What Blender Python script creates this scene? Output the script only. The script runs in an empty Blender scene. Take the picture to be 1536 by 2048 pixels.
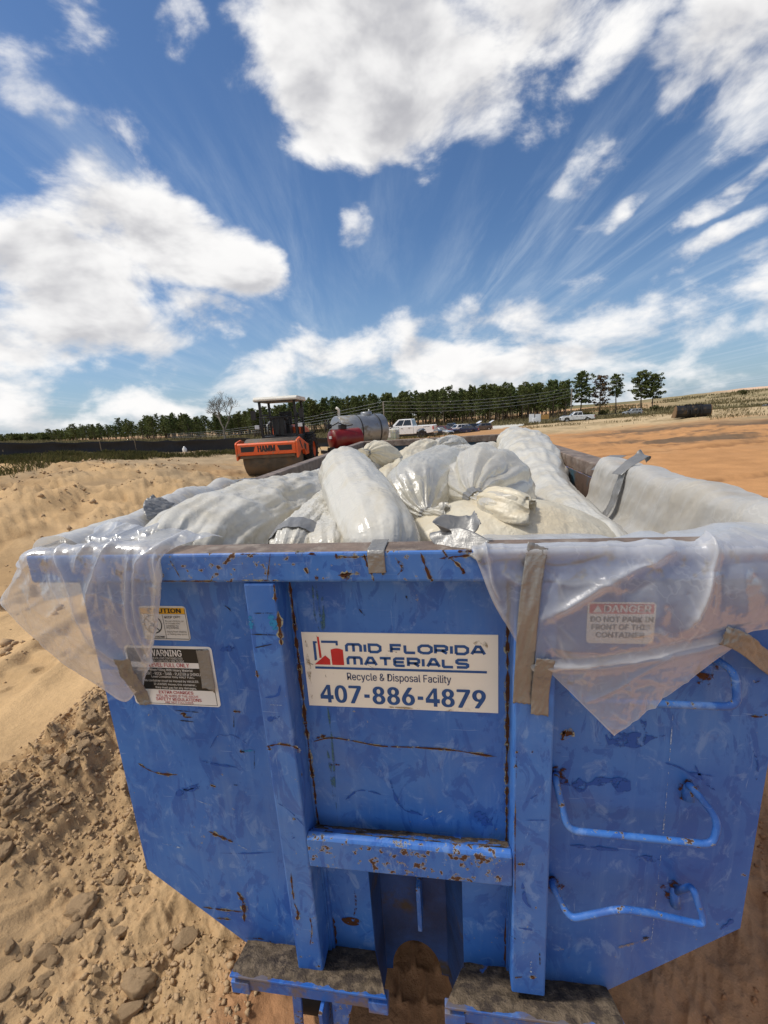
import bpy, math, random
import numpy as np
from mathutils import Vector, Matrix
random.seed(7); RNG = np.random.default_rng(11)
SC = bpy.context.scene; COL = SC.collection
H = 2.15                                     # height of the container's rim above the ground
# ------------------------------------------------------------------ camera
CAM = np.array([.1439, -1.2179, .3701 + H]); FOC = 841.09
def _basis(roll, pitch, yaw):
    r, p, y = np.radians([roll, pitch, yaw])
    f = np.array([-np.sin(y)*np.cos(p), np.cos(y)*np.cos(p), -np.sin(p)])
    rt = np.array([np.cos(y), np.sin(y), 0]); up = np.cross(rt, f)
    return np.cos(r)*rt - np.sin(r)*up, np.sin(r)*rt + np.cos(r)*up, f
CR, CU, CF = _basis(3.5517, 12.7771, 8.7686)
cd = bpy.data.cameras.new('camera'); cam = bpy.data.objects.new('camera', cd); COL.objects.link(cam)
cam.matrix_world = Matrix(((CR[0], CU[0], -CF[0], CAM[0]), (CR[1], CU[1], -CF[1], CAM[1]), (CR[2], CU[2], -CF[2], CAM[2]), (0, 0, 0, 1)))
cd.sensor_fit = 'HORIZONTAL'; cd.sensor_width = 36; cd.lens = 36*FOC/1536
cd.clip_start = .05; cd.clip_end = 8000
SC.camera = cam
SUN_AZ, SUN_EL = math.radians(-99), math.radians(58)      # azimuth from +Y towards +X
# ------------------------------------------------------------------ exposure
SC.view_settings.view_transform = 'Standard'; SC.view_settings.look = 'None'
SC.view_settings.exposure = 0.2; SC.view_settings.gamma = 1.0
SC.render.engine = 'CYCLES'
SC.cycles.transparent_max_bounces = 24; SC.cycles.max_bounces = 8; SC.cycles.diffuse_bounces = 4
SC.cycles.use_denoising = True
# ------------------------------------------------------------------ node helper
class NT:
    def __init__(s, tree): s.t = tree; s.t.nodes.clear()
    def n(s, typ, ins=None, **props):
        nd = s.t.nodes.new('ShaderNode' + typ)
        for k, v in props.items(): setattr(nd, k, v)
        for k, v in (ins or {}).items():
            sock = nd.inputs[k]
            if isinstance(v, bpy.types.NodeSocket): s.t.links.new(v, sock)
            elif isinstance(v, bpy.types.Node): s.t.links.new(v.outputs[0], sock)
            else:
                if isinstance(v, tuple) and len(v) == 3 and sock.type == 'RGBA': v = v + (1,)
                sock.default_value = v
        return nd
    def m(s, op, a, b=0.0, c=None, clamp=False):
        ins = {0: a, 1: b}
        if c is not None: ins[2] = c
        return s.n('Math', ins, operation=op, use_clamp=clamp).outputs[0]
    def vm(s, op, a, b=None, **k):
        ins = {0: a}
        if b is not None: ins[1] = b
        nd = s.n('VectorMath', ins, operation=op)
        if 'scale' in k: nd.inputs['Scale'].default_value = k['scale']
        return nd.outputs['Value'] if op in ('LENGTH', 'DOT_PRODUCT', 'DISTANCE') else nd.outputs[0]
    def mix(s, f, a, b, blend='MIX'):
        nd = s.n('Mix', data_type='RGBA', blend_type=blend, clamp_factor=True)
        for k, v in ((0, f), (6, a), (7, b)):
            if isinstance(v, bpy.types.NodeSocket): s.t.links.new(v, nd.inputs[k])
            else: nd.inputs[k].default_value = (v + (1,) if isinstance(v, tuple) and len(v) == 3 else v)
        return nd.outputs[2]
    def noise(s, vec, scale, detail=4, rough=.55, dist=0.0, out=0, typ='FBM'):
        return s.n('TexNoise', {'Vector': vec, 'Scale': scale, 'Detail': detail, 'Roughness': rough, 'Distortion': dist}, noise_dimensions='3D', noise_type=typ).outputs[out]
    def ss(s, v, a, b, lo=0.0, hi=1.0):
        return s.n('MapRange', {0: v, 1: a, 2: b, 3: lo, 4: hi}, interpolation_type='SMOOTHSTEP').outputs[0]
    def scale(s, vec, xyz): return s.vm('MULTIPLY', vec, xyz)
# ------------------------------------------------------------------ sky
def make_world():
    w = bpy.data.worlds.new('World'); SC.world = w; w.use_nodes = True
    t = NT(w.node_tree)
    D = t.n('TexCoord').outputs['Generated']
    sky = t.n('TexSky', sky_type='NISHITA', sun_disc=False, sun_elevation=SUN_EL, sun_rotation=SUN_AZ, altitude=50, air_density=1.15, dust_density=.5, ozone_density=2.2)
    sep = t.n('SeparateXYZ', {0: D})
    x, y, z = sep.outputs
    az = t.m('MULTIPLY', t.m('ARCTAN2', x, y), 180/math.pi)
    el = t.m('MULTIPLY', t.m('ARCSINE', z), 180/math.pi)
    # cumulus fields, given as soft ellipses in azimuth / elevation (degrees)
    def px2ae(px, py):
        d = (px-768)/FOC*CR - (py-1024)/FOC*CU + CF; d /= np.linalg.norm(d)
        return math.degrees(math.atan2(d[0], d[1])), math.degrees(math.asin(d[2]))
    warp = t.noise(D, 5.0, 3, .55, 0, 1)
    wsep = t.n('SeparateXYZ', {0: warp})
    azw = t.m('ADD', az, t.m('MULTIPLY', t.m('SUBTRACT', wsep.outputs[0], .5), 9.0))
    elw = t.m('ADD', el, t.m('MULTIPLY', t.m('SUBTRACT', wsep.outputs[1], .5), 7.0))
    def blob(a0, e0, ra, re, rot, wgt):
        c, s_ = math.cos(math.radians(rot)), math.sin(math.radians(rot))
        ca = math.cos(math.radians(e0))
        dx = t.m('MULTIPLY', t.m('SUBTRACT', azw, a0), ca); dy = t.m('SUBTRACT', elw, e0)
        u = t.m('ADD', t.m('MULTIPLY', dx, c/ra), t.m('MULTIPLY', dy, s_/ra))
        v = t.m('ADD', t.m('MULTIPLY', dx, -s_/re), t.m('MULTIPLY', dy, c/re))
        r = t.m('SQRT', t.m('ADD', t.m('MULTIPLY', u, u), t.m('MULTIPLY', v, v)))
        return t.ss(r, .35, 1.25, wgt, 0.0)
    mask = None
    for px, py, ra, re, rot, wg in CLOUDS:
        a0, e0 = px2ae(px, py)
        b = blob(a0, e0, ra, re, rot, wg)
        mask = b if mask is None else t.m('MAXIMUM', mask, b)
    # low bank of cumulus all round the horizon, and made-up cloud behind the viewer for fill light
    low = t.m('MULTIPLY', t.ss(el, 15.5, 10.5), t.ss(el, -2.0, 4.0, .54, .60))
    back = t.m('MULTIPLY', t.ss(y, -.15, -.55), .66)
    mask = t.m('MAXIMUM', mask, t.m('MAXIMUM', low, back))
    P = t.scale(D, (1.0, 1.0, 1.7))
    SUN = Vector((math.sin(SUN_AZ)*math.cos(SUN_EL), math.cos(SUN_AZ)*math.cos(SUN_EL), math.sin(SUN_EL)))
    def dens(vec, detail, amp):
        return t.m('ADD', t.m('MULTIPLY', t.m('SUBTRACT', t.noise(vec, 4.8, detail, .58, .2), .5), amp), mask)
    d0 = dens(P, 12, 2.2)
    sh = tuple(v*.05 for v in (SUN.x*.9, SUN.y*.9, SUN.z*1.3))
    l0 = t.noise(P, 4.8, 5, .50, .2); l1 = t.noise(t.vm('ADD', P, sh), 4.8, 5, .50, .2)
    alpha = t.m('MULTIPLY', t.ss(d0, .36, .86), t.ss(d0, .30, .60))
    lit = t.ss(t.m('SUBTRACT', l0, l1), -.17, .17)
    thick = t.ss(dens(P, 2, .8), .55, 1.10)
    shade = t.m('ADD', t.m('SUBTRACT', .98, t.m('MULTIPLY', thick, .31)), t.m('MULTIPLY', t.m('SUBTRACT', lit, .5), .50))
    ccol = t.mix(t.ss(shade, .25, 1.12), (3.9, 3.95, 4.4), (10.2, 10.1, 10.0))
    # high cirrus streaks running away towards the horizon
    zc = t.m('MAXIMUM', t.m('ADD', z, .05), .02)
    cx = t.m('DIVIDE', x, zc); cy = t.m('DIVIDE', y, zc)
    cv = t.n('CombineXYZ', {0: t.m('ADD', cx, t.m('MULTIPLY', cy, .16)), 1: t.m('MULTIPLY', cy, .12), 2: 3.3}).outputs[0]
    cw = t.vm('ADD', cv, t.vm('SCALE', t.vm('SUBTRACT', t.noise(cv, 1.2, 3, .5, 0, 1), (.5, .5, .5)), scale=.55))
    ci = t.noise(cw, 4.2, 9, .64, .3)
    cpat = t.noise(cv, .7, 3, .5)
    cirr = t.m('MULTIPLY', t.m('MULTIPLY', t.ss(ci, .40, .85), t.ss(cpat, .34, .66)), t.ss(el, 36.0, 18.0, .0, .70))
    haze = t.m('MULTIPLY', t.ss(el, 22.0, -2.0), .5)
    base = t.mix(1.0, sky.outputs[0], SKY_TINT, 'MULTIPLY')
    c1 = t.mix(haze, base, (3.8, 5.3, 7.3))
    c2 = t.mix(cirr, c1, (6.2, 7.2, 8.4))
    c3 = t.mix(alpha, c2, ccol)
    # invented bright veil round the sun, out of view, added to raise ambient light
    sd = t.vm('DOT_PRODUCT', D, tuple(SUN))
    c4 = t.mix(t.m('MULTIPLY', t.ss(sd, .72, .97), .75), c3, (17.0, 16.4, 15.4))
    t.n('OutputWorld', {0: t.n('Background', {0: c4, 1: SKY_STRENGTH})})
SKY_STRENGTH = .085
SKY_TINT = (.62, .80, 1.01)
CLOUDS = [  # px, py of the middle in the photograph (turned into a compass bearing and height), radii in degrees, tilt, weight
    (640, 40, 9, 10, 0, .85), (760, 110, 15, 11, -8, .90), (930, 50, 14, 10, -25, .82), (640, 200, 7, 7, 0, .85), (750, 210, 9, 6, -10, .8),
    (1050, 90, 9, 6, 35, .70), (1200, 60, 9, 6, 40, .52), (1490, 90, 8, 9, 0, .72), (1520, 560, 9, 4, 20, .62), (1450, 640, 13, 4, 10, .66),
    (330, 470, 12, 7, -12, .80), (130, 560, 13, 7, 10, .78), (260, 400, 6, 6, 60, .70), (250, 290, 4, 8, 80, .60), (460, 520, 8, 5, -20, .80), (60, 660, 12, 5, 0, .82), (300, 650, 14, 5, 5, .72), (420, 640, 8, 3.5, 0, .7),
    (60, 40, 9, 6, 0, .58), (30, 150, 7, 4, -40, .50), (360, 40, 2.6, 5, 0, .56), (700, 470, 4, 3.2, 30, .54), (600, 700, 12, 3.4, 0, .74), (860, 710, 9, 3.6, 10, .78), (1080, 710, 11, 3.4, 5, .78), (720, 640, 4, 1.2, 15, .5),
    (1440, 400, 8, 1.6, 24, .50), (1250, 420, 3, 1.5, 30, .46), (1410, 505, 8, 2.0, 20, .54), (1100, 610, 2, 1.0, 20, .45), (1240, 605, 2.6, 1.2, 10, .48), (1320, 700, 6, 2.6, 20, .62), (150, 790, 16, 3, 0, .62), (1180, 340, 5, 3, 60, .36),
]
make_world()
sl = bpy.data.lights.new('sun', 'SUN'); so = bpy.data.objects.new('sun', sl); COL.objects.link(so)
sl.energy = 2.5; sl.angle = math.radians(5.0); sl.color = (1.0, .95, .87)
so.rotation_euler = (math.pi/2 - SUN_EL, 0, -SUN_AZ + math.pi); so.location = (0, 0, 50)
so.rotation_euler = Vector((-math.sin(SUN_AZ)*math.cos(SUN_EL), -math.cos(SUN_AZ)*math.cos(SUN_EL), -math.sin(SUN_EL))).to_track_quat('-Z', 'Y').to_euler()
# ------------------------------------------------------------------ geometry helpers
def ray(px, py): return (px-768)/FOC*CR - (py-1024)/FOC*CU + CF
def at(px, py, Y=None, Z=None, X=None, D=None):
    """The point of the place seen at a pixel of the photograph, on a plane Y= / Z= / X= (metres; Z above the ground) or at ground distance D."""
    d = ray(px, py)
    if Y is not None: k = (Y-CAM[1])/d[1]
    elif Z is not None: k = (Z-CAM[2])/d[2]
    elif X is not None: k = (X-CAM[0])/d[0]
    else: k = D/math.hypot(d[0], d[1])
    return CAM + k*d
def _hash(i, j, k, seed):
    h = (i.astype(np.int64)*374761393 + j.astype(np.int64)*668265263 + k.astype(np.int64)*2147483647 + seed*1274126177) & 0xffffffff
    h = ((h ^ (h >> 13))*1274126177) & 0xffffffff
    h = ((h ^ (h >> 15))*2246822519) & 0xffffffff
    return ((h ^ (h >> 16)) & 0xffffff)/float(0xffffff)
def vnoise(x, y, z=None, seed=0):
    x = np.asarray(x, float); y = np.asarray(y, float); z = np.zeros_like(x) if z is None else np.asarray(z, float)
    i, j, k = np.floor(x), np.floor(y), np.floor(z); f, g, h = x-i, y-j, z-k
    f, g, h = [a*a*a*(a*(a*6-15)+10) for a in (f, g, h)]
    r = 0
    for a in (0, 1):
        for b in (0, 1):
            for c in (0, 1):
                r = r + _hash(i+a, j+b, k+c, seed)*(f if a else 1-f)*(g if b else 1-g)*(h if c else 1-h)
    return r*2-1
def fbm(x, y, z=None, oct=4, seed=0, rough=.5, ridged=False):
    r = 0; a = 1; s = 1; tot = 0
    for o in range(oct):
        n = vnoise(np.asarray(x)*s, np.asarray(y)*s, None if z is None else np.asarray(z)*s, seed+o*17)
        r = r + a*((1-2*np.abs(n)) if ridged else n); tot += a; a *= rough; s *= 2.03
    return r/tot
class MB:
    """Collects shapes into one mesh."""
    def __init__(s): s.v = []; s.f = []; s.m = []; s.s = []; s.n = 0
    def add(s, v, f, mat=0, smooth=False):
        v = np.asarray(v, float).reshape(-1, 3); s.v.append(v); o = s.n
        for q in f: s.f.append([i+o for i in q]); s.m.append(mat); s.s.append(smooth)
        s.n += len(v); return s
    def box(s, x0, x1, y0, y1, z0, z1, mat=0, M=None):
        v = np.array([(x, y, z) for z in (z0, z1) for y in (y0, y1) for x in (x0, x1)], float)
        if M is not None: v = np.array([M @ Vector(p) for p in v])
        return s.add(v, [(0, 2, 3, 1), (4, 5, 7, 6), (0, 1, 5, 4), (2, 6, 7, 3), (0, 4, 6, 2), (1, 3, 7, 5)], mat)
    def hexa(s, b, t, mat=0):
        """bottom quad, top quad (both counter-clockwise from above)"""
        return s.add(list(b)+list(t), [(3, 2, 1, 0), (4, 5, 6, 7), (0, 1, 5, 4), (1, 2, 6, 5), (2, 3, 7, 6), (3, 0, 4, 7)], mat)
    def prism(s, poly, axis, a, b, mat=0, smooth=False):
        """polygon of 2D points extruded along an axis; (u,v) fill the two other axes in order"""
        n = len(poly)
        def p3(u, v, w): return {'x': (w, u, v), 'y': (u, w, v), 'z': (u, v, w)}[axis]
        v = [p3(u, w, a) for u, w in poly] + [p3(u, w, b) for u, w in poly]
        ar = sum(poly[i][0]*poly[(i+1) % n][1]-poly[(i+1) % n][0]*poly[i][1] for i in range(n))
        flip = (ar > 0) ^ (axis == 'y') ^ (b < a)
        f = [list(range(n))[::-1], list(range(n, 2*n))] + [(i, (i+1) % n, n+(i+1) % n, n+i) for i in range(n)]
        if not flip: f = [q[::-1] for q in f]
        return s.add(v, f, mat, smooth)
    def tube(s, path, r, n=8, mat=0, caps=True, smooth=True, up=(0, 0, 1)):
        P = np.asarray(path, float); k = len(P); rr = np.broadcast_to(np.asarray(r, float), (k,))
        T = np.gradient(P, axis=0); T /= np.linalg.norm(T, axis=1)[:, None]+1e-12
        u = np.cross(T[0], up)
        if np.linalg.norm(u) < 1e-3: u = np.cross(T[0], (1, 0, 0))
        v = []
        for i in range(k):
            u = u-T[i]*(u@T[i]); u /= np.linalg.norm(u); w = np.cross(T[i], u)
            for j in range(n):
                a = 2*math.pi*j/n; v.append(P[i]+rr[i]*(math.cos(a)*u+math.sin(a)*w))
        f = [(i*n+j, i*n+(j+1) % n, (i+1)*n+(j+1) % n, (i+1)*n+j) for i in range(k-1) for j in range(n)]
        if caps: f += [list(range(n))[::-1], list(range((k-1)*n, k*n))]
        return s.add(v, f, mat, smooth)
    def lathe(s, prof, axis='z', n=32, mat=0, c=(0, 0, 0), smooth=True, a0=0, a1=2*math.pi):
        k = len(prof); full = abs(a1-a0-2*math.pi) < 1e-6; cnt = n if full else n+1; v = []
        for r, h in prof:
            for j in range(cnt):
                a = a0+(a1-a0)*j/n; p, q = r*math.cos(a), r*math.sin(a)
                v.append({'z': (p, q, h), 'x': (h, p, q), 'y': (q, h, p)}[axis])
        v = np.array(v)+np.array(c)
        f = [(i*cnt+j, i*cnt+(j+1) % cnt, (i+1)*cnt+(j+1) % cnt, (i+1)*cnt+j) for i in range(k-1) for j in range(n)]
        return s.add(v, f, mat, smooth)
    def grid(s, P, mat=0, smooth=True, wrap=False):
        P = np.asarray(P); a, b = P.shape[:2]
        nb = b if wrap else b-1
        f = [(i*b+j, i*b+(j+1) % b, (i+1)*b+(j+1) % b, (i+1)*b+j) for i in range(a-1) for j in range(nb)]
        return s.add(P.reshape(-1, 3), f, mat, smooth)
    def quad(s, a, b, c, d, mat=0): return s.add([a, b, c, d], [(0, 1, 2, 3)], mat)
    def transform(s, M):
        s.v = [np.array([M @ Vector(p) for p in v]) for v in s.v]; return s
    def mesh(s, name):
        me = bpy.data.meshes.new(name)
        me.from_pydata(np.concatenate(s.v).tolist() if s.v else [], [], s.f)
        me.polygons.foreach_set('material_index', s.m); me.polygons.foreach_set('use_smooth', s.s); me.update()
        return me
def obj(name, mb, mats, parent=None, bevel=0, seg=2, label=None, solid=0, sub=0):
    o = bpy.data.objects.new(name, mb.mesh(name) if isinstance(mb, MB) else mb)
    COL.objects.link(o)
    for m in (mats if isinstance(mats, (list, tuple)) else [mats]): o.data.materials.append(m)
    if parent: o.parent = parent
    if solid:
        m = o.modifiers.new('solid', 'SOLIDIFY'); m.thickness = solid; m.offset = 0
    if bevel:
        m = o.modifiers.new('bevel', 'BEVEL'); m.width = bevel; m.segments = seg; m.limit_method = 'ANGLE'; m.angle_limit = math.radians(40); m.harden_normals = False
    if sub:
        m = o.modifiers.new('sub', 'SUBSURF'); m.levels = m.render_levels = sub
    if label: o['label'] = label
    return o
def tag(o, label=None, cat=None, group=None, kind=None):
    if label: o['label'] = label
    if cat: o['category'] = cat
    if group: o['group'] = group
    if kind: o['kind'] = kind
    return o
def thing(name, label, cat, loc=(0, 0, 0), rotz=0, group=None):
    o = bpy.data.objects.new(name, None); COL.objects.link(o); o.empty_display_size = .2
    o.location = loc; o.rotation_euler = (0, 0, rotz)
    return tag(o, label, cat, group)
def copy_tree(o, loc=None, rotz=None, scale=None, label=None):
    c = o.copy(); COL.objects.link(c)
    if loc is not None: c.location = loc
    if rotz is not None: c.rotation_euler = (0, 0, rotz)
    if scale is not None: c.scale = scale if isinstance(scale, tuple) else (scale,)*3
    if label: c['label'] = label
    for ch in o.children:
        d = ch.copy(); COL.objects.link(d); d.parent = c
        for g in ch.children:
            e = g.copy(); COL.objects.link(e); e.parent = d
    return c
def catmull(P, n):
    """Smooth curve through points, n samples."""
    P = np.asarray(P, float); k = len(P); t = np.linspace(0, k-1-1e-9, n); i = t.astype(int); f = (t-i)[:, None]
    Q = np.concatenate([[2*P[0]-P[1]], P, [2*P[-1]-P[-2]]])
    a, b, c, d = Q[i], Q[i+1], Q[i+2], Q[i+3]
    return .5*((2*b)+(c-a)*f+(2*a-5*b+4*c-d)*f**2+(3*b-a-3*c+d)*f**3)
def gnormals(P):
    du = np.gradient(P, axis=1); dv = np.gradient(P, axis=0); n = np.cross(du, dv)
    return n/(np.linalg.norm(n, axis=2, keepdims=True)+1e-12)
# ------------------------------------------------------------------ materials
def smooth(v, a, b):
    t = np.clip((np.asarray(v, float)-a)/(b-a), 0, 1); return t*t*(3-2*t)
MATS = {}
def material(name):
    m = bpy.data.materials.new(name); m.use_nodes = True; MATS[name] = m
    return m, NT(m.node_tree)
def pbr(name, col, rough=.5, metal=0.0, var=.12, vs=6.0, bump=0.0, bs=40.0, spec=.5, coat=0.0, dirt=None, dirt_amt=.5, dirt_scale=3.0):
    """A plain material with the unevenness real surfaces have: colour drift, worn roughness, optional dirt patches and grain."""
    m, t = material(name)
    P = t.n('TexCoord').outputs['Object']
    n1 = t.noise(P, vs, 5, .6)
    c = t.mix(t.ss(n1, .3, .7), tuple(max(0, v*(1-var)) for v in col), tuple(min(1, v*(1+var)) for v in col))
    r = t.m('ADD', rough-.06, t.m('MULTIPLY', n1, .12))
    if dirt:
        d = t.ss(t.noise(P, dirt_scale, 8, .65), .62-dirt_amt*.3, .72-dirt_amt*.2)
        c = t.mix(d, c, dirt); r = t.m('ADD', r, t.m('MULTIPLY', d, .3), clamp=True)
    ins = {'Base Color': c, 'Roughness': r, 'Metallic': metal, 'Specular IOR Level': spec, 'Coat Weight': coat}
    if bump:
        ins['Normal'] = t.n('Bump', {'Strength': bump, 'Distance': .01, 'Height': t.noise(P, bs, 5, .6)})
    t.n('OutputMaterial', {0: t.n('BsdfPrincipled', ins)})
    return m
RUST, RUST2, HALO = (.040, .017, .010), (.115, .046, .019), (.30, .29, .21)
def paint_blue(name, chips=.0, fade=0.0, dirt=0.0):
    m, t = material(name)
    P = t.n('TexCoord').outputs['Object']
    big = t.noise(P, 1.7, 5, .6, .4)
    c = t.mix(t.ss(big, .30, .70), (.018, .105, .405), (.048, .175, .51))
    streak = t.noise(t.scale(P, (26, 26, 1.1)), 1.0, 5, .6)
    c = t.mix(t.m('MULTIPLY', t.ss(streak, .50, .78), .30+fade), c, (.14, .28, .58))
    sm = t.noise(t.scale(P, (9, 9, 4.5)), 1.0, 7, .66, 1.6)
    region = t.ss(t.noise(P, 2.3, 3, .5), .32, .52)
    c = t.mix(t.m('MULTIPLY', t.m('MULTIPLY', t.ss(sm, .52, .57), region), .72), c, (.014, .085, .36))
    c = t.mix(t.m('MULTIPLY', t.ss(t.noise(t.scale(P, (14, 14, 9)), 1.0, 8, .7, .8), .54, .66), .42), c, (.20, .33, .60))
    c = t.mix(t.m('MULTIPLY', t.ss(t.noise(t.scale(P, (2.2, 2.2, 1.4)), 1.0, 7, .68, .7), .44, .70), .20), c, (.22, .27, .36))
    # fine scratches
    sc = t.noise(t.scale(P, (3.5, 3.5, 60)), 1.0, 3, .5, 2.0)
    sc2 = t.noise(t.scale(P, (70, 70, 5)), 1.0, 3, .5, 1.5)
    c = t.mix(t.m('MULTIPLY', t.m('MAXIMUM', t.ss(sc, .70, .74), t.ss(sc2, .71, .75)), .45), c, (.24, .36, .60))
    # chips with a pale worn halo and a rusty middle
    ch = t.m('ADD', t.noise(P, 38, 5, .62), t.m('MULTIPLY', t.noise(P, 5.0, 3, .5), .42))
    th = .965-chips
    c = t.mix(t.m('MULTIPLY', t.ss(ch, th-.045, th-.01), .8), c, HALO)
    rc = t.mix(t.noise(P, 90, 3, .6), RUST, RUST2)
    chip = t.ss(ch, th-.01, th+.012)
    c = t.mix(chip, c, rc)
    if dirt:
        d = t.ss(t.noise(P, 7, 7, .66), .62-dirt*.3, .74-dirt*.25)
        c = t.mix(t.m('MULTIPLY', d, .85), c, (.17, .13, .09))
    b = t.n('Bump', {'Strength': .25, 'Distance': .004, 'Height': t.m('SUBTRACT', t.m('MULTIPLY', t.noise(P, 5, 4, .5), 1.6), t.m('MULTIPLY', chip, .5))})
    r = t.m('ADD', .40, t.m('MULTIPLY', t.noise(P, 11, 5, .6), .22))
    t.n('OutputMaterial', {0: t.n('BsdfPrincipled', {'Base Color': c, 'Roughness': t.m('ADD', r, t.m('MULTIPLY', chip, .3)), 'Normal': b, 'Specular IOR Level': .45})})
    return m
BLUE = paint_blue('blue container paint', .012); BLUE_R = paint_blue('chipped blue rim paint', .105); BLUE_H = paint_blue('worn blue bar paint', .13)
RECESS_BLUE = pbr('shade-darkened blue steel', (.013, .052, .175), .6, .0, .4, 4, .3, 30, dirt=(.07, .055, .042), dirt_amt=.30, dirt_scale=5)  # blue darkened for the unlit recess, shade put into the colour, dirt over it
BLUE_D = paint_blue('dirty blue skid paint', .03, 0, .55)
def rust_mat(name, soft=False):
    m, t = material(name)
    P = t.n('TexCoord').outputs['Object']
    c = t.mix(t.noise(P, 60, 4, .6), (.032, .014, .009), (.115, .045, .018))
    b = t.n('BsdfPrincipled', {'Base Color': c, 'Roughness': .85, 'Specular IOR Level': .2})
    a = t.ss(t.noise(P, 55, 5, .65), .36 if not soft else .44, .44 if not soft else .60)
    t.n('OutputMaterial', {0: t.n('MixShader', {0: a, 1: t.n('BsdfTransparent'), 2: b})})
    return m
RUSTLINE = rust_mat('rust scar'); RUSTSOFT = rust_mat('rust run', True)
def halo_mat(name, col, lo, hi, sc=35):
    m, t = material(name)
    P = t.n('TexCoord').outputs['Object']
    b = t.n('BsdfPrincipled', {'Base Color': col, 'Roughness': .7})
    t.n('OutputMaterial', {0: t.n('MixShader', {0: t.ss(t.noise(P, sc, 5, .65), lo, hi), 1: t.n('BsdfTransparent'), 2: b})})
    return m
HALOM = halo_mat('worn paint edge', (.30, .29, .20), .42, .62); DEEPBLUE = halo_mat('deep blue scuff', (.012, .075, .34), .40, .52, 28); PALE = halo_mat('pale scrape', (.32, .42, .58), .44, .62, 60)
TEALSCUFF = halo_mat('old blue paint', (.012, .19, .42), .40, .5, 30); BLACKMARK = halo_mat('black scuff', (.012, .014, .02), .40, .48, 60); RUNOFF = halo_mat('green water run', (.05, .13, .17), .40, .62, 22)
STEEL_BARE = pbr('worn brown steel', (.165, .118, .090), .55, .15, .35, 9, .3, 60, dirt=(.26, .215, .18), dirt_amt=.45, dirt_scale=14)
RUSTY_WALL = pbr('rusty inside wall', (.085, .052, .036), .75, .0, .4, 4, .3, 40, dirt=(.03, .085, .12), dirt_amt=.35, dirt_scale=3)
BLUE_INNER = pbr('faded blue inside wall', (.035, .085, .14), .7, 0, .4, 5, .2, 30, dirt=(.09, .045, .025), dirt_amt=.5, dirt_scale=5)
CAKED = pbr('caked dirt', (.155, .118, .082), .95, 0, .35, 30, .9, 120, spec=.1, dirt=(.07, .055, .045), dirt_amt=.6, dirt_scale=22)
DARK = pbr('dark grease steel', (.02, .018, .016), .7, .3, .3, 8)
CREAM = pbr('cream sign face', (.80, .765, .665), .45, 0, .03, 4, dirt=(.66, .62, .52), dirt_amt=.1, dirt_scale=9)
NAVY = pbr('navy sign ink', (.008, .072, .245), .5, 0, .12, 20); NAVYD = pbr('dark navy ink', (.008, .03, .115), .5, 0, .1, 20); REDINK = pbr('red sign ink', (.52, .018, .022), .45, 0, .12, 25)
WHITEV = pbr('white vinyl', (.72, .72, .70), .4, 0, .05, 6); BLACKV = pbr('black vinyl', (.012, .012, .013), .4, 0, .1, 6); YELLOWV = pbr('yellow vinyl', (.74, .40, .015), .45, 0, .08, 6); PALEV = pbr('worn white vinyl', (.62, .62, .585), .45, 0, .06, 8); REDTXT = pbr('red vinyl ink', (.40, .02, .035), .45, 0, .1, 20)
STAIN = halo_mat('sign stain', (.34, .27, .16), .46, .68, 20); GREYSCRATCH = halo_mat('grey sign scratch', (.22, .21, .20), .42, .6, 50)
# ------------------------------------------------------------------ lettering
_txt = {}
import os
try: FONT = bpy.data.fonts.load(os.path.join(bpy.utils.resource_path('LOCAL'), 'datafiles', 'fonts', 'Inter.woff2'))
except Exception: FONT = None                   # Blender's own built-in lettering otherwise
def glyphs(s):
    """Outline lettering as a flat mesh: vertices scaled to a unit box, faces."""
    k = s
    if k in _txt: return _txt[k]
    cu = bpy.data.curves.new('lettering', 'FONT')
    if FONT: cu.font = FONT
    cu.body = s; cu.resolution_u = 3
    o = bpy.data.objects.new('lettering', cu); COL.objects.link(o)
    dg = bpy.context.evaluated_depsgraph_get(); dg.update(); me = o.evaluated_get(dg).to_mesh()
    v = np.array([q.co[:] for q in me.vertices]); f = [list(p.vertices) for p in me.polygons]
    o.evaluated_get(dg).to_mesh_clear(); bpy.data.objects.remove(o); bpy.data.curves.remove(cu)
    v = v[:, :2]; lo, hi = v.min(0), v.max(0)
    _txt[k] = ((v-lo)/(hi-lo), f); return _txt[k]
def text_on(mb, s, x0, x1, z0, z1, fn, bold=.02, mat=0):
    """Lettering filling a box; fn turns (u, v) into a point. Heavier letters are struck several times, each a hair prouder."""
    v, f = glyphs(s)
    w, h = abs(x1-x0), abs(z1-z0); e = bold*2.2/max(1, len(s))*w; ev = bold*.55*h*(1 if z1 > z0 else -1)
    k = 0
    for du, dv in ([(0, 0)] if bold <= 0 else [(-1, 0), (1, 0), (0, 1), (0, -1), (-.7, .7), (.7, -.7), (.7, .7), (-.7, -.7)] if bold > .015 else [(-1, 0), (1, 0)]):
        a0, a1, b0, b1 = x0+e, x1-e, z0+ev, z1-ev
        P = [np.array(fn(a0+(a1-a0)*a+du*e, b0+(b1-b0)*b+dv*ev)) for a, b in v]
        n = np.cross(np.array(fn(1, 0))-np.array(fn(0, 0)), np.array(fn(0, 1))-np.array(fn(0, 0))); n = n/np.linalg.norm(n)
        if abs(n[1]) > .9: n = np.array([0, -1., 0]) if fn(0, 0)[1] < .9 else np.array([0, 1., 0])
        mb.add([p+n*k*.00006 for p in P], f, mat); k += 1
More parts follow.
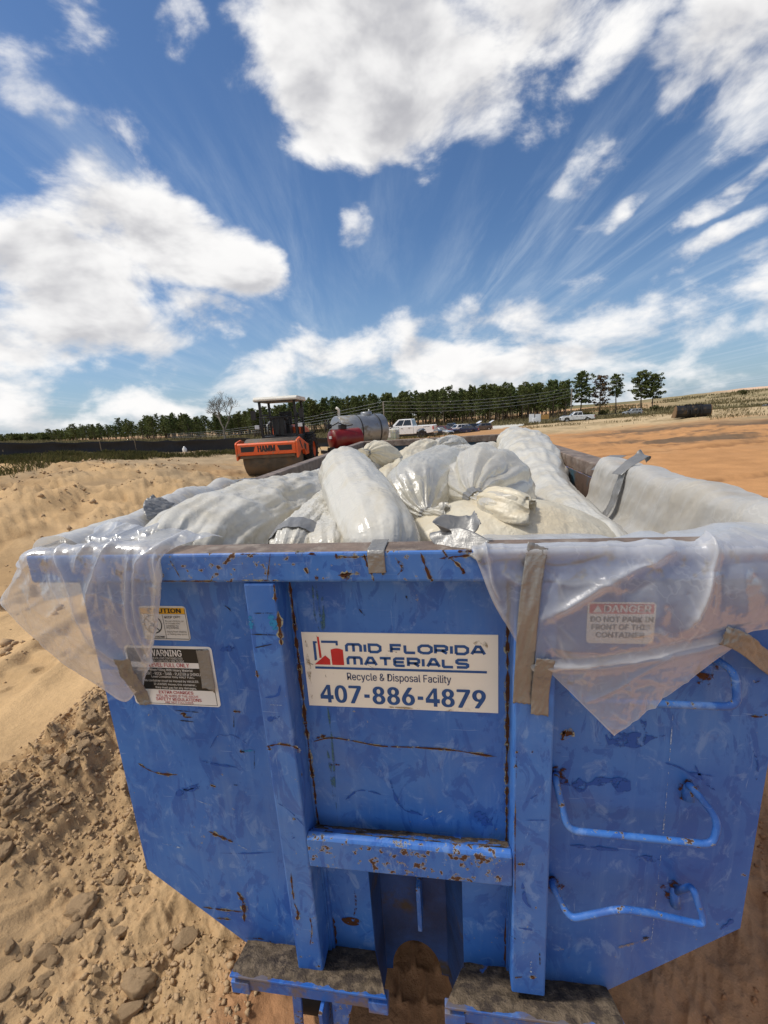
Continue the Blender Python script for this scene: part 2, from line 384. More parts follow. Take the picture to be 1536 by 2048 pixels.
def ribbon(mb, pts, w, y, mat=0, seed=0, taper=True):
    """A flat irregular mark on an upright face: pts in X,Z."""
    P = catmull(np.array(pts), max(6, len(pts)*5)); n = len(P)
    T = np.gradient(P, axis=0); T /= np.linalg.norm(T, axis=1)[:, None]+1e-9; N = np.stack([-T[:, 1], T[:, 0]], 1)
    t = np.linspace(0, 1, n); ww = np.asarray(w)*(.55+.45*vnoise(t*9, t*0+seed, seed=3))
    if taper: ww = ww*np.clip(np.minimum(t, 1-t)*8+.15, 0, 1)
    a, b = P+N*ww[:, None]/2, P-N*ww[:, None]/2
    v = [(p[0], y, p[1]) for p in a]+[(p[0], y, p[1]) for p in b]
    mb.add(v, [(i, i+1, n+i+1, n+i) for i in range(n-1)], mat)
def pz(px, py, Y=0.0):
    p = at(px, py, Y=Y); return (p[0], p[2])
# ------------------------------------------------------------------ the container
bin_ = thing('roll_off_container', 'long blue steel roll-off container with rusty rim, lined and filled with bagged waste', 'container')
YF = -.0955                                    # front of rim and posts
XL, XR = -1.22, 1.22; YB = 5.556; ZR0, ZR1 = H-.097, H
cl, cr = -1.137, 1.085
# front panel: chamfered plate with a notch where the hook tunnel is
zb = H-1.765
mb = MB()
poly = [(cl, H-.06), (cl, H-1.412), (-.737, zb), (-.372, zb), (-.372, H-1.12), (.330, H-1.12), (.330, zb), (.675, zb), (cr, H-1.388), (cr, H-.06)]
mb.prism(poly, 'y', 0, .012)
y = -.0022
marks = [  # rust scars seen on the front: points, width, material
    ([pz(277, 1526), pz(300, 1540), pz(325, 1547), pz(356, 1549)], .012, 1), ([pz(418, 1662), pz(440, 1672), pz(466, 1683)], .013, 1), ([pz(466, 1683), pz(505, 1704)], .004, 6),
    ([pz(475, 1783), pz(487, 1805), pz(489, 1842)], .017, 1), ([pz(405, 1813), pz(440, 1818), pz(485, 1823)], .008, 1), ([pz(430, 1835), pz(463, 1838)], .008, 1), ([pz(490, 1875), pz(520, 1876), pz(550, 1885)], .007, 2),
    ([pz(350, 1420), pz(375, 1422), pz(398, 1424)], .005, 5), ([pz(360, 1428), pz(371, 1426), pz(368, 1433), pz(386, 1434)], .006, 1), ([pz(360, 1440), pz(388, 1443)], .004, 5), ([pz(466, 1422), pz(482, 1423)], .006, 1), ([pz(468, 1430), pz(468, 1455)], .003, 5),
    ([pz(420, 1497), pz(436, 1470), pz(452, 1471), pz(464, 1469), pz(485, 1480), pz(510, 1498)], .004, 3), ([pz(482, 1502), pz(508, 1500)], .009, 4), ([pz(480, 1502), pz(490, 1503)], .008, 1), ([pz(509, 1500), pz(509, 1538)], .003, 5),
    ([pz(402, 1520), pz(430, 1528), pz(475, 1534)], .009, 3), ([pz(352, 1590), pz(370, 1580), pz(398, 1567)], .022, 3), ([pz(360, 1575), pz(380, 1580), pz(400, 1572)], .015, 3), ([pz(388, 1596), pz(405, 1604), pz(430, 1611)], .005, 6), ([pz(325, 1686), pz(345, 1690), pz(365, 1696)], .008, 6),
    ([pz(420, 1569), pz(432, 1573)], .006, 1), ([pz(468, 1569), pz(478, 1570)], .004, 5), ([pz(447, 1209), pz(456, 1215), pz(464, 1223)], .004, 5), ([pz(440, 1705), pz(500, 1706), pz(550, 1703)], .005, 3),
    ([pz(628, 1482), pz(660, 1475), pz(700, 1480), pz(760, 1491), pz(830, 1494), pz(900, 1499), pz(960, 1508), pz(995, 1513)], .008, 1), ([pz(632, 1476), pz(652, 1470)], .009, 1), ([pz(660, 1528), pz(680, 1529)], .010, 2),
    ([pz(625, 1168), pz(630, 1230), pz(640, 1262)], .006, 7), ([pz(632, 1168), pz(642, 1240), pz(646, 1262)], .008, 7), ([pz(645, 1168), pz(648, 1262)], .010, 7), ([pz(655, 1410), pz(664, 1480), pz(672, 1600), pz(676, 1650)], .007, 7), ([pz(655, 1500), pz(663, 1545), pz(668, 1600)], .011, 7),
    ([pz(718, 1217), pz(724, 1225), pz(730, 1230)], .005, 5), ([pz(812, 1190), pz(815, 1200)], .006, 5),
    ([pz(1124, 1462), pz(1135, 1466), pz(1148, 1463)], .020, 1), ([pz(1128, 1462), pz(1124, 1480)], .010, 1), ([pz(1500, 1431), pz(1520, 1433), pz(1534, 1428)], .006, 1), ([pz(1508, 1365), pz(1518, 1361)], .005, 5), ([pz(1430, 1290), pz(1440, 1300)], .004, 6),
    ([pz(1345, 1430), pz(1335, 1560), pz(1322, 1700), pz(1300, 1900)], .004, 6), ([pz(1230, 1895), pz(1260, 1888), pz(1300, 1876)], .014, 8), ([pz(1285, 1875), pz(1300, 1874)], .012, 5),
    ([pz(1440, 1858), pz(1455, 1848), pz(1466, 1838)], .016, 3), ([pz(1120, 1560), pz(1160, 1570), pz(1220, 1560), pz(1260, 1580)], .05, 3), ([pz(1140, 1690), pz(1180, 1694), pz(1240, 1700)], .016, 3), ([pz(1270, 1715), pz(1320, 1718)], .024, 3), ([pz(1390, 1530), pz(1405, 1560), pz(1430, 1580)], .012, 3), ([pz(1380, 1545), pz(1430, 1552)], .006, 3), ([pz(1505, 1500), pz(1515, 1530), pz(1512, 1560)], .010, 3), ([pz(1330, 1525), pz(1360, 1535), pz(1400, 1560)], .007, 3),
    ([pz(1285, 1430), pz(1290, 1470)], .015, 3), ([pz(1210, 1470), pz(1260, 1480), pz(1330, 1470)], .06, 3), ([pz(470, 1295), pz(440, 1300)], .02, 3), ([pz(780, 1560), pz(800, 1610), pz(845, 1630)], .012, 3), ([pz(950, 1625), pz(965, 1635), pz(985, 1650)], .05, 3), ([pz(690, 1600), pz(720, 1580), pz(770, 1590)], .01, 3), ([pz(845, 1640), pz(885, 1620)], .005, 6),
]
for i, (pts, w, k) in enumerate(marks):
    if k == 1: ribbon(mb, pts, w*2.4, y+.0009, 9, i)
    ribbon(mb, pts, w*1.25, y, k, i)
for x0 in (-.366, .318):                       # rusty seams beside the two posts
    for i in range(7):
        z0 = H-.11-i*.148-random.random()*.03
        ribbon(mb, [(x0, z0), (x0+random.uniform(-.004, .004), z0-.09), (x0, z0-.17)], .022, y+.0006, 9, i+7); ribbon(mb, [(x0, z0), (x0+random.uniform(-.003, .003), z0-.09), (x0, z0-.16)], .014, y, 1, i+7)
FM = [BLUE, RUSTLINE, RUSTSOFT, DEEPBLUE, TEALSCUFF, BLACKMARK, PALE, RUNOFF, STAIN, HALOM]
obj('front_panel', mb, FM, bin_)
# inset plates either side of the hook tunnel, crossbar over it
mb = MB(); mb.box(-.372, -.198, .028, .04, zb-.03, H-1.12); mb.box(-.372, -.363, .0125, .028, zb, H-1.12)
mbr = MB(); mbr.box(.160, .330, .028, .04, zb-.03, H-1.12); mbr.box(.321, .330, .0125, .028, zb, H-1.12)
yi = .0262
ribbon(mb, [pz(709, 1780, .028), pz(712, 1810, .028), pz(708, 1830, .028)], .012, yi, 2, 1)
mb.add([(a+.040*math.cos(q)*(1+.1*math.sin(3*q)), yi, b+.022*math.sin(q)) for q in np.linspace(0, 6.28, 20)[:-1] for a, b in [pz(703, 1842, .028)]], [list(range(19))], 1)
ribbon(mb, [(-.362, H-1.6), (-.364, H-1.66), (-.362, H-1.75)], .025, yi, 1, 4); ribbon(mbr, [(.318, H-1.5), (.320, H-1.65), (.318, H-1.75)], .014, yi, 1, 5); obj('inset_plate', mbr, FM, bin_)
obj('inset_plate', mb, FM, bin_)
mb = MB(); z1 = at(800, 1692, Y=YF)[2]; z2 = at(800, 1752, Y=YF)[2]; zk = at(800, 1668, Y=0)[2]
mb.prism([(YF, z2), (0.012, z2), (0.012, zk), (YF+.022, z1+.004), (YF+.006, z1), (YF, z1-.010)], 'x', -.3775, .3235)
obj('cross_beam', mb, [BLUE_H], bin_, .006)
n = 110; xs = np.linspace(-.372, .318, n); k = 9   # dirt lying on the beam, thinning out towards its edge
U, V = np.meshgrid(xs, np.linspace(0, 1, k)); YY = -.001+(YF+.024)*V; ZZ = zk+(z1+.004-zk)*V+.006*(1-V)**1.5+.0055*fbm(U*26, YY*60, oct=4, seed=3)-.0085*V+.0075
mb = MB(); mb.grid(np.stack([U, YY, ZZ], 2)); obj('dirt_crust', mb, CAKED, bin_)
# tunnel walls, back plate with arch, hook bar
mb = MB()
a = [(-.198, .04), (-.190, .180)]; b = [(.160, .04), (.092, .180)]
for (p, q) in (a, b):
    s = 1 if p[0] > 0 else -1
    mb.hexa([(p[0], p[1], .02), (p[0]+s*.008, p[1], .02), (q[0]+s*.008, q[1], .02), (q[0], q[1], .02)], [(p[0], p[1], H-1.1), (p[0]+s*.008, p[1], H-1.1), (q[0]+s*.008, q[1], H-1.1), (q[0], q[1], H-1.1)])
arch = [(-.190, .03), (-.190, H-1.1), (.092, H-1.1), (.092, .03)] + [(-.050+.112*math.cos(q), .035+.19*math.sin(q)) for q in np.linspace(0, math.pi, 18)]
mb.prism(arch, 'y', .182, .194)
obj('hook_tunnel', mb, [RECESS_BLUE], bin_)
mb = MB(); p0 = at(836, 1772, Y=.10); p1 = at(839, 1858, Y=.10); mb.box(p0[0]-.009, p0[0]+.009, .09, .181, p1[2], p0[2])
obj('hook_bar', mb, [BLUE_H], bin_, .003)
# posts
for x0, x1, z0 in ((-.476, -.376, H-1.70), (.324, .4385, H-1.665)):
    mb = MB(); mb.box(x0, x1, YF+.0004, -.0005, z0, ZR0-.0015)
    yy = YF-.0012
    if x0 < 0:
        M = [([pz(548, 1168, YF), pz(552, 1205, YF)], .013, 1), ([pz(556, 1222, YF), pz(560, 1260, YF), pz(563, 1290, YF)], .016, 1), ([pz(500, 1268, YF), pz(530, 1269, YF), pz(553, 1270, YF)], .005, 5), ([pz(500, 1230, YF), pz(503, 1258, YF)], .022, 4), ([pz(540, 1228, YF), pz(552, 1260, YF)], .03, 4), ([pz(500, 1226, YF), pz(550, 1226, YF)], .004, 5),
             ([pz(536, 1492, YF), pz(560, 1488, YF), pz(585, 1492, YF), pz(598, 1498, YF)], .009, 1), ([pz(536, 1490, YF), pz(540, 1500, YF)], .016, 1), ([pz(596, 1496, YF), pz(597, 1505, YF)], .012, 1), ([pz(510, 1295, YF), pz(545, 1288, YF)], .005, 5), ([pz(582, 1745, YF), pz(584, 1770, YF), pz(588, 1800, YF)], .007, 1), ([pz(588, 1805, YF), pz(596, 1825, YF), pz(594, 1840, YF)], .013, 1), ([pz(620, 1835, YF), pz(624, 1860, YF), pz(620, 1890, YF)], .006, 1), ([pz(513, 1340, YF), pz(516, 1356, YF)], .009, 1), ([pz(585, 1637, YF), pz(592, 1638, YF)], .007, 1), ([pz(555, 1605, YF), pz(580, 1622, YF), pz(612, 1655, YF)], .006, 3), ([pz(530, 1395, YF), pz(555, 1390, YF), pz(560, 1370, YF)], .012, 3), ([pz(535, 1440, YF), pz(560, 1432, YF)], .02, 3), ([pz(567, 1660, YF), pz(590, 1675, YF)], .03, 3), ([pz(566, 1410, YF), pz(540, 1409, YF)], .004, 6)]
    else:
        M = [([pz(1027, 1534, YF), pz(1034, 1531, YF)], .014, 1), ([pz(1031, 1600, YF), pz(1030, 1660, YF), pz(1030, 1730, YF), pz(1030, 1790, YF)], .005, 1), ([pz(1033, 1510, YF), pz(1032, 1560, YF)], .004, 2), ([pz(1035, 1728, YF), pz(1050, 1728, YF)], .011, 1), ([pz(1050, 1606, YF), pz(1060, 1598, YF), pz(1075, 1588, YF)], .006, 3), ([pz(1062, 1950, YF), pz(1068, 1958, YF)], .016, 1), ([pz(1062, 1920, YF), pz(1062, 1945, YF)], .009, 6), ([pz(1018, 1868, YF), pz(1032, 1878, YF)], .005, 5), ([pz(1079, 1905, YF), pz(1080, 1930, YF)], .005, 5), ([pz(1045, 1765, YF), pz(1050, 1800, YF), pz(1062, 1815, YF)], .016, 3), ([pz(1050, 1640, YF), pz(1095, 1640, YF)], .004, 3), ([pz(1036, 1855, YF), pz(1065, 1860, YF)], .012, 3), ([pz(1030, 1955, YF), pz(1045, 1953, YF)], .008, 1), ([pz(1032, 1502, YF), pz(1035, 1506, YF)], .009, 1), ([pz(1063, 1503, YF), pz(1066, 1504, YF)], .007, 1)]
    for i, (pts, w, k) in enumerate(M):
        if k == 1: ribbon(mb, pts, w*1.9, yy+.0006, 9, i)
        ribbon(mb, pts, w, yy, k, i)
    obj('front_post', mb, FM, bin_, .006)
# rim: front, two sides, back, with worn bare steel on top
def rim_bar(name, x0, x1, y0, y1, marks=()):
    mb = MB(); mb.box(x0, x1, y0, y1, ZR0, ZR1-.0005)
    o = obj(name, mb, [BLUE_R, STEEL_BARE, RUSTLINE, HALOM, PALE, RUSTSOFT], bin_, .011, 3)
    for p in o.data.polygons:
        if p.normal.z > .9: p.material_index = 1
        elif y0 > 0: p.material_index = 1
    for i, (pts, w, k) in enumerate(marks):
        mb = MB(); ribbon(mb, pts, w*1.8, y0-.0009, 3, i); ribbon(mb, pts, w, y0-.0015, k, i); obj('rust_scar', mb, [BLUE_R, STEEL_BARE, RUSTLINE, HALOM, PALE, RUSTSOFT], o)
    return o
rq = lambda px, py: pz(px, py, YF)
rim_bar('front_rim', XL, XR, YF, .002, [
    ([rq(541, 1106), rq(538, 1130), rq(535, 1160)], .006, 2), ([rq(668, 1113), rq(700, 1114), rq(735, 1113)], .006, 2), ([rq(672, 1106), rq(673, 1120)], .007, 5), ([rq(728, 1108), rq(735, 1130), rq(742, 1145), rq(748, 1162)], .009, 2), ([rq(841, 1104), rq(850, 1130), rq(860, 1155), rq(866, 1162)], .010, 2), ([rq(676, 1150), rq(690, 1150), rq(702, 1147)], .016, 2), ([rq(680, 1149), rq(720, 1146)], .007, 5), ([rq(690, 1152), rq(697, 1158)], .02, 2), ([rq(630, 1156), rq(637, 1155)], .012, 2), ([rq(610, 1135), rq(616, 1147)], .009, 2),
    ([rq(878, 1117), rq(905, 1114), rq(950, 1109)], .008, 2), ([rq(895, 1112), rq(915, 1128), rq(930, 1145)], .010, 2), ([rq(885, 1100), rq(895, 1114)], .008, 2), ([rq(926, 1142), rq(928, 1148)], .015, 2), ([rq(915, 1103), rq(945, 1102)], .009, 5), ([rq(960, 1130), rq(1000, 1120), rq(1060, 1118)], .006, 2), ([rq(1085, 1125), rq(1120, 1130), rq(1180, 1118), rq(1235, 1098)], .007, 2), ([rq(340, 1120), rq(352, 1140), rq(360, 1155)], .004, 5), ([rq(480, 1160), rq(560, 1161)], .005, 5), ([rq(320, 1162), rq(430, 1162)], .006, 2), ([rq(1140, 1160), rq(1160, 1148), rq(1175, 1150)], .02, 5), ([rq(590, 1106), rq(640, 1108)], .012, 5), ([rq(480, 1108), rq(530, 1108)], .006, 5), ([rq(772, 1140), rq(764, 1150)], .01, 2), ([rq(790, 1115), rq(805, 1135), rq(795, 1150)], .008, 5)])
for xa, xb in ((XL, XL+.095), (XR-.145, XR)): rim_bar('side_rim', xa, xb, .0035, YB-.0975)
rim_bar('back_rim', XL, XR, YB-.096, YB)
# walls, floor, side ribs
for s in (-1, 1):
    x = 1.083 if s > 0 else -1.135
    e = .675 if s > 0 else -.735
    mb = MB(); mb.box(min(x, x-s*.012), max(x, x-s*.012), .0135, YB-.02, .77, ZR0-.001)
    b_ = [(e-s*.012, .0135, .398), (e, .0135, .392), (e, YB-.02, .392), (e-s*.012, YB-.02, .398)]; t_ = [(x-s*.012, .0135, .769), (x, .0135, .769), (x, YB-.02, .769), (x-s*.012, YB-.02, .769)]
    mb.hexa(b_ if s > 0 else b_[::-1], t_ if s > 0 else t_[::-1])
    for i in range(8):
        yc = .45+i*.68; mb.box(min(x, x+s*.04), max(x, x+s*.04), yc-.05, yc+.05, .95, ZR0-.001)
    o = obj('side_wall', mb, [BLUE_D, RUSTY_WALL], bin_)
    for p in o.data.polygons:
        if p.normal.x*s < -.6 and abs(p.center.x) < abs(x)-.005: p.material_index = 1
mb = MB(); mb.box(-1.122, 1.070, YB-.0195, YB-.008, .38, ZR0-.001)
o = obj('back_wall', mb, [BLUE_INNER], bin_)
mb = MB(); mb.box(-.66, .66, .22, YB-.02, .36, .372); obj('bin_floor', mb, [RUSTY_WALL], bin_)
# skid ledge under the panel, caked with dirt; skid beam below
def ledge(x0, x1, sx0, sx1):
    zt0, zt1 = H-1.760, H-1.672; yf = -.155
    mb = MB(); mb.hexa([(x0, yf, zt1-.012), (x1, yf, zt1-.012), (sx1, .03, zt0-.012), (sx0, .03, zt0-.012)], [(x0, yf, zt1), (x1, yf, zt1), (sx1, .03, zt0), (sx0, .03, zt0)])
    o = obj('skid_ledge', mb, [BLUE_D], bin_, .003)
    n = 120; u = np.linspace(.006, .994, n); k = 26; v = np.linspace(.02, 1, k)
    U, V = np.meshgrid(u, v); X = (x0+(x1-x0)*U)*(1-V)+(sx0+(sx1-sx0)*U)*V; Y = yf+(.029-yf)*V
    Z = zt1+(zt0-zt1)*V+.0035+.010*np.sin(np.pi*np.clip(V, 0, 1))*(1+.8*fbm(X*5, Y*5, oct=2, seed=8))+.009*fbm(X*17, Y*17, oct=5, seed=3, rough=.6)-.006*smooth(V, .22, .02)-.004*smooth(np.minimum(U, 1-U), .06, 0)
    m2 = MB(); m2.grid(np.stack([X, Y, Z], 2)); obj('dirt_crust', m2, [CAKED], o)
    mb = MB(); xa, xb = min(x0, x1), max(x0, x1); mb.box(xa+.01, xb-.01, yf+.012, yf+.045, zt1-.088, zt1-.037); mb.box(xa+.01, xb-.01, yf+.012, yf+.018, zt1-.0365, zt1-.019)
    for q in (xa-.001, xb-.071): mb.box(q, q+.072, yf+.002, yf+.046, zt1-.094, zt1-.0375)
    obj('skid_beam', mb, [BLUE_D], bin_, .004)
xa = at(455, 1935, Y=-.155)[0]; xb = at(772, 1985, Y=-.155)[0]
ledge(xa, xb, -.742, -.195)
xc = at(889, 2003, Y=-.155)[0]
ledge(xc, .695, .158, .68)
# long floor rails and roller brackets under the ledge
mb = MB()
for x in (-.42, .40): mb.box(x-.06, x+.06, .25, YB-.05, .13, .36)
obj('floor_rail', mb, [BLUE_D], bin_)
def bar(mb, p, q, w, d, mat=0):
    p, q = np.array(p), np.array(q); mb.hexa([q+(-w/2, -d/2, 0), q+(w/2, -d/2, 0), q+(w/2, d/2, 0), q+(-w/2, d/2, 0)], [p+(-w/2, -d/2, 0), p+(w/2, -d/2, 0), p+(w/2, d/2, 0), p+(-w/2, d/2, 0)], mat)
mb = MB()
zt = H-1.762
bar(mb, (at(592, 1975, Y=-.13)[0], -.13, zt), (at(592, 1975, Y=-.13)[0]-.03, -.10, .08), .035, .012); bar(mb, (at(647, 1990, Y=-.13)[0], -.13, zt), (at(647, 1990, Y=-.13)[0]-.012, -.1, .08), .014, .10)
g0 = at(660, 1975, Y=-.125)[0]; mb.prism([(g0, zt), (g0+.088, zt), (g0+.012, .07), (g0-.008, .07)], 'y', -.125, -.113)
obj('roller_bracket', mb, [BLUE_H], bin_, .002); mb = MB()
g1 = at(975, 2022, Y=-.125)[0]; mb.prism([(g1, zt), (g1+.10, zt), (g1+.10, .07), (g1+.045, .07)], 'y', -.125, -.113)
obj('roller_bracket', mb, [BLUE_H], bin_, .002)
for x in (-.48, .36):
    mb = MB(); mb.lathe([(.02, -.06), (.09, -.06), (.10, -.045), (.10, .045), (.09, .06), (.02, .06)], 'x', 24, 0, (x, .05, .135)); obj('ground_roller', mb, [DARK], bin_)
# bent ladder bars
def rod(pts, r, nm, mats, extra=()):
    P = np.array(pts); out = [P[0]]
    for i in range(1, len(P)-1):                # rounded elbows
        a = P[i]+(P[i-1]-P[i])*min(.35, .035/np.linalg.norm(P[i-1]-P[i])); b = P[i]+(P[i+1]-P[i])*min(.35, .035/np.linalg.norm(P[i+1]-P[i]))
        out += [(1-t)**2*a+2*t*(1-t)*P[i]+t*t*b for t in np.linspace(0, 1, 6)]
    out.append(P[-1]); mb = MB(); mb.tube(out, r, 12)
    for e in extra: mb.tube(e[0], e[1], 10)
    return obj(nm, mb, mats, bin_)
def A(px, py, Y): return at(px, py, Y=Y)
R_ = .0105
rod([A(1113, 1549, -.004), A(1110, 1556, -.06), A(1136, 1661, -.10), A(1427, 1690, -.10), A(1437, 1640, -.085), A(1380, 1570, -.03), A(1376, 1574, .002)], R_, 'ladder_bar', [BLUE_H], [([A(1375, 1566, .004), A(1377, 1600, -.012)], .017)])
rod([A(1107, 1762, -.004), A(1102, 1768, -.05), A(1140, 1838, -.10), A(1180, 1830, -.11), A(1240, 1818, -.125), A(1300, 1826, -.115), A(1412, 1852, -.10), A(1385, 1772, -.085), A(1350, 1784, .002)], R_, 'ladder_bar', [BLUE_H], [([A(1348, 1772, .004), A(1351, 1812, -.01)], .016)])
rod([A(1140, 1310, -.004), A(1138, 1325, -.06), A(1146, 1400, -.10), A(1476, 1414, -.10), A(1470, 1345, -.085), A(1432, 1318, -.03), A(1425, 1320, .002)], R_, 'ladder_bar', [BLUE_H], [([A(1412, 1315, .004), A(1414, 1345, -.012)], .016)])
for px, py in ((1376, 1575), (1344, 1775), (1116, 1548), (1108, 1765), (1413, 1340)):
    c = at(px, py, Y=-.0028); mb = MB(); mb.add([(c[0]+.028*math.cos(q)*(1+.35*math.sin(5*q+px)), c[1], c[2]-.01+.042*math.sin(q)) for q in np.linspace(0, 6.28, 24)[:-1]], [list(range(23))], 0); obj('rust_scar', mb, [RUSTSOFT], bin_)
# ------------------------------------------------------------------ signs on the front
SX0, SX1, SZ1, SZ0 = -.346, .289, H-.309, H-.587
def sp(u, v, y=-.0042): return (SX0+(SX1-SX0)*u, y, SZ1-(SZ1-SZ0)*v)
mb = MB(); mb.box(SX0, SX1, -.0032, -.0003, SZ0, SZ1)
sg = obj('company_sign', mb, [CREAM], bin_, label='cream company sign with navy lettering and phone number on the front')
STROKES = {  # extended square lettering, unit box, strokes as polylines
    'm': (1.25, [[(0, 0), (0, .78), (.12, 1), (.88, 1), (1, .78), (1, 0)], [(.5, 1), (.5, 0)]]), 'I': (.1, [[(.5, 0), (.5, 1)]]), 'D': (.95, [[(0, 0), (0, 1), (.72, 1), (1, .75), (1, .25), (.72, 0), (0, 0)]]),
    'F': (.85, [[(0, 0), (0, 1), (1, 1)], [(0, .48), (.9, .48)]]), 'L': (.85, [[(0, 1), (0, .12), (.1, 0), (1, 0)]]), 'O': (1.05, [[(.25, 0), (.75, 0), (1, .25), (1, .75), (.75, 1), (.25, 1), (0, .75), (0, .25), (.25, 0)]]),
    'R': (.95, [[(0, 0), (0, 1), (.8, 1), (1, .85), (1, .55), (.8, .4), (0, .4)], [(.55, .4), (1, 0)]]), 'A': (1.05, [[(0, 0), (.36, 1), (.64, 1), (1, 0)], [(.15, .3), (.85, .3)]]), 'T': (1.0, [[(0, 1), (1, 1)], [(.5, 1), (.5, 0)]]),
    'E': (.9, [[(1, 1), (.15, 1), (0, .85), (0, .15), (.15, 0), (1, 0)], [(0, .5), (.92, .5)]]), 'S': (.95, [[(1, 1), (.15, 1), (0, .85), (0, .65), (.15, .52), (.85, .48), (1, .35), (1, .15), (.85, 0), (0, 0)]])}
def stroke_text(mb, words, u0, u1, v0, v1, sw, mat=0):
    tot = sum(STROKES[c][0]+.33 if c != ' ' else .62 for c in words)-.33; k = (u1-u0)/tot; x = u0
    asp = (SX1-SX0)/(SZ1-SZ0)
    for c in words:
        if c == ' ': x += .62*k; continue
        w, lines = STROKES[c]
        for ln in lines:
            P = np.array([(x+a*w*k, v1+(v0-v1)*(sw*.5/(v1-v0)+b*(1-sw/(v1-v0)))) for a, b in ln])*np.array([asp, 1.])
            n = len(P); off = []
            for i in range(n):
                d1 = P[i]-P[i-1] if i else P[1]-P[0]; d2 = P[i+1]-P[i] if i < n-1 else d1
                d1 = d1/np.linalg.norm(d1); d2 = d2/np.linalg.norm(d2); nn = np.array([-(d1+d2)[1], (d1+d2)[0]]); nn /= np.linalg.norm(nn)+1e-9
                off.append(nn*sw*.5/max(.5, abs(nn@np.array([-d1[1], d1[0]]))))
            off = np.array(off); Q = [q/np.array([asp, 1.]) for q in list(P+off)+list(P-off)]
            mb.add([sp(a, b) for a, b in Q], [(i, i+1, n+i+1, n+i) for i in range(n-1)], mat)
        x += (w+.33)*k
mb = MB(); stroke_text(mb, 'mID FLORIDA', .236, .935, .13, .258, .034); stroke_text(mb, 'mATERIALS', .238, .852, .302, .43, .034)
mb.add([sp(.057, .452), sp(.945, .452), sp(.945, .482), sp(.057, .482)], [(0, 1, 2, 3)])
def four(mb, u0, u1, v0, v1):                   # the figure 4, drawn in pieces that only touch
    w, h = u1-u0, v1-v0; P = lambda a, b: sp(u0+w*a, v1-h*b)
    for q in ([(.56, 0), (.82, 0), (.82, 1), (.56, 1)], [(.0, .20), (.56, .20), (.56, .42), (.0, .42)], [(.82, .20), (1, .20), (1, .42), (.82, .42)], [(.0, .42), (.26, .42), (.56, .78), (.56, 1.0)]): mb.add([P(a, b) for a, b in q], [(0, 1, 2, 3)])
u_ = .066; cw_ = (.944-.066)/(10+2*.62)
for ch in '407-886-4879':
    if ch == '-': mb.add([sp(u_+.010, .815), sp(u_+cw_*.62-.010, .815), sp(u_+cw_*.62-.010, .86), sp(u_+.010, .86)], [(0, 1, 2, 3)]); u_ += cw_*.62; continue
    if ch == '4': four(mb, u_+.003, u_+cw_-.003, .70, .945)
    else: text_on(mb, ch, u_+.005, u_+cw_-.005, .945, .70, lambda u, v: sp(u, v), .036)
    u_ += cw_
obj('lettering', mb, [NAVY], sg)
mb = MB(); text_on(mb, 'Recycle & Disposal Facility', .226, .768, .652, .522, lambda u, v: sp(u, v), .012); obj('lettering', mb, [NAVYD], sg)
mb = MB()
def pl(pts, mat): mb.add([sp(a, b) for a, b in pts], [list(range(len(pts)))], mat)
pl([(.058, .115), (.080, .115), (.080, .14), (.072, .14), (.072, .36), (.058, .375)], 0)
pl([(.103, .105), (.192, .105), (.192, .165), (.180, .165), (.180, .135), (.103, .135)], 0)
pl([(.083, .055), (.093, .055), (.098, .33), (.086, .34)], 1)
pl([(.055, .425), (.118, .30), (.142, .355), (.142, .425)], 1)
pl([(.152, .425)]+[(.150+.066*q, .222-.018*math.sin(math.pi*q)) for q in np.linspace(0, 1, 9)]+[(.216, .425)], 1)
obj('logo', mb, [NAVY, REDINK], sg)
mb = MB()
for i, (pts, w, k) in enumerate([([(.08, 0), (.10, .4), (.115, .7), (.118, 1)], .008, 0), ([(.45, .22), (.50, .235)], .006, 1), ([(.03, .41), (.05, .43)], .004, 1), ([(.15, .55), (.18, .49), (.22, .47)], .006, 0), ([(.88, .1), (.93, .12), (.91, .2)], .03, 0), ([(.3, .3), (.36, .44), (.40, .45)], .003, 1), ([(.02, .1), (.02, .9)], .02, 0), ([(.3, .97), (.8, .985)], .016, 0)]):
    mb = MB(); ribbon(mb, [sp(a, b)[::2] for a, b in pts], w, -.0052, k, i); obj('stain', mb, [STAIN, GREYSCRATCH], sg)
def decal(name, x0, x1, z0, z1, label, rows, face=WHITEV, bands=(), extra=None, border=None):
    """rounded sticker; bands (v0, v1, mat), rows (text, u0, u1, v0, v1, mat, bold)"""
    MM = [face, BLACKV, YELLOWV, REDTXT, WHITEV, REDINK]
    r = .012; c = []
    for cx, cz, a0 in ((x1-r, z1-r, 0), (x0+r, z1-r, 90), (x0+r, z0+r, 180), (x1-r, z0+r, 270)):
        c += [(cx+r*math.cos(math.radians(a0+q)), cz+r*math.sin(math.radians(a0+q))) for q in (0, 30, 60, 90)]
    mb = MB(); mb.prism(c, 'y', -.0022, -.0003)
    o = obj(name, mb, MM, bin_, label=label)
    def q(u, v, y=-.0030): return (x0+(x1-x0)*u, y, z1-(z1-z0)*v)
    if bands or extra:
        mb = MB()
        for u0, u1, v0, v1, k in bands: mb.add([q(u0, v0, -.0027), q(u1, v0, -.0027), q(u1, v1, -.0027), q(u0, v1, -.0027)], [(0, 1, 2, 3)], k)
        if extra: extra(mb, q)
        obj('printed_band', mb, MM, o)
    mb = MB()
    for s, u0, u1, v0, v1, k, b in rows: text_on(mb, s, u0, u1, v1, v0, lambda u, v: q(u, v, -.0036), b, k)
    obj('lettering', mb, MM, o); return o
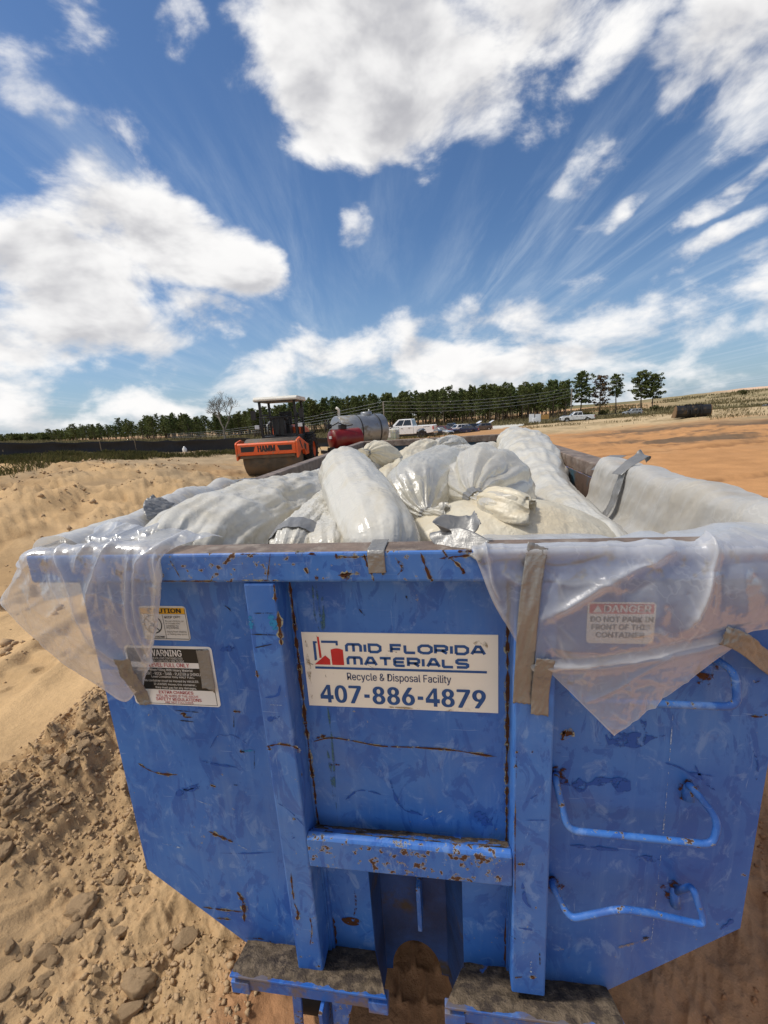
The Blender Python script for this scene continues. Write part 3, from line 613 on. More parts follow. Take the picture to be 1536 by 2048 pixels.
def caution_extra(mb, q):
    def line(a, b, w, k=1):
        a, b = np.array(a), np.array(b); d = (b-a)*np.array([1.6, 1]); d /= np.linalg.norm(d); n = np.array([-d[1]/1.6, d[0]])*w
        mb.add([q(*(a+n), -.0031), q(*(b+n), -.0031), q(*(b-n), -.0031), q(*(a-n), -.0031)], [(0, 1, 2, 3)], k)
    line((.49, .25), (.49, .96), .006)
    for a in range(24):
        t0, t1 = a*math.pi/12, (a+1)*math.pi/12; line((.25+.185*math.cos(t0), .53+.26*math.sin(t0)), (.25+.185*math.cos(t1), .53+.26*math.sin(t1)), .016)
    line((.10, .33), (.38, .73), .014)
    for a, b in (((.25, .38), (.30, .48)), ((.30, .48), (.24, .58)), ((.24, .58), (.30, .68)), ((.30, .45), (.36, .40)), ((.22, .55), (.15, .62)), ((.15, .62), (.15, .74))): line(a, b, .016)
    for e in (.022, .978): line((e, .06), (e, .95), .006)
    line((.03, .955), (.97, .955), .008)
decal('caution_decal', -.928, -.750, H-.349, H-.219, 'yellow and white caution decal half under the plastic',
      [('CAUTION', .19, .90, .065, .195, 1, .03), ('KEEP OFF!', .53, .86, .28, .35, 1, .01), ('Do not climb in, on', .53, .92, .405, .46, 1, 0), ('or occupy this', .53, .83, .47, .53, 1, 0), ('container for', .53, .80, .54, .59, 1, 0), ('any purpose.', .53, .80, .605, .665, 1, 0), ('Injury from slipping', .53, .94, .71, .775, 1, 0), ('or falling may occur.', .53, .955, .785, .845, 1, 0), ('FALLING HAZARD', .07, .46, .87, .92, 1, .02)],
      PALEV, [(.03, .97, .05, .22, 2), (.03, .97, .22, .232, 1)], caution_extra)
decal('warning_decal', -1.018, -.679, H-.612, H-.372, 'black and white overload warning decal with red lines',
      [('WARNING', .29, .66, .055, .165, 4, .02), ('NEVER LOAD CONTAINER OVER', .31, .66, .18, .215, 4, 0), ('TOP. LOAD EVENLY SIDE TO SIDE', .30, .67, .225, .26, 4, 0), ('LEVEL FULL ONLY', .26, .72, .275, .345, 3, .01), ('When Filling With Heavy Material', .25, .75, .37, .425, 4, .01), ('ie. DIRT - ROCK - SAND - PLASTER or SHINGLES', .16, .86, .43, .48, 4, .01), ('Load Container Only HALF FULL.', .26, .76, .49, .535, 4, .01), ('This container must be moved by HAULER.', .14, .80, .555, .605, 4, .01), ('If LEASEE moves this container,', .27, .76, .615, .66, 4, .01), ('they must pay for any damages.', .28, .76, .67, .72, 4, .01), ('EXTRA CHARGES', .31, .71, .745, .80, 3, .012), ('WILL BE MADE IF THE ABOVE', .27, .76, .815, .855, 3, 0), ('SAFETY REGULATIONS', .26, .79, .865, .92, 3, .012), ('ARE NOT FOLLOWED', .36, .69, .93, .965, 3, 0)],
      WHITEV, [(.025, .965, .04, .268, 1), (.025, .965, .36, .728, 1), (.025, .965, .972, .979, 1), (.96, .966, .728, .975, 1), (.025, .031, .728, .975, 1)])
decal('danger_decal', .546, .733, H-.331, H-.198, 'white and red danger decal seen through the plastic',
      [('DANGER', .24, .93, .06, .24, 4, .03), ('DO NOT PARK IN', .05, .97, .34, .47, 1, .018), ('FRONT OF THIS', .07, .93, .53, .66, 1, .018), ('CONTAINER', .14, .86, .72, .85, 1, .018)],
      WHITEV, [(.03, .97, .04, .27, 5)], lambda mb, q: mb.add([q(.08, .24, -.0031), q(.22, .24, -.0031), q(.15, .06, -.0031)], [(0, 1, 2)], 4))
# ------------------------------------------------------------------ terrain
def polar(x, y):
    dx, dy = np.asarray(x)-CAM[0], np.asarray(y)-CAM[1]
    return np.degrees(np.arctan2(dx, dy)), np.hypot(dx, dy)
def cp(px, py, D):
    p = at(px, py, D=D); a, d = polar(p[0], p[1]); return (float(a), D, p[2])
_CP = [(a, d, 0.0) for a in (-180, -120, 120, 180) for d in (1, 3, 8)] + [(a, d, 0.2) for a in (-180, -120, 120, 180) for d in (20, 60, 200)] + [(a, d, 0.0) for a in (-180, -120, 120, 180) for d in (600, 1500)]
_CP += [(a, d, 0.0) for a in (-60, -30, 0, 30, 60) for d in (1.0, 2.6)]
_CP += [(-60, 5, .2), (-45, 5, .22), (-45, 9, .35), (-30, 5, .12), (-60, 12, .6), (0, 7, .05), (30, 5, .0), (45, 6, .0), (65, 8, .05), (65, 20, .1), (-75, 25, 1.5), (-75, 60, .8)]
_CP += [cp(0, 1000, 13), cp(0, 912, 25), cp(250, 905, 28), cp(500, 898, 31), cp(555, 962, 16.4), cp(300, 985, 13), cp(690, 908, 22), cp(600, 905, 25), cp(810, 877.5, 44), cp(930, 867.8, 80), cp(968, 861, 96),
        cp(1150, 844, 92), cp(1263, 831.8, 140), cp(1380, 837, 40), cp(1056, 850, 60), cp(1181, 842, 56), cp(1349, 826, 54), cp(1536, 812, 56), cp(1536, 880, 22), cp(1200, 866, 34), cp(1300, 960, 13.5), cp(1040, 864, 40), cp(977, 856, 108),
        cp(0, 886, 190), cp(250, 884, 200), cp(600, 868, 185), cp(900, 848, 160), cp(1100, 838, 150), cp(1190, 828, 158), cp(1228, 822, 170), cp(1290, 818, 168), cp(800, 846, 240), cp(1050, 829, 235), cp(1290, 808, 235), cp(1450, 806, 200),
        cp(1560, 802, 190), cp(1320, 799, 300), cp(1420, 789, 310), cp(1536, 777, 310), cp(1700, 762, 310), cp(1430, 786, 380), cp(1536, 772.5, 380), cp(1700, 760, 380),
        cp(1430, 796, 600), cp(1600, 787, 600), cp(0, 884, 450), cp(300, 866, 450), cp(768, 836, 500), cp(1000, 822, 500), (0, 1500, -3), (-40, 1500, -3), (40, 1500, -3), (60, 1500, -3), (-60, 1500, -3), (70, 300, 6), (70, 100, -.5)]
_cp = np.array(_CP); _q = np.stack([_cp[:, 0]/14.0, np.log(_cp[:, 1])*2.2], 1)
def _tps(r2): return np.where(r2 > 1e-12, .5*r2*np.log(r2+1e-12), 0)
_n = len(_q); _K = _tps(((_q[:, None]-_q[None])**2).sum(2))+np.eye(_n)*.12
_Pm = np.concatenate([np.ones((_n, 1)), _q], 1)
_W = np.linalg.solve(np.block([[_K, _Pm], [_Pm.T, np.zeros((3, 3))]]), np.concatenate([_cp[:, 2], np.zeros(3)]))
def smooth(v, a, b):
    t = np.clip((np.asarray(v, float)-a)/(b-a), 0, 1); return t*t*(3-2*t)
def base_z(x, y):
    a, d = polar(x, y); q = np.stack([np.ravel(a)/14.0, np.log(np.maximum(np.ravel(d), .6))*2.2], 1); out = np.empty(len(q))
    for i in range(0, len(q), 20000):
        c = q[i:i+20000]; out[i:i+20000] = _tps(((c[:, None]-_q[None])**2).sum(2))@_W[:_n]+_W[_n]+c@_W[_n+1:]
    z = out.reshape(np.shape(a))
    # the cut bank beside the container: loose sand piled on its left side
    x, y = np.asarray(x, float), np.asarray(y, float)
    edge = -2.75+.12*fbm(y*.9, x*0, oct=3, seed=5)-.18*np.clip(1.2-y, 0, 3)
    near = smooth(d, 9.0, 5.0)
    z = z+near*.30*smooth(x, edge+1.35, edge+.05)*smooth(y, -6, -2)
    return z
def ground_h(x, y, detail=True):
    x, y = np.asarray(x, float), np.asarray(y, float); z = base_z(x, y); a, d = polar(x, y)
    if not detail: return z
    near = smooth(d, 14, 7)
    # broken clods on the bank at the left
    edge = -2.75+.12*fbm(y*.9, x*0, oct=3, seed=5)-.18*np.clip(1.2-y, 0, 3)
    bank = smooth(x, edge-.05, edge+.18)*smooth(x, -.55, -.9)*near
    wx, wy = x+.12*fbm(x*3, y*3, oct=2, seed=9), y+.12*fbm(x*3, y*3, oct=2, seed=19)
    lump = fbm(wx*3.3, wy*2.2, oct=5, seed=2, rough=.56); rid = fbm(wx*2.0+wy*.6, wy*1.5-wx*.9, oct=5, seed=4, rough=.55, ridged=True)
    z = z+bank*(.075*lump+.060*rid+.034*fbm(wx*9, wy*9, oct=5, seed=6, rough=.62, ridged=True)+.012*fbm(x*34, y*34, oct=3, seed=7))
    cl = vnoise(wx*7, wy*7, seed=31); z = z+bank*smooth(x, edge+.95, edge+.3)*(.055*smooth(cl, .10, .26)+.040*smooth(vnoise(wx*15, wy*15, seed=33), .12, .30)+.022*smooth(vnoise(wx*31, wy*31, seed=35), .12, .34))
    # reddish rutted mud on the right side and under the container
    rs = smooth(x, .5, 1.1)*smooth(x, 7, 3.5)*near
    z = z+rs*(.10*fbm((x*.86-y*.5)*2.2, (x*.5+y*.86)*.7, oct=5, seed=12, ridged=True, rough=.56)+.06*fbm(x*4, y*3, oct=6, seed=13, rough=.62))
    mid = smooth(np.abs(x-.0), 1.1, .6)*smooth(d, 6, 4); z = z+mid*.010*fbm(x*7, y*7, oct=4, seed=14)
    # the tyre print between the skids
    hx = (x+.015)/.115; hy = (y-.10)/.115
    row = np.floor(hy); u = np.abs(((hx+.5*(row % 2)) % 1)-.5); v = np.abs((hy % 1)-.5)
    tread = smooth(np.maximum(u+.35*np.abs(v-.25)*0+.18*v, v), .5, .41)
    z = z-smooth(np.abs(x+.015), .16, .12)*smooth(y, -.5, -.3)*smooth(y, 1.2, .8)*.018*tread
    # open sand: wind ripple, wheel tracks and dug-over hollows
    sand = smooth(d, 2.6, 4)*smooth(a, 4, -2)*smooth(d, 60, 25)
    z = z+sand*(.045*fbm(x*.55, y*.55, oct=4, seed=21)*smooth(d, 3, 9)+.012*fbm(x*2.5, y*2.5, oct=4, seed=22)+.006*np.sin((x*.8+y*.6)*9+3*fbm(x*.7, y*.7, oct=2, seed=25)))
    dug = smooth(d, 6.5, 9)*smooth(d, 21, 16)*smooth(a, -10, -16)
    pit = fbm(x*.42+3, y*.42, oct=5, seed=23, rough=.55)
    brk = fbm(x*.9+.3*pit, y*.9, oct=5, seed=26, rough=.6)
    z = z+dug*(.10*smooth(brk, .02, .22)+.05*fbm(x*4.2, y*4.2, oct=4, seed=27, rough=.6, ridged=True)*smooth(brk, -.1, .1)+.17*pit+.17*fbm(x*1.4, y*1.4, oct=5, seed=24, ridged=True, rough=.58)*smooth(pit, -.2, .2))
    for (c0, c1, wdt) in ((3.6, .0, .28), (5.3, .0, .28), (7.5, .0, .26)):     # tracks running away along the left side
        off = np.abs((x+c0)+.13*(y-2)+.25*np.sin(y*.25)); tr = smooth(off, wdt, wdt*.55)*smooth(y, .6, 2.2)*smooth(y, 16, 9)
        z = z-tr*(.06+.024*np.sin(y*22+np.sign(x+c0)*1.2)*smooth(d, 12, 7))+.03*smooth(np.abs(off-wdt*1.15), .14, .0)*smooth(y, .6, 2.2)*smooth(y, 16, 9)
    fp = ((x+3.05)*.80+(y-2.05)*.6)/.21; fq = (-(x+3.05)*.6+(y-2.05)*.80)/.085   # a boot print
    z = z-.05*smooth(fp*fp+fq*fq, 1.1, .35)+.014*smooth(np.abs(np.sqrt(fp*fp+fq*fq)-1.15), .3, 0)
    # graded dirt yard on the right, churned strip, grassy bank
    yard = smooth(a, 2, 8)*smooth(d, 3, 6)*smooth(d, 70, 40)
    z = z+yard*(.012*fbm(x*1.3, y*.7, oct=5, seed=41)+.02*fbm(x*.3, y*.3, oct=3, seed=42))
    for (k0, k1, k2) in ((8.0, .10, .020), (10.0, .10, .020), (16.5, -.05, .012), (18.4, -.05, .012)):
        off = np.abs(y-(k0+k1*(x-4)+k2*(x-4)**2)); z = z-yard*.035*smooth(off, .22, .12)+yard*.02*np.exp(-((off-.3)/.1)**2)
    ch = smooth(a, 12, 20)*smooth(d, 17, 22)*smooth(d, 36, 30); z = z+ch*.16*fbm(x*.7, y*1.1, oct=5, seed=43, rough=.6)
    bk = smooth(a, 8, 14)*smooth(d, 34, 40)*smooth(d, 72, 60); z = z+bk*.10*fbm(x*.8, y*.8, oct=5, seed=44, rough=.6)
    lf = smooth(a, -8, -14)*smooth(d, 17, 22)*smooth(d, 34, 30); z = z+lf*.14*fbm(x*.9, y*.9, oct=5, seed=45, rough=.6)
    hill = smooth(d, 170, 230)*smooth(d, 420, 370)*smooth(a, 20, 28); z = z+hill*(.5*fbm(x*.06, y*.06, oct=5, seed=46)+.9*smooth(d, 315, 335)*(.3+fbm(x*.05, y*.05, oct=4, seed=47)))
    return z
def soil(x, y):
    """base colour of the bare soil by what it is made of, with shading in the dug hollows"""
    a, d = polar(x, y); c = np.empty(np.shape(a)+(3,)); c[:] = (.52, .345, .178)
    def lay(m, col):
        c[:] = c*(1-m[..., None])+np.array(col)*m[..., None]
    n = fbm(np.asarray(x)*.35, np.asarray(y)*.35, oct=4, seed=51); nf = fbm(np.asarray(x)*.06, np.asarray(y)*.06, oct=4, seed=52); nn = fbm(np.asarray(x)*2.2, np.asarray(y)*2.2, oct=4, seed=53)
    an, dn = a+3*n, d*(1+.10*n)
    lay(smooth(n, .05, .5)*smooth(d, 6, 10)*.45, (.37, .26, .15))
    pit = fbm(np.asarray(x)*.42+3, np.asarray(y)*.42, oct=5, seed=23, rough=.55); brk = fbm(np.asarray(x)*.9+.3*pit, np.asarray(y)*.9, oct=5, seed=26, rough=.6)
    lay(smooth(d, 6, 8.5)*smooth(d, 24, 18)*smooth(a, -8, -16)*(.55*smooth(pit, .05, -.3)+.5*np.exp(-((brk-.08)/.07)**2)), (.27, .17, .085))  # darker hollows and broken edges: shading contrast put into the sand colour
    lay(smooth(a, -6, -12)*smooth(dn, 12, 18)*smooth(n+.5*nn, -.6, .1)*.65, (.34, .265, .175))            # greyer top of the bank, left
    bk_ = smooth(x, -2.95-.18*np.clip(1.2-np.asarray(y), 0, 3), -2.65-.18*np.clip(1.2-np.asarray(y), 0, 3))*smooth(x, -.5, -.9)*smooth(d, 9, 6); lay(bk_*(.65+.35*smooth(nn, -.3, .3)), (.42, .28, .15)); lay(smooth(x, .35, 1.0)*smooth(d, 8, 4), (.50, .27, .14)); lay(smooth(np.abs(x), 1.05, .8)*smooth(y, -1.2, -.3)*smooth(d, 9, 7), (.38, .20, .10))
    lay(smooth(an, 1, 7)*smooth(d, 3, 7), (.48, .25, .108))                      # orange graded dirt
    lay(smooth(an, 2, 8)*smooth(n, .0, .5)*smooth(d, 6, 12)*.5, (.52, .31, .155))
    for (k0, k1, k2) in ((8.0, .10, .020), (10.0, .10, .020), (16.5, -.05, .012), (18.4, -.05, .012)):
        off = np.abs(y-(k0+k1*(x-4)+k2*(x-4)**2)); lay(smooth(an, 4, 8)*smooth(off, .26, .12)*.8*smooth(nn, -.6, .1), (.27, .14, .065))
    lay(smooth(an, -9, -4)*smooth(dn, 32, 40), (.42, .235, .11))                  # parking area
    lay(smooth(an, 13, 22)*smooth(dn, 20, 24)*smooth(dn, 38, 32)*smooth(n+nn*.6, -.45, .15)*.9, (.125, .09, .062))   # dark churned strip
    lay(smooth(an, 7, 12)*smooth(dn, 33, 40)*smooth(d, 75, 62), (.50, .375, .22))
    lay(smooth(an, 7, 12)*smooth(dn, 33, 40)*smooth(d, 75, 62)*smooth(n+nn*.5, .0, .5)*.6, (.24, .175, .09))
    lay(smooth(d, 62, 85)*smooth(an, 8, 12), (.185, .155, .075)); lay(smooth(d, 110, 128)*smooth(an, -20, -10)*smooth(an, 14, 8), (.17, .145, .07))
    g = smooth(dn, 96, 103)*smooth(dn, 132, 122)*smooth(an, 1, 4)*smooth(an, 16, 12); lay(g, (.56, .54, .48))
    lay(smooth(d, 172, 190)*smooth(d, 275, 250)*smooth(an, -20, -8)*smooth(an, 34, 26)*smooth(nf, -.55, -.1), (.52, .31, .165))     # bare sand beyond the pines
    lay(smooth(a, -6, -12)*smooth(d, 33, 45), (.13, .115, .055))
    lay(smooth(a, -6, -10)*smooth(d, 205, 240)*smooth(d, 330, 300)*smooth(nf, -.3, .1)*.8, (.45, .27, .15))
    hz = smooth(a, 20, 27)*smooth(d, 165, 185); lay(hz, (.33, .26, .145)); lay(hz*smooth(nf+.5*fbm(np.asarray(x)*.2, np.asarray(y)*.2, oct=3, seed=55), .05, .35)*.5, (.19, .165, .08)); lay(hz*smooth(nf, -.1, -.4)*.6, (.38, .29, .17))
    lay(smooth(a, 27, 33)*smooth(d, 318, 330)*smooth(d, 450, 420), (.66, .45, .31))
    lay(smooth(d, 480, 600), (.12, .12, .06))
    return np.clip(c, 0, 1)
def make_ground():
    az = np.concatenate([np.arange(-180, -58, 3.0), np.arange(-58, 62, .2), np.arange(62, 180, 3.0)])
    rr = np.concatenate([np.arange(.3, 8, .0155), np.exp(np.arange(math.log(8.0), math.log(6000), .0165))])
    A_, R2 = np.meshgrid(np.radians(az), rr)
    X = CAM[0]+R2*np.sin(A_); Y = CAM[1]+R2*np.cos(A_); Z = ground_h(X, Y)
    nr, na = X.shape; V = np.stack([X, Y, Z], 2).reshape(-1, 3)
    i, j = np.meshgrid(np.arange(nr-1), np.arange(na), indexing='ij'); j2 = (j+1) % na
    F = np.stack([i*na+j, (i+1)*na+j, (i+1)*na+j2, i*na+j2], 2).reshape(-1, 4)[:, ::-1]
    V = np.concatenate([V, [[CAM[0], CAM[1], 0.0]]]); k = len(V)-1
    me = bpy.data.meshes.new('ground'); nf = len(F); tri = np.stack([np.full(na, k), np.arange(na), (np.arange(na)+1) % na], 1)[:, ::-1]
    me.vertices.add(len(V)); me.vertices.foreach_set('co', V.ravel())
    me.loops.add(nf*4+na*3); me.loops.foreach_set('vertex_index', np.concatenate([F.ravel(), tri.ravel()]))
    me.polygons.add(nf+na); me.polygons.foreach_set('loop_start', np.concatenate([np.arange(nf)*4, nf*4+np.arange(na)*3]))
    me.polygons.foreach_set('use_smooth', np.ones(nf+na, bool)); me.update(calc_edges=True); me.validate()
    at_ = me.color_attributes.new('soil', 'FLOAT_COLOR', 'POINT')
    c = soil(V[:, 0], V[:, 1]); at_.data.foreach_set('color', np.concatenate([c, np.ones((len(c), 1))], 1).ravel())
    o = bpy.data.objects.new('ground', me); COL.objects.link(o); tag(o, kind='structure')
    m, t = material('sandy soil')
    P = t.n('TexCoord').outputs['Object']; base = t.n('Attribute', attribute_name='soil').outputs['Color']
    n1 = t.noise(P, 1.4, 8, .62); n2 = t.noise(P, 22, 6, .65); n3 = t.noise(P, 160, 4, .6); n4 = t.noise(P, .12, 6, .6)
    f = t.m('ADD', t.m('ADD', t.m('MULTIPLY', n1, .45), t.m('MULTIPLY', n2, .28)), t.m('ADD', t.m('MULTIPLY', n3, .25), t.m('MULTIPLY', n4, .25)))
    c = t.mix(1.0, base, t.n('CombineColor', {0: t.ss(f, .25, 1.0, .62, 1.38), 1: t.ss(f, .25, 1.0, .62, 1.38), 2: t.ss(f, .25, 1.0, .62, 1.38)}).outputs[0], 'MULTIPLY')
    c = t.mix(t.m('MULTIPLY', t.ss(t.noise(P, 210, 2, .5), .72, .76), .5), c, (.55, .50, .42))
    hgt = t.m('ADD', t.m('MULTIPLY', n2, .7), t.m('ADD', t.m('MULTIPLY', n3, .12), t.m('MULTIPLY', n1, 2.0)))
    b = t.n('Bump', {'Strength': .8, 'Distance': .022, 'Height': hgt})
    t.n('OutputMaterial', {0: t.n('BsdfPrincipled', {'Base Color': c, 'Roughness': .95, 'Specular IOR Level': .08, 'Normal': b})})
    me.materials.append(m)
make_ground()
def gz(x, y): return float(ground_h(np.array([x]), np.array([y]))[0])
def spot(px, D):
    """ground point under a picture column, D metres away"""
    d = ray(px, 850.); k = D/math.hypot(d[0], d[1]); x, y = CAM[0]+k*d[0], CAM[1]+k*d[1]; return x, y, gz(x, y)
# loose clods of dried sand lying on the bank
CLODM, _t = material('clod of dried sand')
_P = _t.n('TexCoord').outputs['Object']; _n1 = _t.noise(_P, 9, 6, .65)
_t.n('OutputMaterial', {0: _t.n('BsdfPrincipled', {'Base Color': _t.mix(_n1, (.36, .24, .135), (.53, .37, .22)), 'Roughness': .95, 'Specular IOR Level': .08, 'Normal': _t.n('Bump', {'Strength': .9, 'Distance': .012, 'Height': _t.noise(_P, 28, 6, .65)})})})
def clod_mesh(seed):
    bm_ = []; n = 24; mb = MB()
    th = np.linspace(0, math.pi, n); ph = np.linspace(0, 2*math.pi, 2*n+1)[:-1]
    T, Q = np.meshgrid(th, ph, indexing='ij'); x, y, z = np.sin(T)*np.cos(Q), np.sin(T)*np.sin(Q), np.cos(T)
    r = 1+.34*fbm(x*1.2+seed*7, y*1.2, z*1.2, oct=3, seed=seed)+.20*fbm(x*3.1+seed, y*3.1, z*3.1, oct=4, seed=seed+40, ridged=True, rough=.6)
    pl_ = np.random.default_rng(seed)
    P = np.stack([x, y, z], 2)*r[..., None]
    for _ in range(7):                          # broken flat faces
        nn = pl_.normal(size=3); nn /= np.linalg.norm(nn); dd = P@nn; cut = pl_.uniform(.55, .85); P = P-np.maximum(dd-cut, 0)[..., None]*nn*.92
    P = P+.09*fbm(P[..., 0]*5, P[..., 1]*5, P[..., 2]*5, oct=4, seed=seed+3, rough=.65)[..., None]*P
    P = P*np.array([1, .74, .62]); mb.grid(P, wrap=True)
    return mb.mesh('dirt_clod')
CM = [clod_mesh(s) for s in range(7)]
for me in CM: me.materials.append(CLODM)
def clod(px, py, size, rot, k, label, group='loose clods on the sand bank'):
    p = at(px, py, Z=.2)
    for _ in range(6): p = at(px, py, Z=gz(p[0], p[1])+size*.12)
    o = bpy.data.objects.new('dirt_clod', CM[k % 7]); COL.objects.link(o); o.location = (p[0], p[1], gz(p[0], p[1])-size*.06); o.scale = (size,)*3
    o.rotation_euler = (random.uniform(-.3, .3), random.uniform(-.3, .3), rot); tag(o, label, 'dirt clod', group); return o
clod(370, 1885, .062, 1.2, 0, 'upright brown clod standing alone on smooth sand left of the skid')
clod(272, 1960, .080, .5, 1, 'large broken clod in the bottom group left of the container'); clod(300, 1985, .05, 2.0, 2, 'tall narrow clod leaning beside the large broken one'); clod(258, 2015, .05, .2, 3, 'small round clod below the large broken one')
clod(158, 1818, .085, .9, 4, 'pale split boulder of sand low on the bank'); clod(140, 1870, .065, 1.4, 5, 'long clod below the pale split boulder')
_r = random.Random(5)
for i in range(230):
    t_ = _r.random(); px = -10+t_*235+_r.gauss(0, 22); py = 1590-t_*165+abs(_r.gauss(0, 55))+8
    if _r.random() < .35: px, py = _r.uniform(-5, 330), 0; py = 1990-px*.75+_r.gauss(0, 45)
    if px > 215 + (py-1400)*.25 or py < 1400: continue
    clod(px, py, _r.uniform(.012, .034)*(1.6 if _r.random() < .22 else 1), _r.uniform(0, 6), i, 'small tan clod among the loose clods scattered along the sand bank')

def crumbs(name, n, region, smin, smax, mat, seed):
    """loose crumbs of sand too many to count"""
    g = np.random.default_rng(seed); x, y = region(g, n); n = len(x); z = ground_h(x, y); s_ = smin+(smax-smin)*g.random(n)**3
    base = np.array([(1, 0, 0), (-1, 0, 0), (0, 1, 0), (0, -1, 0), (0, 0, .8), (0, 0, -.8)], float); v = base[None]*g.uniform(.55, 1.25, (n, 6, 1))+g.normal(size=(n, 6, 3))*.16
    a = g.uniform(0, 6.28, n); c, q = np.cos(a)[:, None], np.sin(a)[:, None]; v = np.stack([v[..., 0]*c-v[..., 1]*q, v[..., 0]*q+v[..., 1]*c, v[..., 2]], 2)*s_[:, None, None]+np.stack([x, y, z+s_*.25], 1)[:, None, :]
    f = np.array([(0, 2, 4), (2, 1, 4), (1, 3, 4), (3, 0, 4), (2, 0, 5), (1, 2, 5), (3, 1, 5), (0, 3, 5)]); F = (np.arange(n)[:, None, None]*6+f[None]).reshape(-1)
    me = bpy.data.meshes.new(name); me.vertices.add(n*6); me.vertices.foreach_set('co', v.ravel()); me.loops.add(len(F)); me.loops.foreach_set('vertex_index', F); me.polygons.add(len(F)//3); me.polygons.foreach_set('loop_start', np.arange(len(F)//3)*3); me.update(calc_edges=True)
    me.materials.append(mat); o = bpy.data.objects.new(name, me); COL.objects.link(o); return tag(o, kind='stuff')
def _bank(g, n):
    x, y = g.uniform(-3.6, -.75, n), g.uniform(-.9, 2.6, n); m = fbm(x*1.6, y*1.6, oct=3, seed=81); e = -2.75-.18*np.clip(1.2-y, 0, 3); k = (g.random(n) < smooth(m, -.35, .35)) & (x > e-.05); return x[k], y[k]
def _mid(g, n):
    a, d = g.uniform(-62, -6, n), g.uniform(4.5, 22, n); x, y = CAM[0]+d*np.sin(np.radians(a)), CAM[1]+d*np.cos(np.radians(a)); k = g.random(n) < smooth(fbm(x*.7, y*.7, oct=4, seed=82), .0, .45)*.8; return x[k], y[k]
def _right(g, n):
    x, y = g.uniform(.6, 3.4, n), g.uniform(-.6, 2.6, n); k = (g.random(n) < smooth(fbm(x*1.4, y*1.4, oct=3, seed=83), -.2, .4)) & ~((np.abs(x) < 1.0) & (y > 0)); return x[k], y[k]
REDCLOD = pbr('red brown crumbs', (.36, .185, .095), .95, 0, .3, 8, spec=.08)
crumbs('sand_crumbs', 26000, _bank, .003, .022, CLODM, 1); crumbs('sand_lumps', 9000, _mid, .010, .075, CLODM, 2); crumbs('mud_crumbs', 5000, _right, .004, .026, REDCLOD, 3)
# ------------------------------------------------------------------ trees, fence, poles, grass
def leaf_mat(name, dark, light, br=(.16, .13, .03)):
    m, t = material(name)
    P = t.n('TexCoord').outputs['Object']; oi = t.n('ObjectInfo').outputs['Random']
    n = t.noise(P, .9, 5, .65); c = t.mix(t.ss(n, .32, .68), dark, light); c = t.mix(t.m('MULTIPLY', oi, .35), c, br)
    d = t.n('BsdfPrincipled', {'Base Color': c, 'Roughness': .7, 'Specular IOR Level': .2}); tr = t.n('BsdfTranslucent', {0: c})
    t.n('OutputMaterial', {0: t.n('MixShader', {0: .25, 1: d, 2: tr})}); return m
PINE = leaf_mat('pine needles', (.034, .056, .018), (.145, .18, .055)); PINEB = leaf_mat('dry brown needles', (.075, .048, .024), (.15, .10, .055), (.12, .07, .03))
BARK = pbr('pine bark', (.115, .085, .062), .9, 0, .35, 3, .5, 12); BAREWOOD = pbr('bare grey twigs', (.20, .17, .135), .9, 0, .25, 3)
SHRUBL = leaf_mat('scrub leaves', (.035, .045, .016), (.12, .115, .045))
def leafclump(mb, c, R, k, rg, size, flat=.7):
    n = rg.normal(size=(k, 3)); n /= np.linalg.norm(n, axis=1)[:, None]
    p = np.array(c)+n*(R*rg.uniform(.35, 1.0, k)**.7)[:, None]*np.array([1, 1, flat])
    a = rg.normal(size=(k, 3)); a /= np.linalg.norm(a, axis=1)[:, None]; b = np.cross(a, rg.normal(size=(k, 3))); b /= np.linalg.norm(b, axis=1)[:, None]+1e-9
    s = size*rg.uniform(.6, 1.3, k)[:, None]; a = a*s; b = b*s*.42
    v = np.stack([p-a, p-a*.1+b, p+a, p-a*.1-b], 1).reshape(-1, 3)
    mb.add(v, [(4*i, 4*i+1, 4*i+2, 4*i+3) for i in range(k)])
def pine_meshes(seed, hgt=12.0, start=.42, dens=1.0, spread=2.1, k=9):
    rg = np.random.default_rng(seed); tr, cr_ = MB(), MB()
    lean = rg.uniform(-.25, .25, 2); pts = [(lean[0]*q*q*1.5+.1*math.sin(q*5+seed), lean[1]*q*q*1.5, q*hgt) for q in np.linspace(-.02, .97, 9)]
    tr.tube(pts, np.linspace(.17, .035, 9), 7)
    nb = int(34*dens)
    for i in range(nb):
        q = start+(1-start)*(i+rg.uniform(0, .8))/nb; f = (q-start)/(1-start)
        L = spread*(1.05-.72*f**1.6)*rg.uniform(.45, 1.1)*(.55+.45*min(1, f*5)); an = i*2.4+rg.uniform(-.5, .5)
        z0 = q*hgt; b0 = np.array([lean[0]*q*q*1.5, lean[1]*q*q*1.5, z0]); up = rg.uniform(.05, .45)
        tip = b0+np.array([math.cos(an)*L, math.sin(an)*L, L*up])
        tr.tube([b0, (b0+tip)/2+np.array([0, 0, -.05*L]), tip], (.045, .03, .012), 4, caps=False)
        for w in np.linspace(.45, 1.0, 3):
            leafclump(cr_, b0+(tip-b0)*w+rg.normal(size=3)*.12, .34+.22*rg.random(), int(k*rg.uniform(.6, 1.4)), rg, .34, .75)
    leafclump(cr_, (pts[-1][0], pts[-1][1], hgt*.985), .45, 16, rg, .33, 1.2)
    for _ in range(5):                          # dead stubs under the crown
        q = rg.uniform(start*.45, start); an = rg.uniform(0, 6.28); tr.tube([(0, 0, q*hgt), (math.cos(an)*.8, math.sin(an)*.8, q*hgt+.2)], (.03, .008), 4, caps=False)
    return tr, cr_
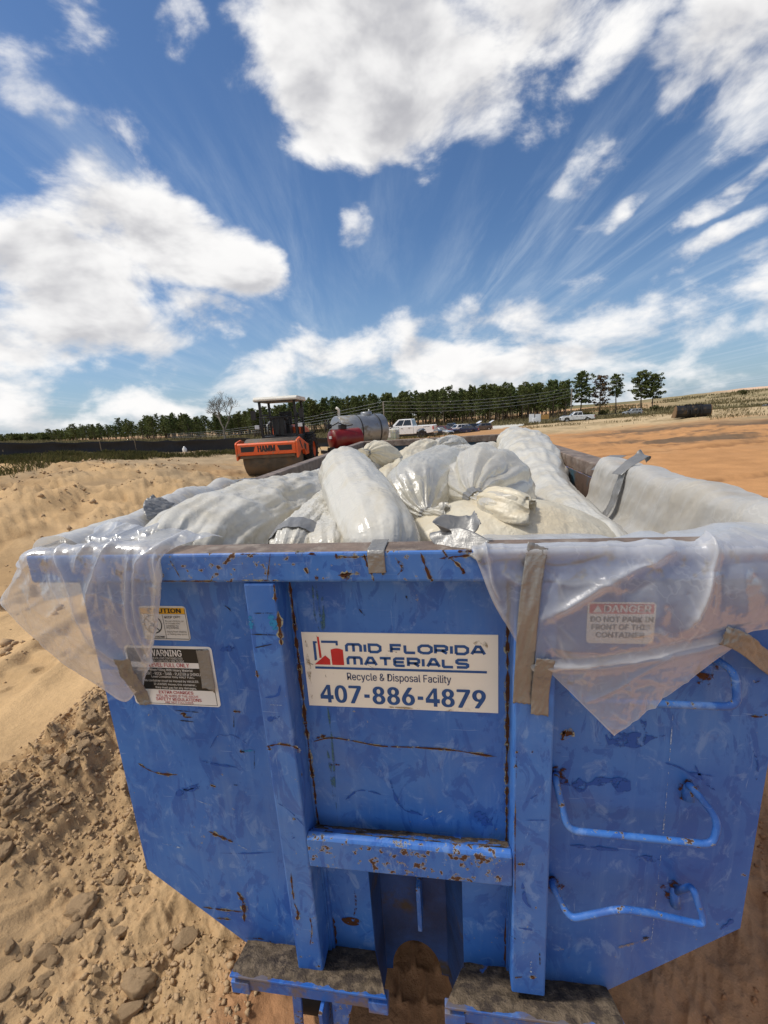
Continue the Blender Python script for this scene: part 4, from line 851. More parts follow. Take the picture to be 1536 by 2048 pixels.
def pine_proto(name, label, seed, leaf=None, group=None, **kw):
    tr, cr_ = pine_meshes(seed, **kw); r = thing(name, label, 'tree', group=group)
    obj('trunk', tr, BARK, r); obj('crown', cr_, leaf or PINE, r); return r
LBL_P = 'tall green pine among the many crowded together in the long dark treeline behind the site'
GRP_P = 'pines of the treeline'
PP = [pine_proto('pine_tree', LBL_P, 100+s, group=GRP_P, hgt=12, start=(.30, .42, .36, .5, .33, .45, .28)[s], dens=(1, .85, 1.1, .75, 1, .9, 1.15)[s], spread=(2.7, 3.0, 2.5, 3.1, 2.9, 2.5, 3.2)[s]) for s in range(7)]
TOPX = [-300, -120, 0, 60, 100, 165, 210, 250, 300, 350, 400, 450, 500, 600, 700, 760, 850, 900, 1000, 1060, 1130]; TOPY = [880, 873, 868, 866, 856, 843, 845, 840, 830, 826, 831, 828, 819, 802, 794, 788, 780, 776, 770, 764, 760]
rp = random.Random(21); used = [False]*7; npine = 0
def put_pine(px, D, top, k=None):
    global npine
    x, y, z = spot(px, D); k = rp.randrange(7) if k is None else k
    ztop = at(px, top, D=D)[2]; h = max(4.0, ztop-z); s = h/12.0
    sc = (s*rp.uniform(.85, 1.15)*(1.0 if s > .8 else 1.15),)*2+(s,)
    if not used[k]:
        o = PP[k]; o.location = (x, y, z-.05); o.scale = sc; o.rotation_euler = (0, 0, rp.uniform(0, 6.28)); used[k] = True
    else: o = copy_tree(PP[k], (x, y, z-.05), rp.uniform(0, 6.28), sc)
    npine += 1; return o
for i in range(7): put_pine(520+i*88+rp.uniform(-20, 20), 170-i*3, np.interp(520+i*88, TOPX, TOPY)+2, i)
while npine < 285:
    px = rp.uniform(330, 1135) if rp.random() < .80 else rp.uniform(-140, 345)
    top = np.interp(px, TOPX, TOPY)+abs(rp.gauss(0, 7))+(rp.uniform(4, 16) if rp.random() < .3 else 0)-(rp.uniform(2, 6) if rp.random() < .12 else 1)
    D = np.interp(px, [0, 300, 600, 900, 1130], [235, 200, 175, 152, 148])+rp.uniform(-7, 26)*(1 if px > 330 else 1.6)
    if px < 345 and min(abs(px-q) for q in (165, 250, 305, 350, 30, 90, -60, 210)) > 24 and rp.random() < .6: continue
    put_pine(px, D, top)
def far_woods():
    """the wood beyond the front trees, read as one dark mass"""
    rw = random.Random(77); g = np.random.default_rng(78); tr, fo = MB(), MB()
    for i in range(520):
        px = rw.uniform(325, 1120) if rw.random() < .72 else rw.uniform(-140, 340); D = np.interp(px, [0, 300, 600, 900, 1130], [262, 232, 205, 180, 176])+rw.uniform(0, 22); x, y, z = spot(px, D)
        h = at(px, np.interp(px, TOPX, TOPY)+rw.uniform(4, 16), D=D)[2]-z; h = max(h, 3.5); tr.tube([(x, y, z-.2), (x+rw.uniform(-.3, .3), y, z+h*.9)], (.17, .06), 5)
        lo = rw.uniform(.08, .38)
        for k in range(15):
            q = lo+(1-lo)*(k+rw.random())/15; w = 2.1*(1.1-.75*(q-lo)/(1-lo)); leafclump(fo, (x+g.normal()*w*.55, y+g.normal()*w*.55, z+h*q*.97), .95, 13, g, .46, .8)
    o = obj('far_woods', fo, PINE); tag(o, kind='stuff'); tag(obj('woods_trunks', tr, BARK), kind='stuff')
far_woods()
def lone(name, label, px, D, top, **kw):
    r = pine_proto(name, label, **kw); x, y, z = spot(px, D); h = at(px, top, D=D)[2]-z; r.location = (x, y, z-.05); r.scale = (h/12*1.3,)*2+(h/12,); return r
lone('pine_tree', 'big full pine at the right end of the dark treeline, left of the brown one', 1160, 150, 745, seed=301, start=.30, dens=1.5, spread=3.4, k=14)
lone('pine_tree', 'brown dying pine with thin dry crown at the end of the treeline', 1197, 152, 753, seed=302, leaf=PINEB, start=.22, dens=1.3, spread=3.0, k=10)
lone('pine_tree', 'slim pine with bare trunk standing alone right of the brown tree', 1229, 156, 750, seed=303, start=.45, dens=1.0, spread=2.4, k=11)
lone('pine_tree', 'left tree of the two broad pines standing apart on the right', 1279, 162, 744, seed=304, start=.30, dens=1.5, spread=3.5, k=15)
lone('pine_tree', 'right tree of the two broad pines standing apart on the right', 1302, 163, 750, seed=305, start=.32, dens=1.5, spread=3.6, k=15)
# bare winter tree beyond the fence
def bare_tree():
    rg = random.Random(8); mb, tw = MB(), MB()
    def grow(p, d, L, r, n):
        q = p+d*L; m_ = p+d*L*.5+Vector((rg.uniform(-.05, .05), rg.uniform(-.05, .05), 0))*L
        (mb if n > 2 else tw).tube([p, m_, q], (r, r*.85, r*.7), 6 if n > 3 else 3, caps=False)
        if n == 0: return
        for i in range(3 if n > 1 else 4):
            a = Vector((rg.gauss(0, 1), rg.gauss(0, 1), rg.gauss(.25, .6))).normalized()
            grow(q if i else p+d*L*.8, (d*.85+a*.72+Vector((0, 0, .10))).normalized(), L*rg.uniform(.62, .86), r*.60, n-1)
    grow(Vector((0, 0, -.1)), Vector((.03, 0, 1)), 2.6, .22, 6)
    r = thing('bare_tree', 'leafless grey tree with fine spreading twigs beyond the black fence', 'tree'); obj('trunk', mb, BAREWOOD, r); obj('twigs', tw, BAREWOOD, r); return r
bt = bare_tree(); x, y, z = spot(446, 120); bt.location = (x, y, z); mz = max(v.co.z for c in bt.children for v in c.data.vertices); bt.scale = (((at(446, 781, D=120)[2]-z)/mz),)*3
# little tree on the hill at right, scrub bushes
def bush(label, px, D, hgt, wid, seed, group=None, name='bush', base=None):
    rg = np.random.default_rng(seed); mb, st = MB(), MB()
    for i in range(9):
        a = rg.uniform(0, 6.28); q = rg.uniform(.1, .5)*wid; leafclump(mb, (math.cos(a)*q, math.sin(a)*q, hgt*rg.uniform(.35, .8)), wid*.32, 34, rg, wid*.13)
    for i in range(4): st.tube([(0, 0, -.1), (rg.uniform(-.2, .2)*wid, rg.uniform(-.2, .2)*wid, hgt*.6)], (.05, .02), 5)
    r = thing(name, label, 'bush', group=group); obj('foliage', mb, SHRUBL, r); obj('stem', st, BARK, r); x, y, z = spot(px, D); r.location = (x, y, z); return r
bush('single round bush on the scrub hillside below the pale ridge', 1477, 250, 2.4, 3.2, 3)
bush('low brown bush at the foot of the brown dying pine', 1207, 150, 1.6, 2.4, 4); bush('low bush under the big full pine at the treeline end', 1172, 146, 1.2, 2.2, 5); bush('broad low bush at the foot of the two broad pines', 1310, 158, 1.5, 3.0, 6)
# power line
POLE = pbr('weathered pole wood', (.20, .165, .13), .9, 0, .2, 4); WIRE = pbr('power wire', (.33, .34, .34), .5, .4, .05, 3); GALV = pbr('galvanised metal', (.42, .43, .43), .45, .7, .1, 6)
def pole(px, D, top, label):
    x, y, z = spot(px, D); h = at(px, top, D=D)[2]-z; r = thing('utility_pole', label, 'pole', (x, y, z))
    mb = MB(); mb.tube([(0, 0, -.3), (0, 0, h*.5), (0, 0, h)], (.17, .15, .12), 10); obj('pole_shaft', mb, POLE, r)
    for k in range(3): mb = MB(); mb.lathe([(.0, 0), (.05, .0), (.08, .06), (.05, .12), (.0, .14)], 'z', 8, 0, (.2, 0, h-.1-.55*k)); obj('insulator', mb, GALV, r)
    return np.array([x, y, z+h])
pA = pole(769, 100, 803, 'thin utility pole in front of the treeline behind the white pickup'); pB = pole(1141, 125, 776, 'utility pole rising at the right end of the treeline')
x, y, z = spot(330, 190); pL = np.array([x, y, at(330, 868, D=190)[2]])
for k in range(4):
    mb = MB()
    for (a, b, sag) in ((pL-(0, 0, .5*k), pA-(0, 0, .75*k), 1.6), (pA-(0, 0, .75*k), pB-(0, 0, .75*k), 1.2)):
        t = np.linspace(0, 1, 24)[:, None]; P = a+(b-a)*t-np.array([0, 0, 1])*4*sag*t*(1-t); mb.tube(P, .028, 5)
    tag(obj('power_wire', mb, WIRE), ('topmost', 'second', 'third', 'lowest')[k]+' of the four sagging wires strung across the treeline', 'wire', 'wires of the power line')
# black silt fence on the bank
SILT, _t = material('black silt fabric')
_P = _t.n('TexCoord').outputs['Object']
_t.n('OutputMaterial', {0: _t.n('BsdfPrincipled', {'Base Color': _t.mix(_t.noise(_P, 1.4, 5, .6), (.006, .006, .007), (.028, .027, .027)), 'Roughness': .6, 'Normal': _t.n('Bump', {'Strength': .7, 'Distance': .05, 'Height': _t.noise(_t.scale(_P, (5, 5, .8)), 1, 4, .6)})})})
STAKE = pbr('raw wooden stake', (.26, .20, .13), .85, 0, .2, 8)
def silt_fence(label, run, cut_end=False):
    """run: (px, distance, pixel row of the top edge)"""
    pts = [];
    for px, D, ty in run:
        x, y, z = spot(px, D); pts.append((x, y, z, at(px, ty, D=D)[2]))
    c = np.array(pts); n = max(30, int(np.linalg.norm(np.diff(c[:, :2], axis=0), axis=1).sum()*3)); C_ = catmull(c, n); L = np.concatenate([[0], np.cumsum(np.linalg.norm(np.diff(C_[:, :2], axis=0), axis=1))])
    r = thing('silt_fence', label, 'fence', tuple(c[0, :3])); o0 = c[0, :3]
    T = np.gradient(C_[:, :2], axis=0); T /= np.linalg.norm(T, axis=1)[:, None]; N = np.stack([-T[:, 1], T[:, 0]], 1)
    post = (L % 2.0)/2.0; sag = 4*post*(1-post); rows = []
    for q in np.linspace(0, 1, 9):
        off = (.05*fbm(L*1.3, L*0+q*2, oct=3, seed=3)+.10*sag*math.sin(q*3.1))*1.2
        zt = C_[:, 3]-.07*sag*(1+.8*vnoise(L*.5, L*0, seed=8)); zb_ = ground_h(C_[:, 0], C_[:, 1])-.1
        rows.append(np.stack([C_[:, 0]+N[:, 0]*off, C_[:, 1]+N[:, 1]*off, zb_+(zt-zb_)*q], 1)-o0)
    mb = MB(); mb.grid(np.array(rows)); obj('fabric', mb, SILT, r, solid=.006)
    for k in range(int(L[-1]/2.0)+1):
        i = int(np.searchsorted(L, k*2.0)); i = min(i, n-1); p = C_[i]; mb = MB(); mb.box(-.022, .022, -.022, .022, -.35, p[3]-p[2]-.01+.05*((k*7) % 5 == 0))
        s = obj('stake', mb, STAKE, r); s.location = (p[0]+N[i, 0]*.06-o0[0], p[1]+N[i, 1]*.06-o0[1], p[2]-o0[2])
    return r
silt_fence('long sagging black silt fence along the grassy bank at the left', [(-260, 22, 889), (-60, 23.5, 886), (0, 24.5, 885.5), (110, 25.5, 883.5), (230, 27, 881), (300, 28, 880.5), (345, 28.6, 880), (360, 28.8, 879), (430, 30, 878), (480, 31, 874.5), (497, 31.6, 877)])
silt_fence('short black silt fence segment between the roller and the red tank', [(606, 30, 876), (630, 30, 874), (650, 30, 875), (668, 30.5, 873.5)])
# grass on the bank
def blades(name, pts, hmin, hmax, w, mats, seed, bend=.5):
    rg = np.random.default_rng(seed); n = len(pts); h = rg.uniform(hmin, hmax, n)[:, None]; a = rg.uniform(0, 2*np.pi, n); d = np.stack([np.cos(a), np.sin(a), np.zeros(n)], 1)
    b = np.stack([-np.sin(a), np.cos(a), np.zeros(n)], 1)*w; l = rg.uniform(.1, bend, n)[:, None]; up = np.array([0, 0, 1.])
    v = np.stack([pts-b-up*.03, pts+b-up*.03, pts+d*h*l*.4+up*h*.6+b*.6, pts+d*h*l+up*h, pts+d*h*l*.4+up*h*.6-b*.6], 1).reshape(-1, 3)
    me = bpy.data.meshes.new(name); me.vertices.add(5*n); me.vertices.foreach_set('co', v.ravel()); me.loops.add(5*n); me.loops.foreach_set('vertex_index', np.arange(5*n)); me.polygons.add(n); me.polygons.foreach_set('loop_start', np.arange(n)*5); me.update(calc_edges=True)
    o = bpy.data.objects.new(name, me); COL.objects.link(o); me.materials.append(mats); return tag(o, kind='stuff')
def blade_mat(name, a, b, c3):
    m, t = material(name); P = t.n('TexCoord').outputs['Object']
    c = t.mix(t.ss(t.noise(P, .8, 4, .6), .35, .65), a, b); c = t.mix(t.m('MULTIPLY', t.ss(t.noise(P, 11, 3, .6), .45, .65), .7), c, c3)
    t.n('OutputMaterial', {0: t.n('MixShader', {0: .3, 1: t.n('BsdfPrincipled', {'Base Color': c, 'Roughness': .7, 'Specular IOR Level': .2}), 2: t.n('BsdfTranslucent', {0: c})})}); return m
GRASS = blade_mat('bank grass', (.075, .085, .028), (.15, .14, .05), (.21, .17, .085)); DRYG = blade_mat('dry scrub grass', (.19, .155, .07), (.28, .22, .115), (.10, .10, .04)); HILLG = blade_mat('hill scrub', (.17, .145, .07), (.28, .225, .12), (.10, .098, .045))
rg = np.random.default_rng(4)
def scatter(n, amin, amax, dfun, keep, seed):
    r_ = np.random.default_rng(seed); a = r_.uniform(amin, amax, n); u = r_.random(n); d0, d1 = dfun(a); d = d0+(d1-d0)*u
    x = CAM[0]+d*np.sin(np.radians(a)); y = CAM[1]+d*np.cos(np.radians(a)); k = r_.random(n) < keep(x, y, a, d, u); x, y = x[k], y[k]
    return np.stack([x, y, ground_h(x, y)], 1)
def fd(a): return np.interp(a, [-75, -50, -40, -28, -20], [22, 23.5, 25.5, 28.5, 31.5])
pts = scatter(90000, -70, -21.5, lambda a: (fd(a)-np.interp(a, [-60, -48, -34, -21], [9, 8, 4.5, 5]), fd(a)-1.6), lambda x, y, a, d, u: np.clip(u*1.5-.15, 0, 1)*smooth(fbm(x*.5, y*.5, oct=4, seed=71), -.45, .25), 1)
blades('bank_grass', pts, .06, .26, .012, GRASS, 2, .9)
pts = scatter(16000, -22, 2, lambda a: (a*0+24, a*0+60), lambda x, y, a, d, u: smooth(fbm(x*.2, y*.2, oct=4, seed=72), .0, .4)*np.where((a < -14) | (d > 45), .8, .15), 5)
blades('weeds', pts, .1, .5, .02, GRASS, 6, .8)
pts = scatter(26000, 9, 52, lambda a: (a*0+36, a*0+72), lambda x, y, a, d, u: smooth(fbm(x*.25, y*.25, oct=4, seed=73), -.1, .5)*.8, 7)
blades('dry_grass', pts, .06, .26, .02, DRYG, 8, .9)
pts = scatter(46000, 10, 55, lambda a: (a*0+95, np.interp(a, [10, 24, 30, 55], [175, 260, 305, 305])), lambda x, y, a, d, u: smooth(fbm(x*.09, y*.09, oct=4, seed=74), -.15, .35), 9)
blades('hillside_scrub', pts, .3, 1.1, .16, HILLG, 10, .8)
pts = scatter(26000, -60, 12, lambda a: (a*0+115, a*0+215), lambda x, y, a, d, u: smooth(fbm(x*.09, y*.09, oct=4, seed=75), -.25, .3), 11)
blades('undergrowth', pts, .3, 1.3, .16, HILLG, 12, .8)
# ------------------------------------------------------------------ vehicles and machines
def carpaint(name, col, rough=.28, metal=.2): return pbr(name, col, rough, metal, .06, 2, coat=.5, dirt=tuple(.6*c+.4*d for c, d in zip(col, (.3, .22, .14))), dirt_amt=.25, dirt_scale=2)
WHITEP = carpaint('white car paint', (.74, .75, .76), .3, 0); GREYP = carpaint('grey car paint', (.13, .15, .155)); SILVERP = carpaint('silver car paint', (.46, .48, .49), .3, .5); MAROON = carpaint('maroon car paint', (.10, .012, .018)); NAVYP = carpaint('dark blue car paint', (.010, .022, .07)); BLACKP = carpaint('black car paint', (.012, .012, .014)); BROWNP = carpaint('grey brown car paint', (.105, .085, .075)); TEALP = carpaint('blue car paint', (.02, .07, .15)); DGREYP = carpaint('dark grey car paint', (.055, .06, .065))
GLASS = pbr('dark car glass', (.012, .016, .02), .08, 0, .1, 2, spec=.8); TYRE = pbr('tyre rubber', (.018, .017, .016), .85, 0, .3, 8, dirt=(.14, .10, .06), dirt_amt=.3, dirt_scale=5); RIMM = pbr('alloy rim', (.38, .39, .40), .35, .8, .1, 6); DRIM = pbr('dark alloy rim', (.03, .03, .032), .4, .5, .1, 6)
BLKPL = pbr('black plastic trim', (.016, .016, .017), .6, 0, .2, 6); REDL = pbr('red lamp lens', (.45, .012, .012), .2, 0, .1, 6); CLEARL = pbr('clear lamp lens', (.6, .62, .64), .15, .1, .1, 6); CHROME = pbr('chrome', (.62, .63, .64), .2, .9, .05, 6)
def arc_arch(xc, r, g, n=9):                    # wheel-arch outline over an axle, going forwards along the sill
    a0 = math.asin(min(.9, (g-.0)/r*.0+.12)); return [(xc-r*math.cos(q), g+r*math.sin(q)*1.0) for q in np.linspace(a0*0, math.pi, n)]
def wheel(r, x, y, z, rad, wid, rim):
    s = 1 if y > 0 else -1; mb = MB(); h = wid/2
    mb.lathe([(rad*.62, -h*.95), (rad*.9, -h), (rad, -h*.7), (rad, h*.7), (rad*.9, h), (rad*.62, h*.95)], 'y', 24); w = obj('wheel', mb, TYRE, r); w.location = (x, y, z)
    mb = MB(); mb.lathe([(rad*.63, s*h*.9), (rad*.58, s*h*.7), (rad*.2, s*h*.75), (rad*.16, s*h*.95), (0, s*h*.95)], 'y', 20)
    for k in range(5):
        a = k*1.2566; c, q = math.cos(a), math.sin(a); mb.hexa([(rad*.12*c-.02*q, s*h*.74, rad*.12*q+.02*c), (rad*.12*c+.02*q, s*h*.74, rad*.12*q-.02*c), (rad*.6*c+.02*q, s*h*.74, rad*.6*q-.02*c), (rad*.6*c-.02*q, s*h*.74, rad*.6*q+.02*c)], [(rad*.12*c-.03*q, s*h*.86, rad*.12*q+.03*c), (rad*.12*c+.03*q, s*h*.86, rad*.12*q-.03*c), (rad*.6*c+.03*q, s*h*.86, rad*.6*q-.03*c), (rad*.6*c-.03*q, s*h*.86, rad*.6*q+.03*c)])
    obj('rim', mb, rim, w)
def fpt(c, u, v):
    a = np.array(c, float); return (a[0]*(1-u)+a[1]*u)*(1-v)+(a[3]*(1-u)+a[2]*u)*v
def pane(mb, c, u0, u1, v0, v1, off):
    c = np.array(c, float); n = np.cross(c[1]-c[0], c[3]-c[0]); n /= np.linalg.norm(n); mb.add([fpt(c, u, v)+n*off for u, v in ((u0, v0), (u1, v0), (u1, v1), (u0, v1))], [(0, 1, 2, 3)])
def vehicle(label, cat, px, D, head, paint, kind, rim=RIMM, hatch=False, group='vehicles parked on the site', name=None):
    S = {'pickup': dict(L=6.0, W=2.0, g=.50, hb=1.26, hh=1.22, H=1.98, xc=1.35, xr=-.95, xt=(.55, -.75), wr=.43, ax=(1.95, -1.80), tail=1.28, nose=.95), 'sedan': dict(L=4.75, W=1.82, g=.27, hb=.93, hh=.86, H=1.44, xc=1.05, xr=-1.95, xt=(.20, -1.05), wr=.33, ax=(1.42, -1.38), tail=1.0, nose=.62), 'hatch': dict(L=4.1, W=1.78, g=.28, hb=.98, hh=.92, H=1.56, xc=1.05, xr=-2.0, xt=(.30, -1.65), wr=.33, ax=(1.30, -1.28), tail=1.0, nose=.66), 'suv': dict(L=4.75, W=1.9, g=.36, hb=1.10, hh=1.06, H=1.76, xc=1.15, xr=-2.28, xt=(.45, -1.95), wr=.38, ax=(1.45, -1.45), tail=1.1, nose=.8)}[kind]
    L, W, g, hb, hh, Hh, xc, xr, xt, wr, ax, tail, nose = (S[k] for k in ('L', 'W', 'g', 'hb', 'hh', 'H', 'xc', 'xr', 'xt', 'wr', 'ax', 'tail', 'nose'))
    x, y, z = spot(px, D); r = thing(name or {'pickup': 'pickup_truck', 'suv': 'parked_suv', 'sedan': 'parked_car', 'hatch': 'parked_car'}[kind], label, cat, (x, y, z), head, group)
    ar = wr+.09; fr, re = L/2, -L/2
    sill = [(re+.06, g)]+arc_arch(ax[1], ar, g)+arc_arch(ax[0], ar, g)+[(fr-.10, g-.04)]
    nosep = [(fr, g+.12), (fr, nose), (fr-.08, hh-.10), (fr-.35, hh-.02), (xc, hb)]
    mb = MB()
    if kind == 'pickup':
        cb = xr-.04
        mb.prism([(cb, g)]+arc_arch(ax[0], ar, g)+[(fr-.10, g-.04)]+nosep+[(cb, hb)], 'y', -W/2, W/2)
        for s in (-1, 1): mb.prism([(re+.02, g+.08)]+arc_arch(ax[1], ar, g+.02)+[(cb-.02, g+.02), (cb-.02, tail), (re, tail), (re, g+.2)], 'y', s*W/2, s*(W/2-.1))
        mb.box(re+.03, cb-.02, -W/2+.105, W/2-.105, g+.18, g+.26); mb.box(re+.005, re+.08, -W/2+.105, W/2-.105, g+.22, tail-.01)
    else:
        mb.prism(sill+nosep+[(xr, hb), (re+.10, tail-.02), (re, tail-.16), (re, g+.15)], 'y', -W/2, W/2)
    obj('body', mb, paint, r, .05, 3)
    wb, wt = W/2-.02, W/2-.20; b = [(xr, -wb, hb-.02), (xc, -wb, hb-.02), (xc, wb, hb-.02), (xr, wb, hb-.02)]; t_ = [(xt[1], -wt, Hh), (xt[0], -wt, Hh), (xt[0], wt, Hh), (xt[1], wt, Hh)]
    mb = MB(); mb.hexa(b, t_); obj('cabin', mb, paint, r, .05, 3)
    gm = MB()
    sides = ([b[0], b[1], t_[1], t_[0]], [b[2], b[3], t_[3], t_[2]])
    spl = [(.06, .47), (.51, .86)] if kind != 'suv' else [(.05, .30), (.33, .60), (.63, .88)]
    for i, c in enumerate(sides):
        for (u0, u1) in spl:
            if i: u0, u1 = 1-u1, 1-u0
            pane(gm, c, u0, u1, .16, .88, .006)
    obj('side_windows', gm, GLASS, r)
    gm = MB(); pane(gm, [b[1], b[2], t_[2], t_[1]], .07, .93, .08, .9, .006); obj('windscreen', gm, GLASS, r)
    if not hatch: gm = MB(); pane(gm, [b[3], b[0], t_[0], t_[3]], .1, .9, .14, .86, .006); obj('rear_window', gm, GLASS, r)
    for s in (-1, 1):
        for a in ax: wheel(r, a, s*(W/2-.13), wr, wr, .24, rim)
        mb = MB(); mb.box(re-.012, re+.10, s*(W/2)-(.15 if s > 0 else -.005), s*(W/2)+(.005 if s > 0 else .15), tail-.42, tail-.10); obj('tail_light', mb, REDL, r, .01)
        mb = MB(); mb.box(fr-.24, fr+.006, s*(W/2)-(.30 if s > 0 else -.004), s*(W/2)+(.004 if s > 0 else .30), nose-.12, nose+.06); obj('headlight', mb, CLEARL, r, .02)
        mb = MB(); mb.box(xc-.28, xc-.10, s*(W/2+.16)-.1, s*(W/2+.16)+.06, hb-.02, hb+.17); obj('wing_mirror', mb, paint if kind != 'pickup' else BLKPL, r, .03)
        for q in (.12, -.75 if kind != 'pickup' else -.62):
            mb = MB(); mb.box(q, q+.16, s*W/2-.01, s*W/2+.025, hb-.18, hb-.14); obj('door_handle', mb, BLKPL if kind == 'pickup' else paint, r)
    mb = MB(); mb.box(fr-.02, fr+.07, -W/2+.06, W/2-.06, g-.02, g+.22); obj('front_bumper', mb, CHROME if kind == 'pickup' else BLKPL, r, .03)
    mb = MB(); mb.box(re-.10, re+.03, -W/2+.05, W/2-.05, g+.0, g+.2); obj('rear_bumper', mb, CHROME if kind == 'pickup' else BLKPL, r, .03)
    mb = MB(); mb.box(fr-.01, fr+.012, -W/2+.36, W/2-.36, nose-.22, nose+.02); obj('grille', mb, BLKPL, r)
    mb = MB(); mb.box(re+.25, fr-.25, -W/2+.12, W/2-.12, g-.18, g+.1); obj('underbody', mb, BLKPL, r)
    if hatch:
        mb = MB(); M = Matrix.Translation((xt[1], 0, Hh)) @ Matrix.Rotation(math.radians(28), 4, 'Y'); mb.box(-1.0, 0, -wt, wt, -.03, .05, M=M); o = obj('open_tailgate', mb, WHITEP if hatch == 2 else paint, r, .03)  # white colour stands in for sky reflected in the raised tailgate
        mb = MB(); mb.box(-.75, -.12, -wt+.12, wt-.12, -.042, -.034, M=M); obj('glass', mb, GLASS, o)
    return r
R = math.radians
wt_ = vehicle('big white crew cab pickup with black windows behind the tote', 'pickup', 812, 44, R(171), WHITEP, 'pickup', DRIM)
vehicle('blue pickup mostly hidden behind the bed of the big white pickup', 'pickup', 812, 62, R(168), TEALP, 'pickup')
vehicle('grey off-road truck parked just past the tail of the big white pickup', 'truck', 852, 66, R(-28), GREYP, 'suv', DRIM)
vehicle('silver car in the row, between the grey truck and the maroon car', 'car', 879, 76, R(-35), SILVERP, 'sedan')
vehicle('maroon car in the row behind the silver car', 'car', 889, 86, R(-32), MAROON, 'suv')
vehicle('dark grey pickup at the back of the row above the maroon car', 'pickup', 903, 104, R(-25), DGREYP, 'pickup')
vehicle('white car parked behind the dark blue sedan', 'car', 916, 92, R(-150), WHITEP, 'suv')
vehicle('long dark blue sedan in front of the white car', 'car', 931, 79, R(172), NAVYP, 'sedan', DRIM)
vehicle('black hatchback with raised tailgate coloured as reflected sky beside the grey brown one', 'car', 941, 100, R(-160), BLACKP, 'hatch', hatch=2)
vehicle('grey brown hatchback with raised tailgate at the right end of the row', 'car', 964, 96, R(190), BROWNP, 'hatch', hatch=2)
vehicle('white pickup parked on the far road beside the orange dirt', 'pickup', 1153, 92, R(176), WHITEP, 'pickup')
vehicle('grey car half hidden behind the nose of the far white pickup', 'car', 1128, 101, R(160), GREYP, 'hatch')
vehicle('silver suv parked below the two broad pines', 'car', 1263, 140, R(182), SILVERP, 'suv')
vehicle('dark car cut by the right edge of the picture on the hillside road', 'car', 1548, 120, R(185), BLACKP, 'suv')
mb = MB(); text_on(mb, '4X4 OFF ROAD', -2.62, -1.98, 1.10, 1.19, lambda u, v: (-4.6-u, 1.006, v), .02); obj('lettering', mb, BLKPL, wt_)
# ---- vibratory roller
ORANGE = pbr('orange machine paint', (.72, .105, .018), .42, 0, .08, 3, dirt=(.30, .16, .08), dirt_amt=.22, dirt_scale=2.5); DRUM = pbr('dusty drum steel', (.10, .085, .07), .6, .3, .25, 3, dirt=(.17, .12, .075), dirt_amt=.55, dirt_scale=1.5); MUDDY = pbr('muddy drum steel', (.12, .082, .05), .8, .1, .25, 3); DKSTEEL = pbr('dark machine steel', (.022, .023, .024), .55, .2, .2, 4); CANOPY = pbr('cream canopy', (.66, .63, .55), .6, 0, .08, 3)
x, y, z = spot(541, 17.6); rl = thing('road_roller', 'orange and black single drum road roller with cream canopy parked on the sand', 'road roller', (x, y, z), R(-83))
# local x = forwards (drum), local y = its left
mb = MB(); mb.lathe([(.0, -1.03), (.70, -1.03), (.75, -1.0), (.75, 1.0), (.70, 1.03), (.0, 1.03)], 'y', 56, 0, (0, 0, .75)); obj('drum', mb, DRUM, rl)
mb = MB()
mb.prism([(.80, .90), (.93, .92), (.93, 1.33), (.88, 1.38), (.80, 1.38)], 'y', -1.12, 1.12)
obj('front_beam', mb, ORANGE, rl, .02)
for s in (-1, 1):
    mb = MB(); mb.prism([(.93, .74), (.93, 1.37), (.84, 1.43), (.35, 1.50), (-1.15, 1.14), (-1.15, .72), (-.55, .72), (-.3, .98), (.35, .98), (.62, .80)], 'y', s*1.125, s*1.20)
    pl_ = obj('side_plate', mb, ORANGE, rl, .02)
    mb = MB(); mb.add([(a_, s*1.2025, b_) for a_, b_ in ((.55, 1.36), (.40, 1.40), (.02, 1.03), (.2, 1.03))][::s], [(0, 1, 2, 3)]); mb.add([(a_, s*1.2025, b_) for a_, b_ in ((-.25, 1.24), (-.72, 1.13), (-.62, .86), (-.30, 1.0))][::s], [(0, 1, 2, 3)]); obj('cutout', mb, DKSTEEL, pl_)
mb = MB(); mb.box(-1.2, -1.02, -1.2, 1.2, .72, 1.15); obj('rear_beam', mb, ORANGE, rl, .02)
mb = MB(); mb.prism([(.78, .80), (.90, .80), (.90, .90), (.78, .90)], 'y', -1.05, 1.05); obj('scraper', mb, MUDDY, rl)
for s in (-1, 1):
    mb = MB(); mb.add([(.9325, y_, z_) for y_, z_ in ((s*.97, 1.12), (s*.35 if s < 0 else s*.97, 1.12), (s*.30, 1.30), (s*.97, 1.30))] if False else [(.9325, s*.98, 1.05), (.9325, s*.50, 1.05), (.9325, s*.42, 1.25), (.9325, s*.98, 1.25)][::s], [(0, 1, 2, 3)]); obj('headlight', mb, DKSTEEL, rl)
mb = MB(); text_on(mb, 'HAMM', -.34, .34, 1.03, 1.27, lambda u, v: (.9335, u, v), .04); obj('lettering', mb, BLKPL, rl)
mb = MB(); text_on(mb, 'HAMM', -.2, .25, 1.14, 1.24, lambda u, v: (.17-u-.1, -1.2030, v) if False else (.05+u, -1.2030, v), .03); obj('lettering', mb, BLKPL, rl)
mb = MB(); mb.box(-3.0, -1.25, -.55, .55, .55, 1.2); mb.box(-1.4, -.95, -.25, .25, .6, .95); obj('chassis', mb, DKSTEEL, rl, .02)
mb = MB(); mb.prism([(-2.6, 1.15), (-2.6, 1.85), (-3.0, 1.95), (-4.3, 1.75), (-4.45, 1.2), (-4.3, .8), (-2.6, .9)], 'y', -.68, .68); obj('engine_hood', mb, ORANGE, rl, .06, 3)
mb = MB(); mb.box(-2.75, -1.25, -.80, .80, 1.30, 1.52); obj('platform', mb, DKSTEEL, rl, .02)
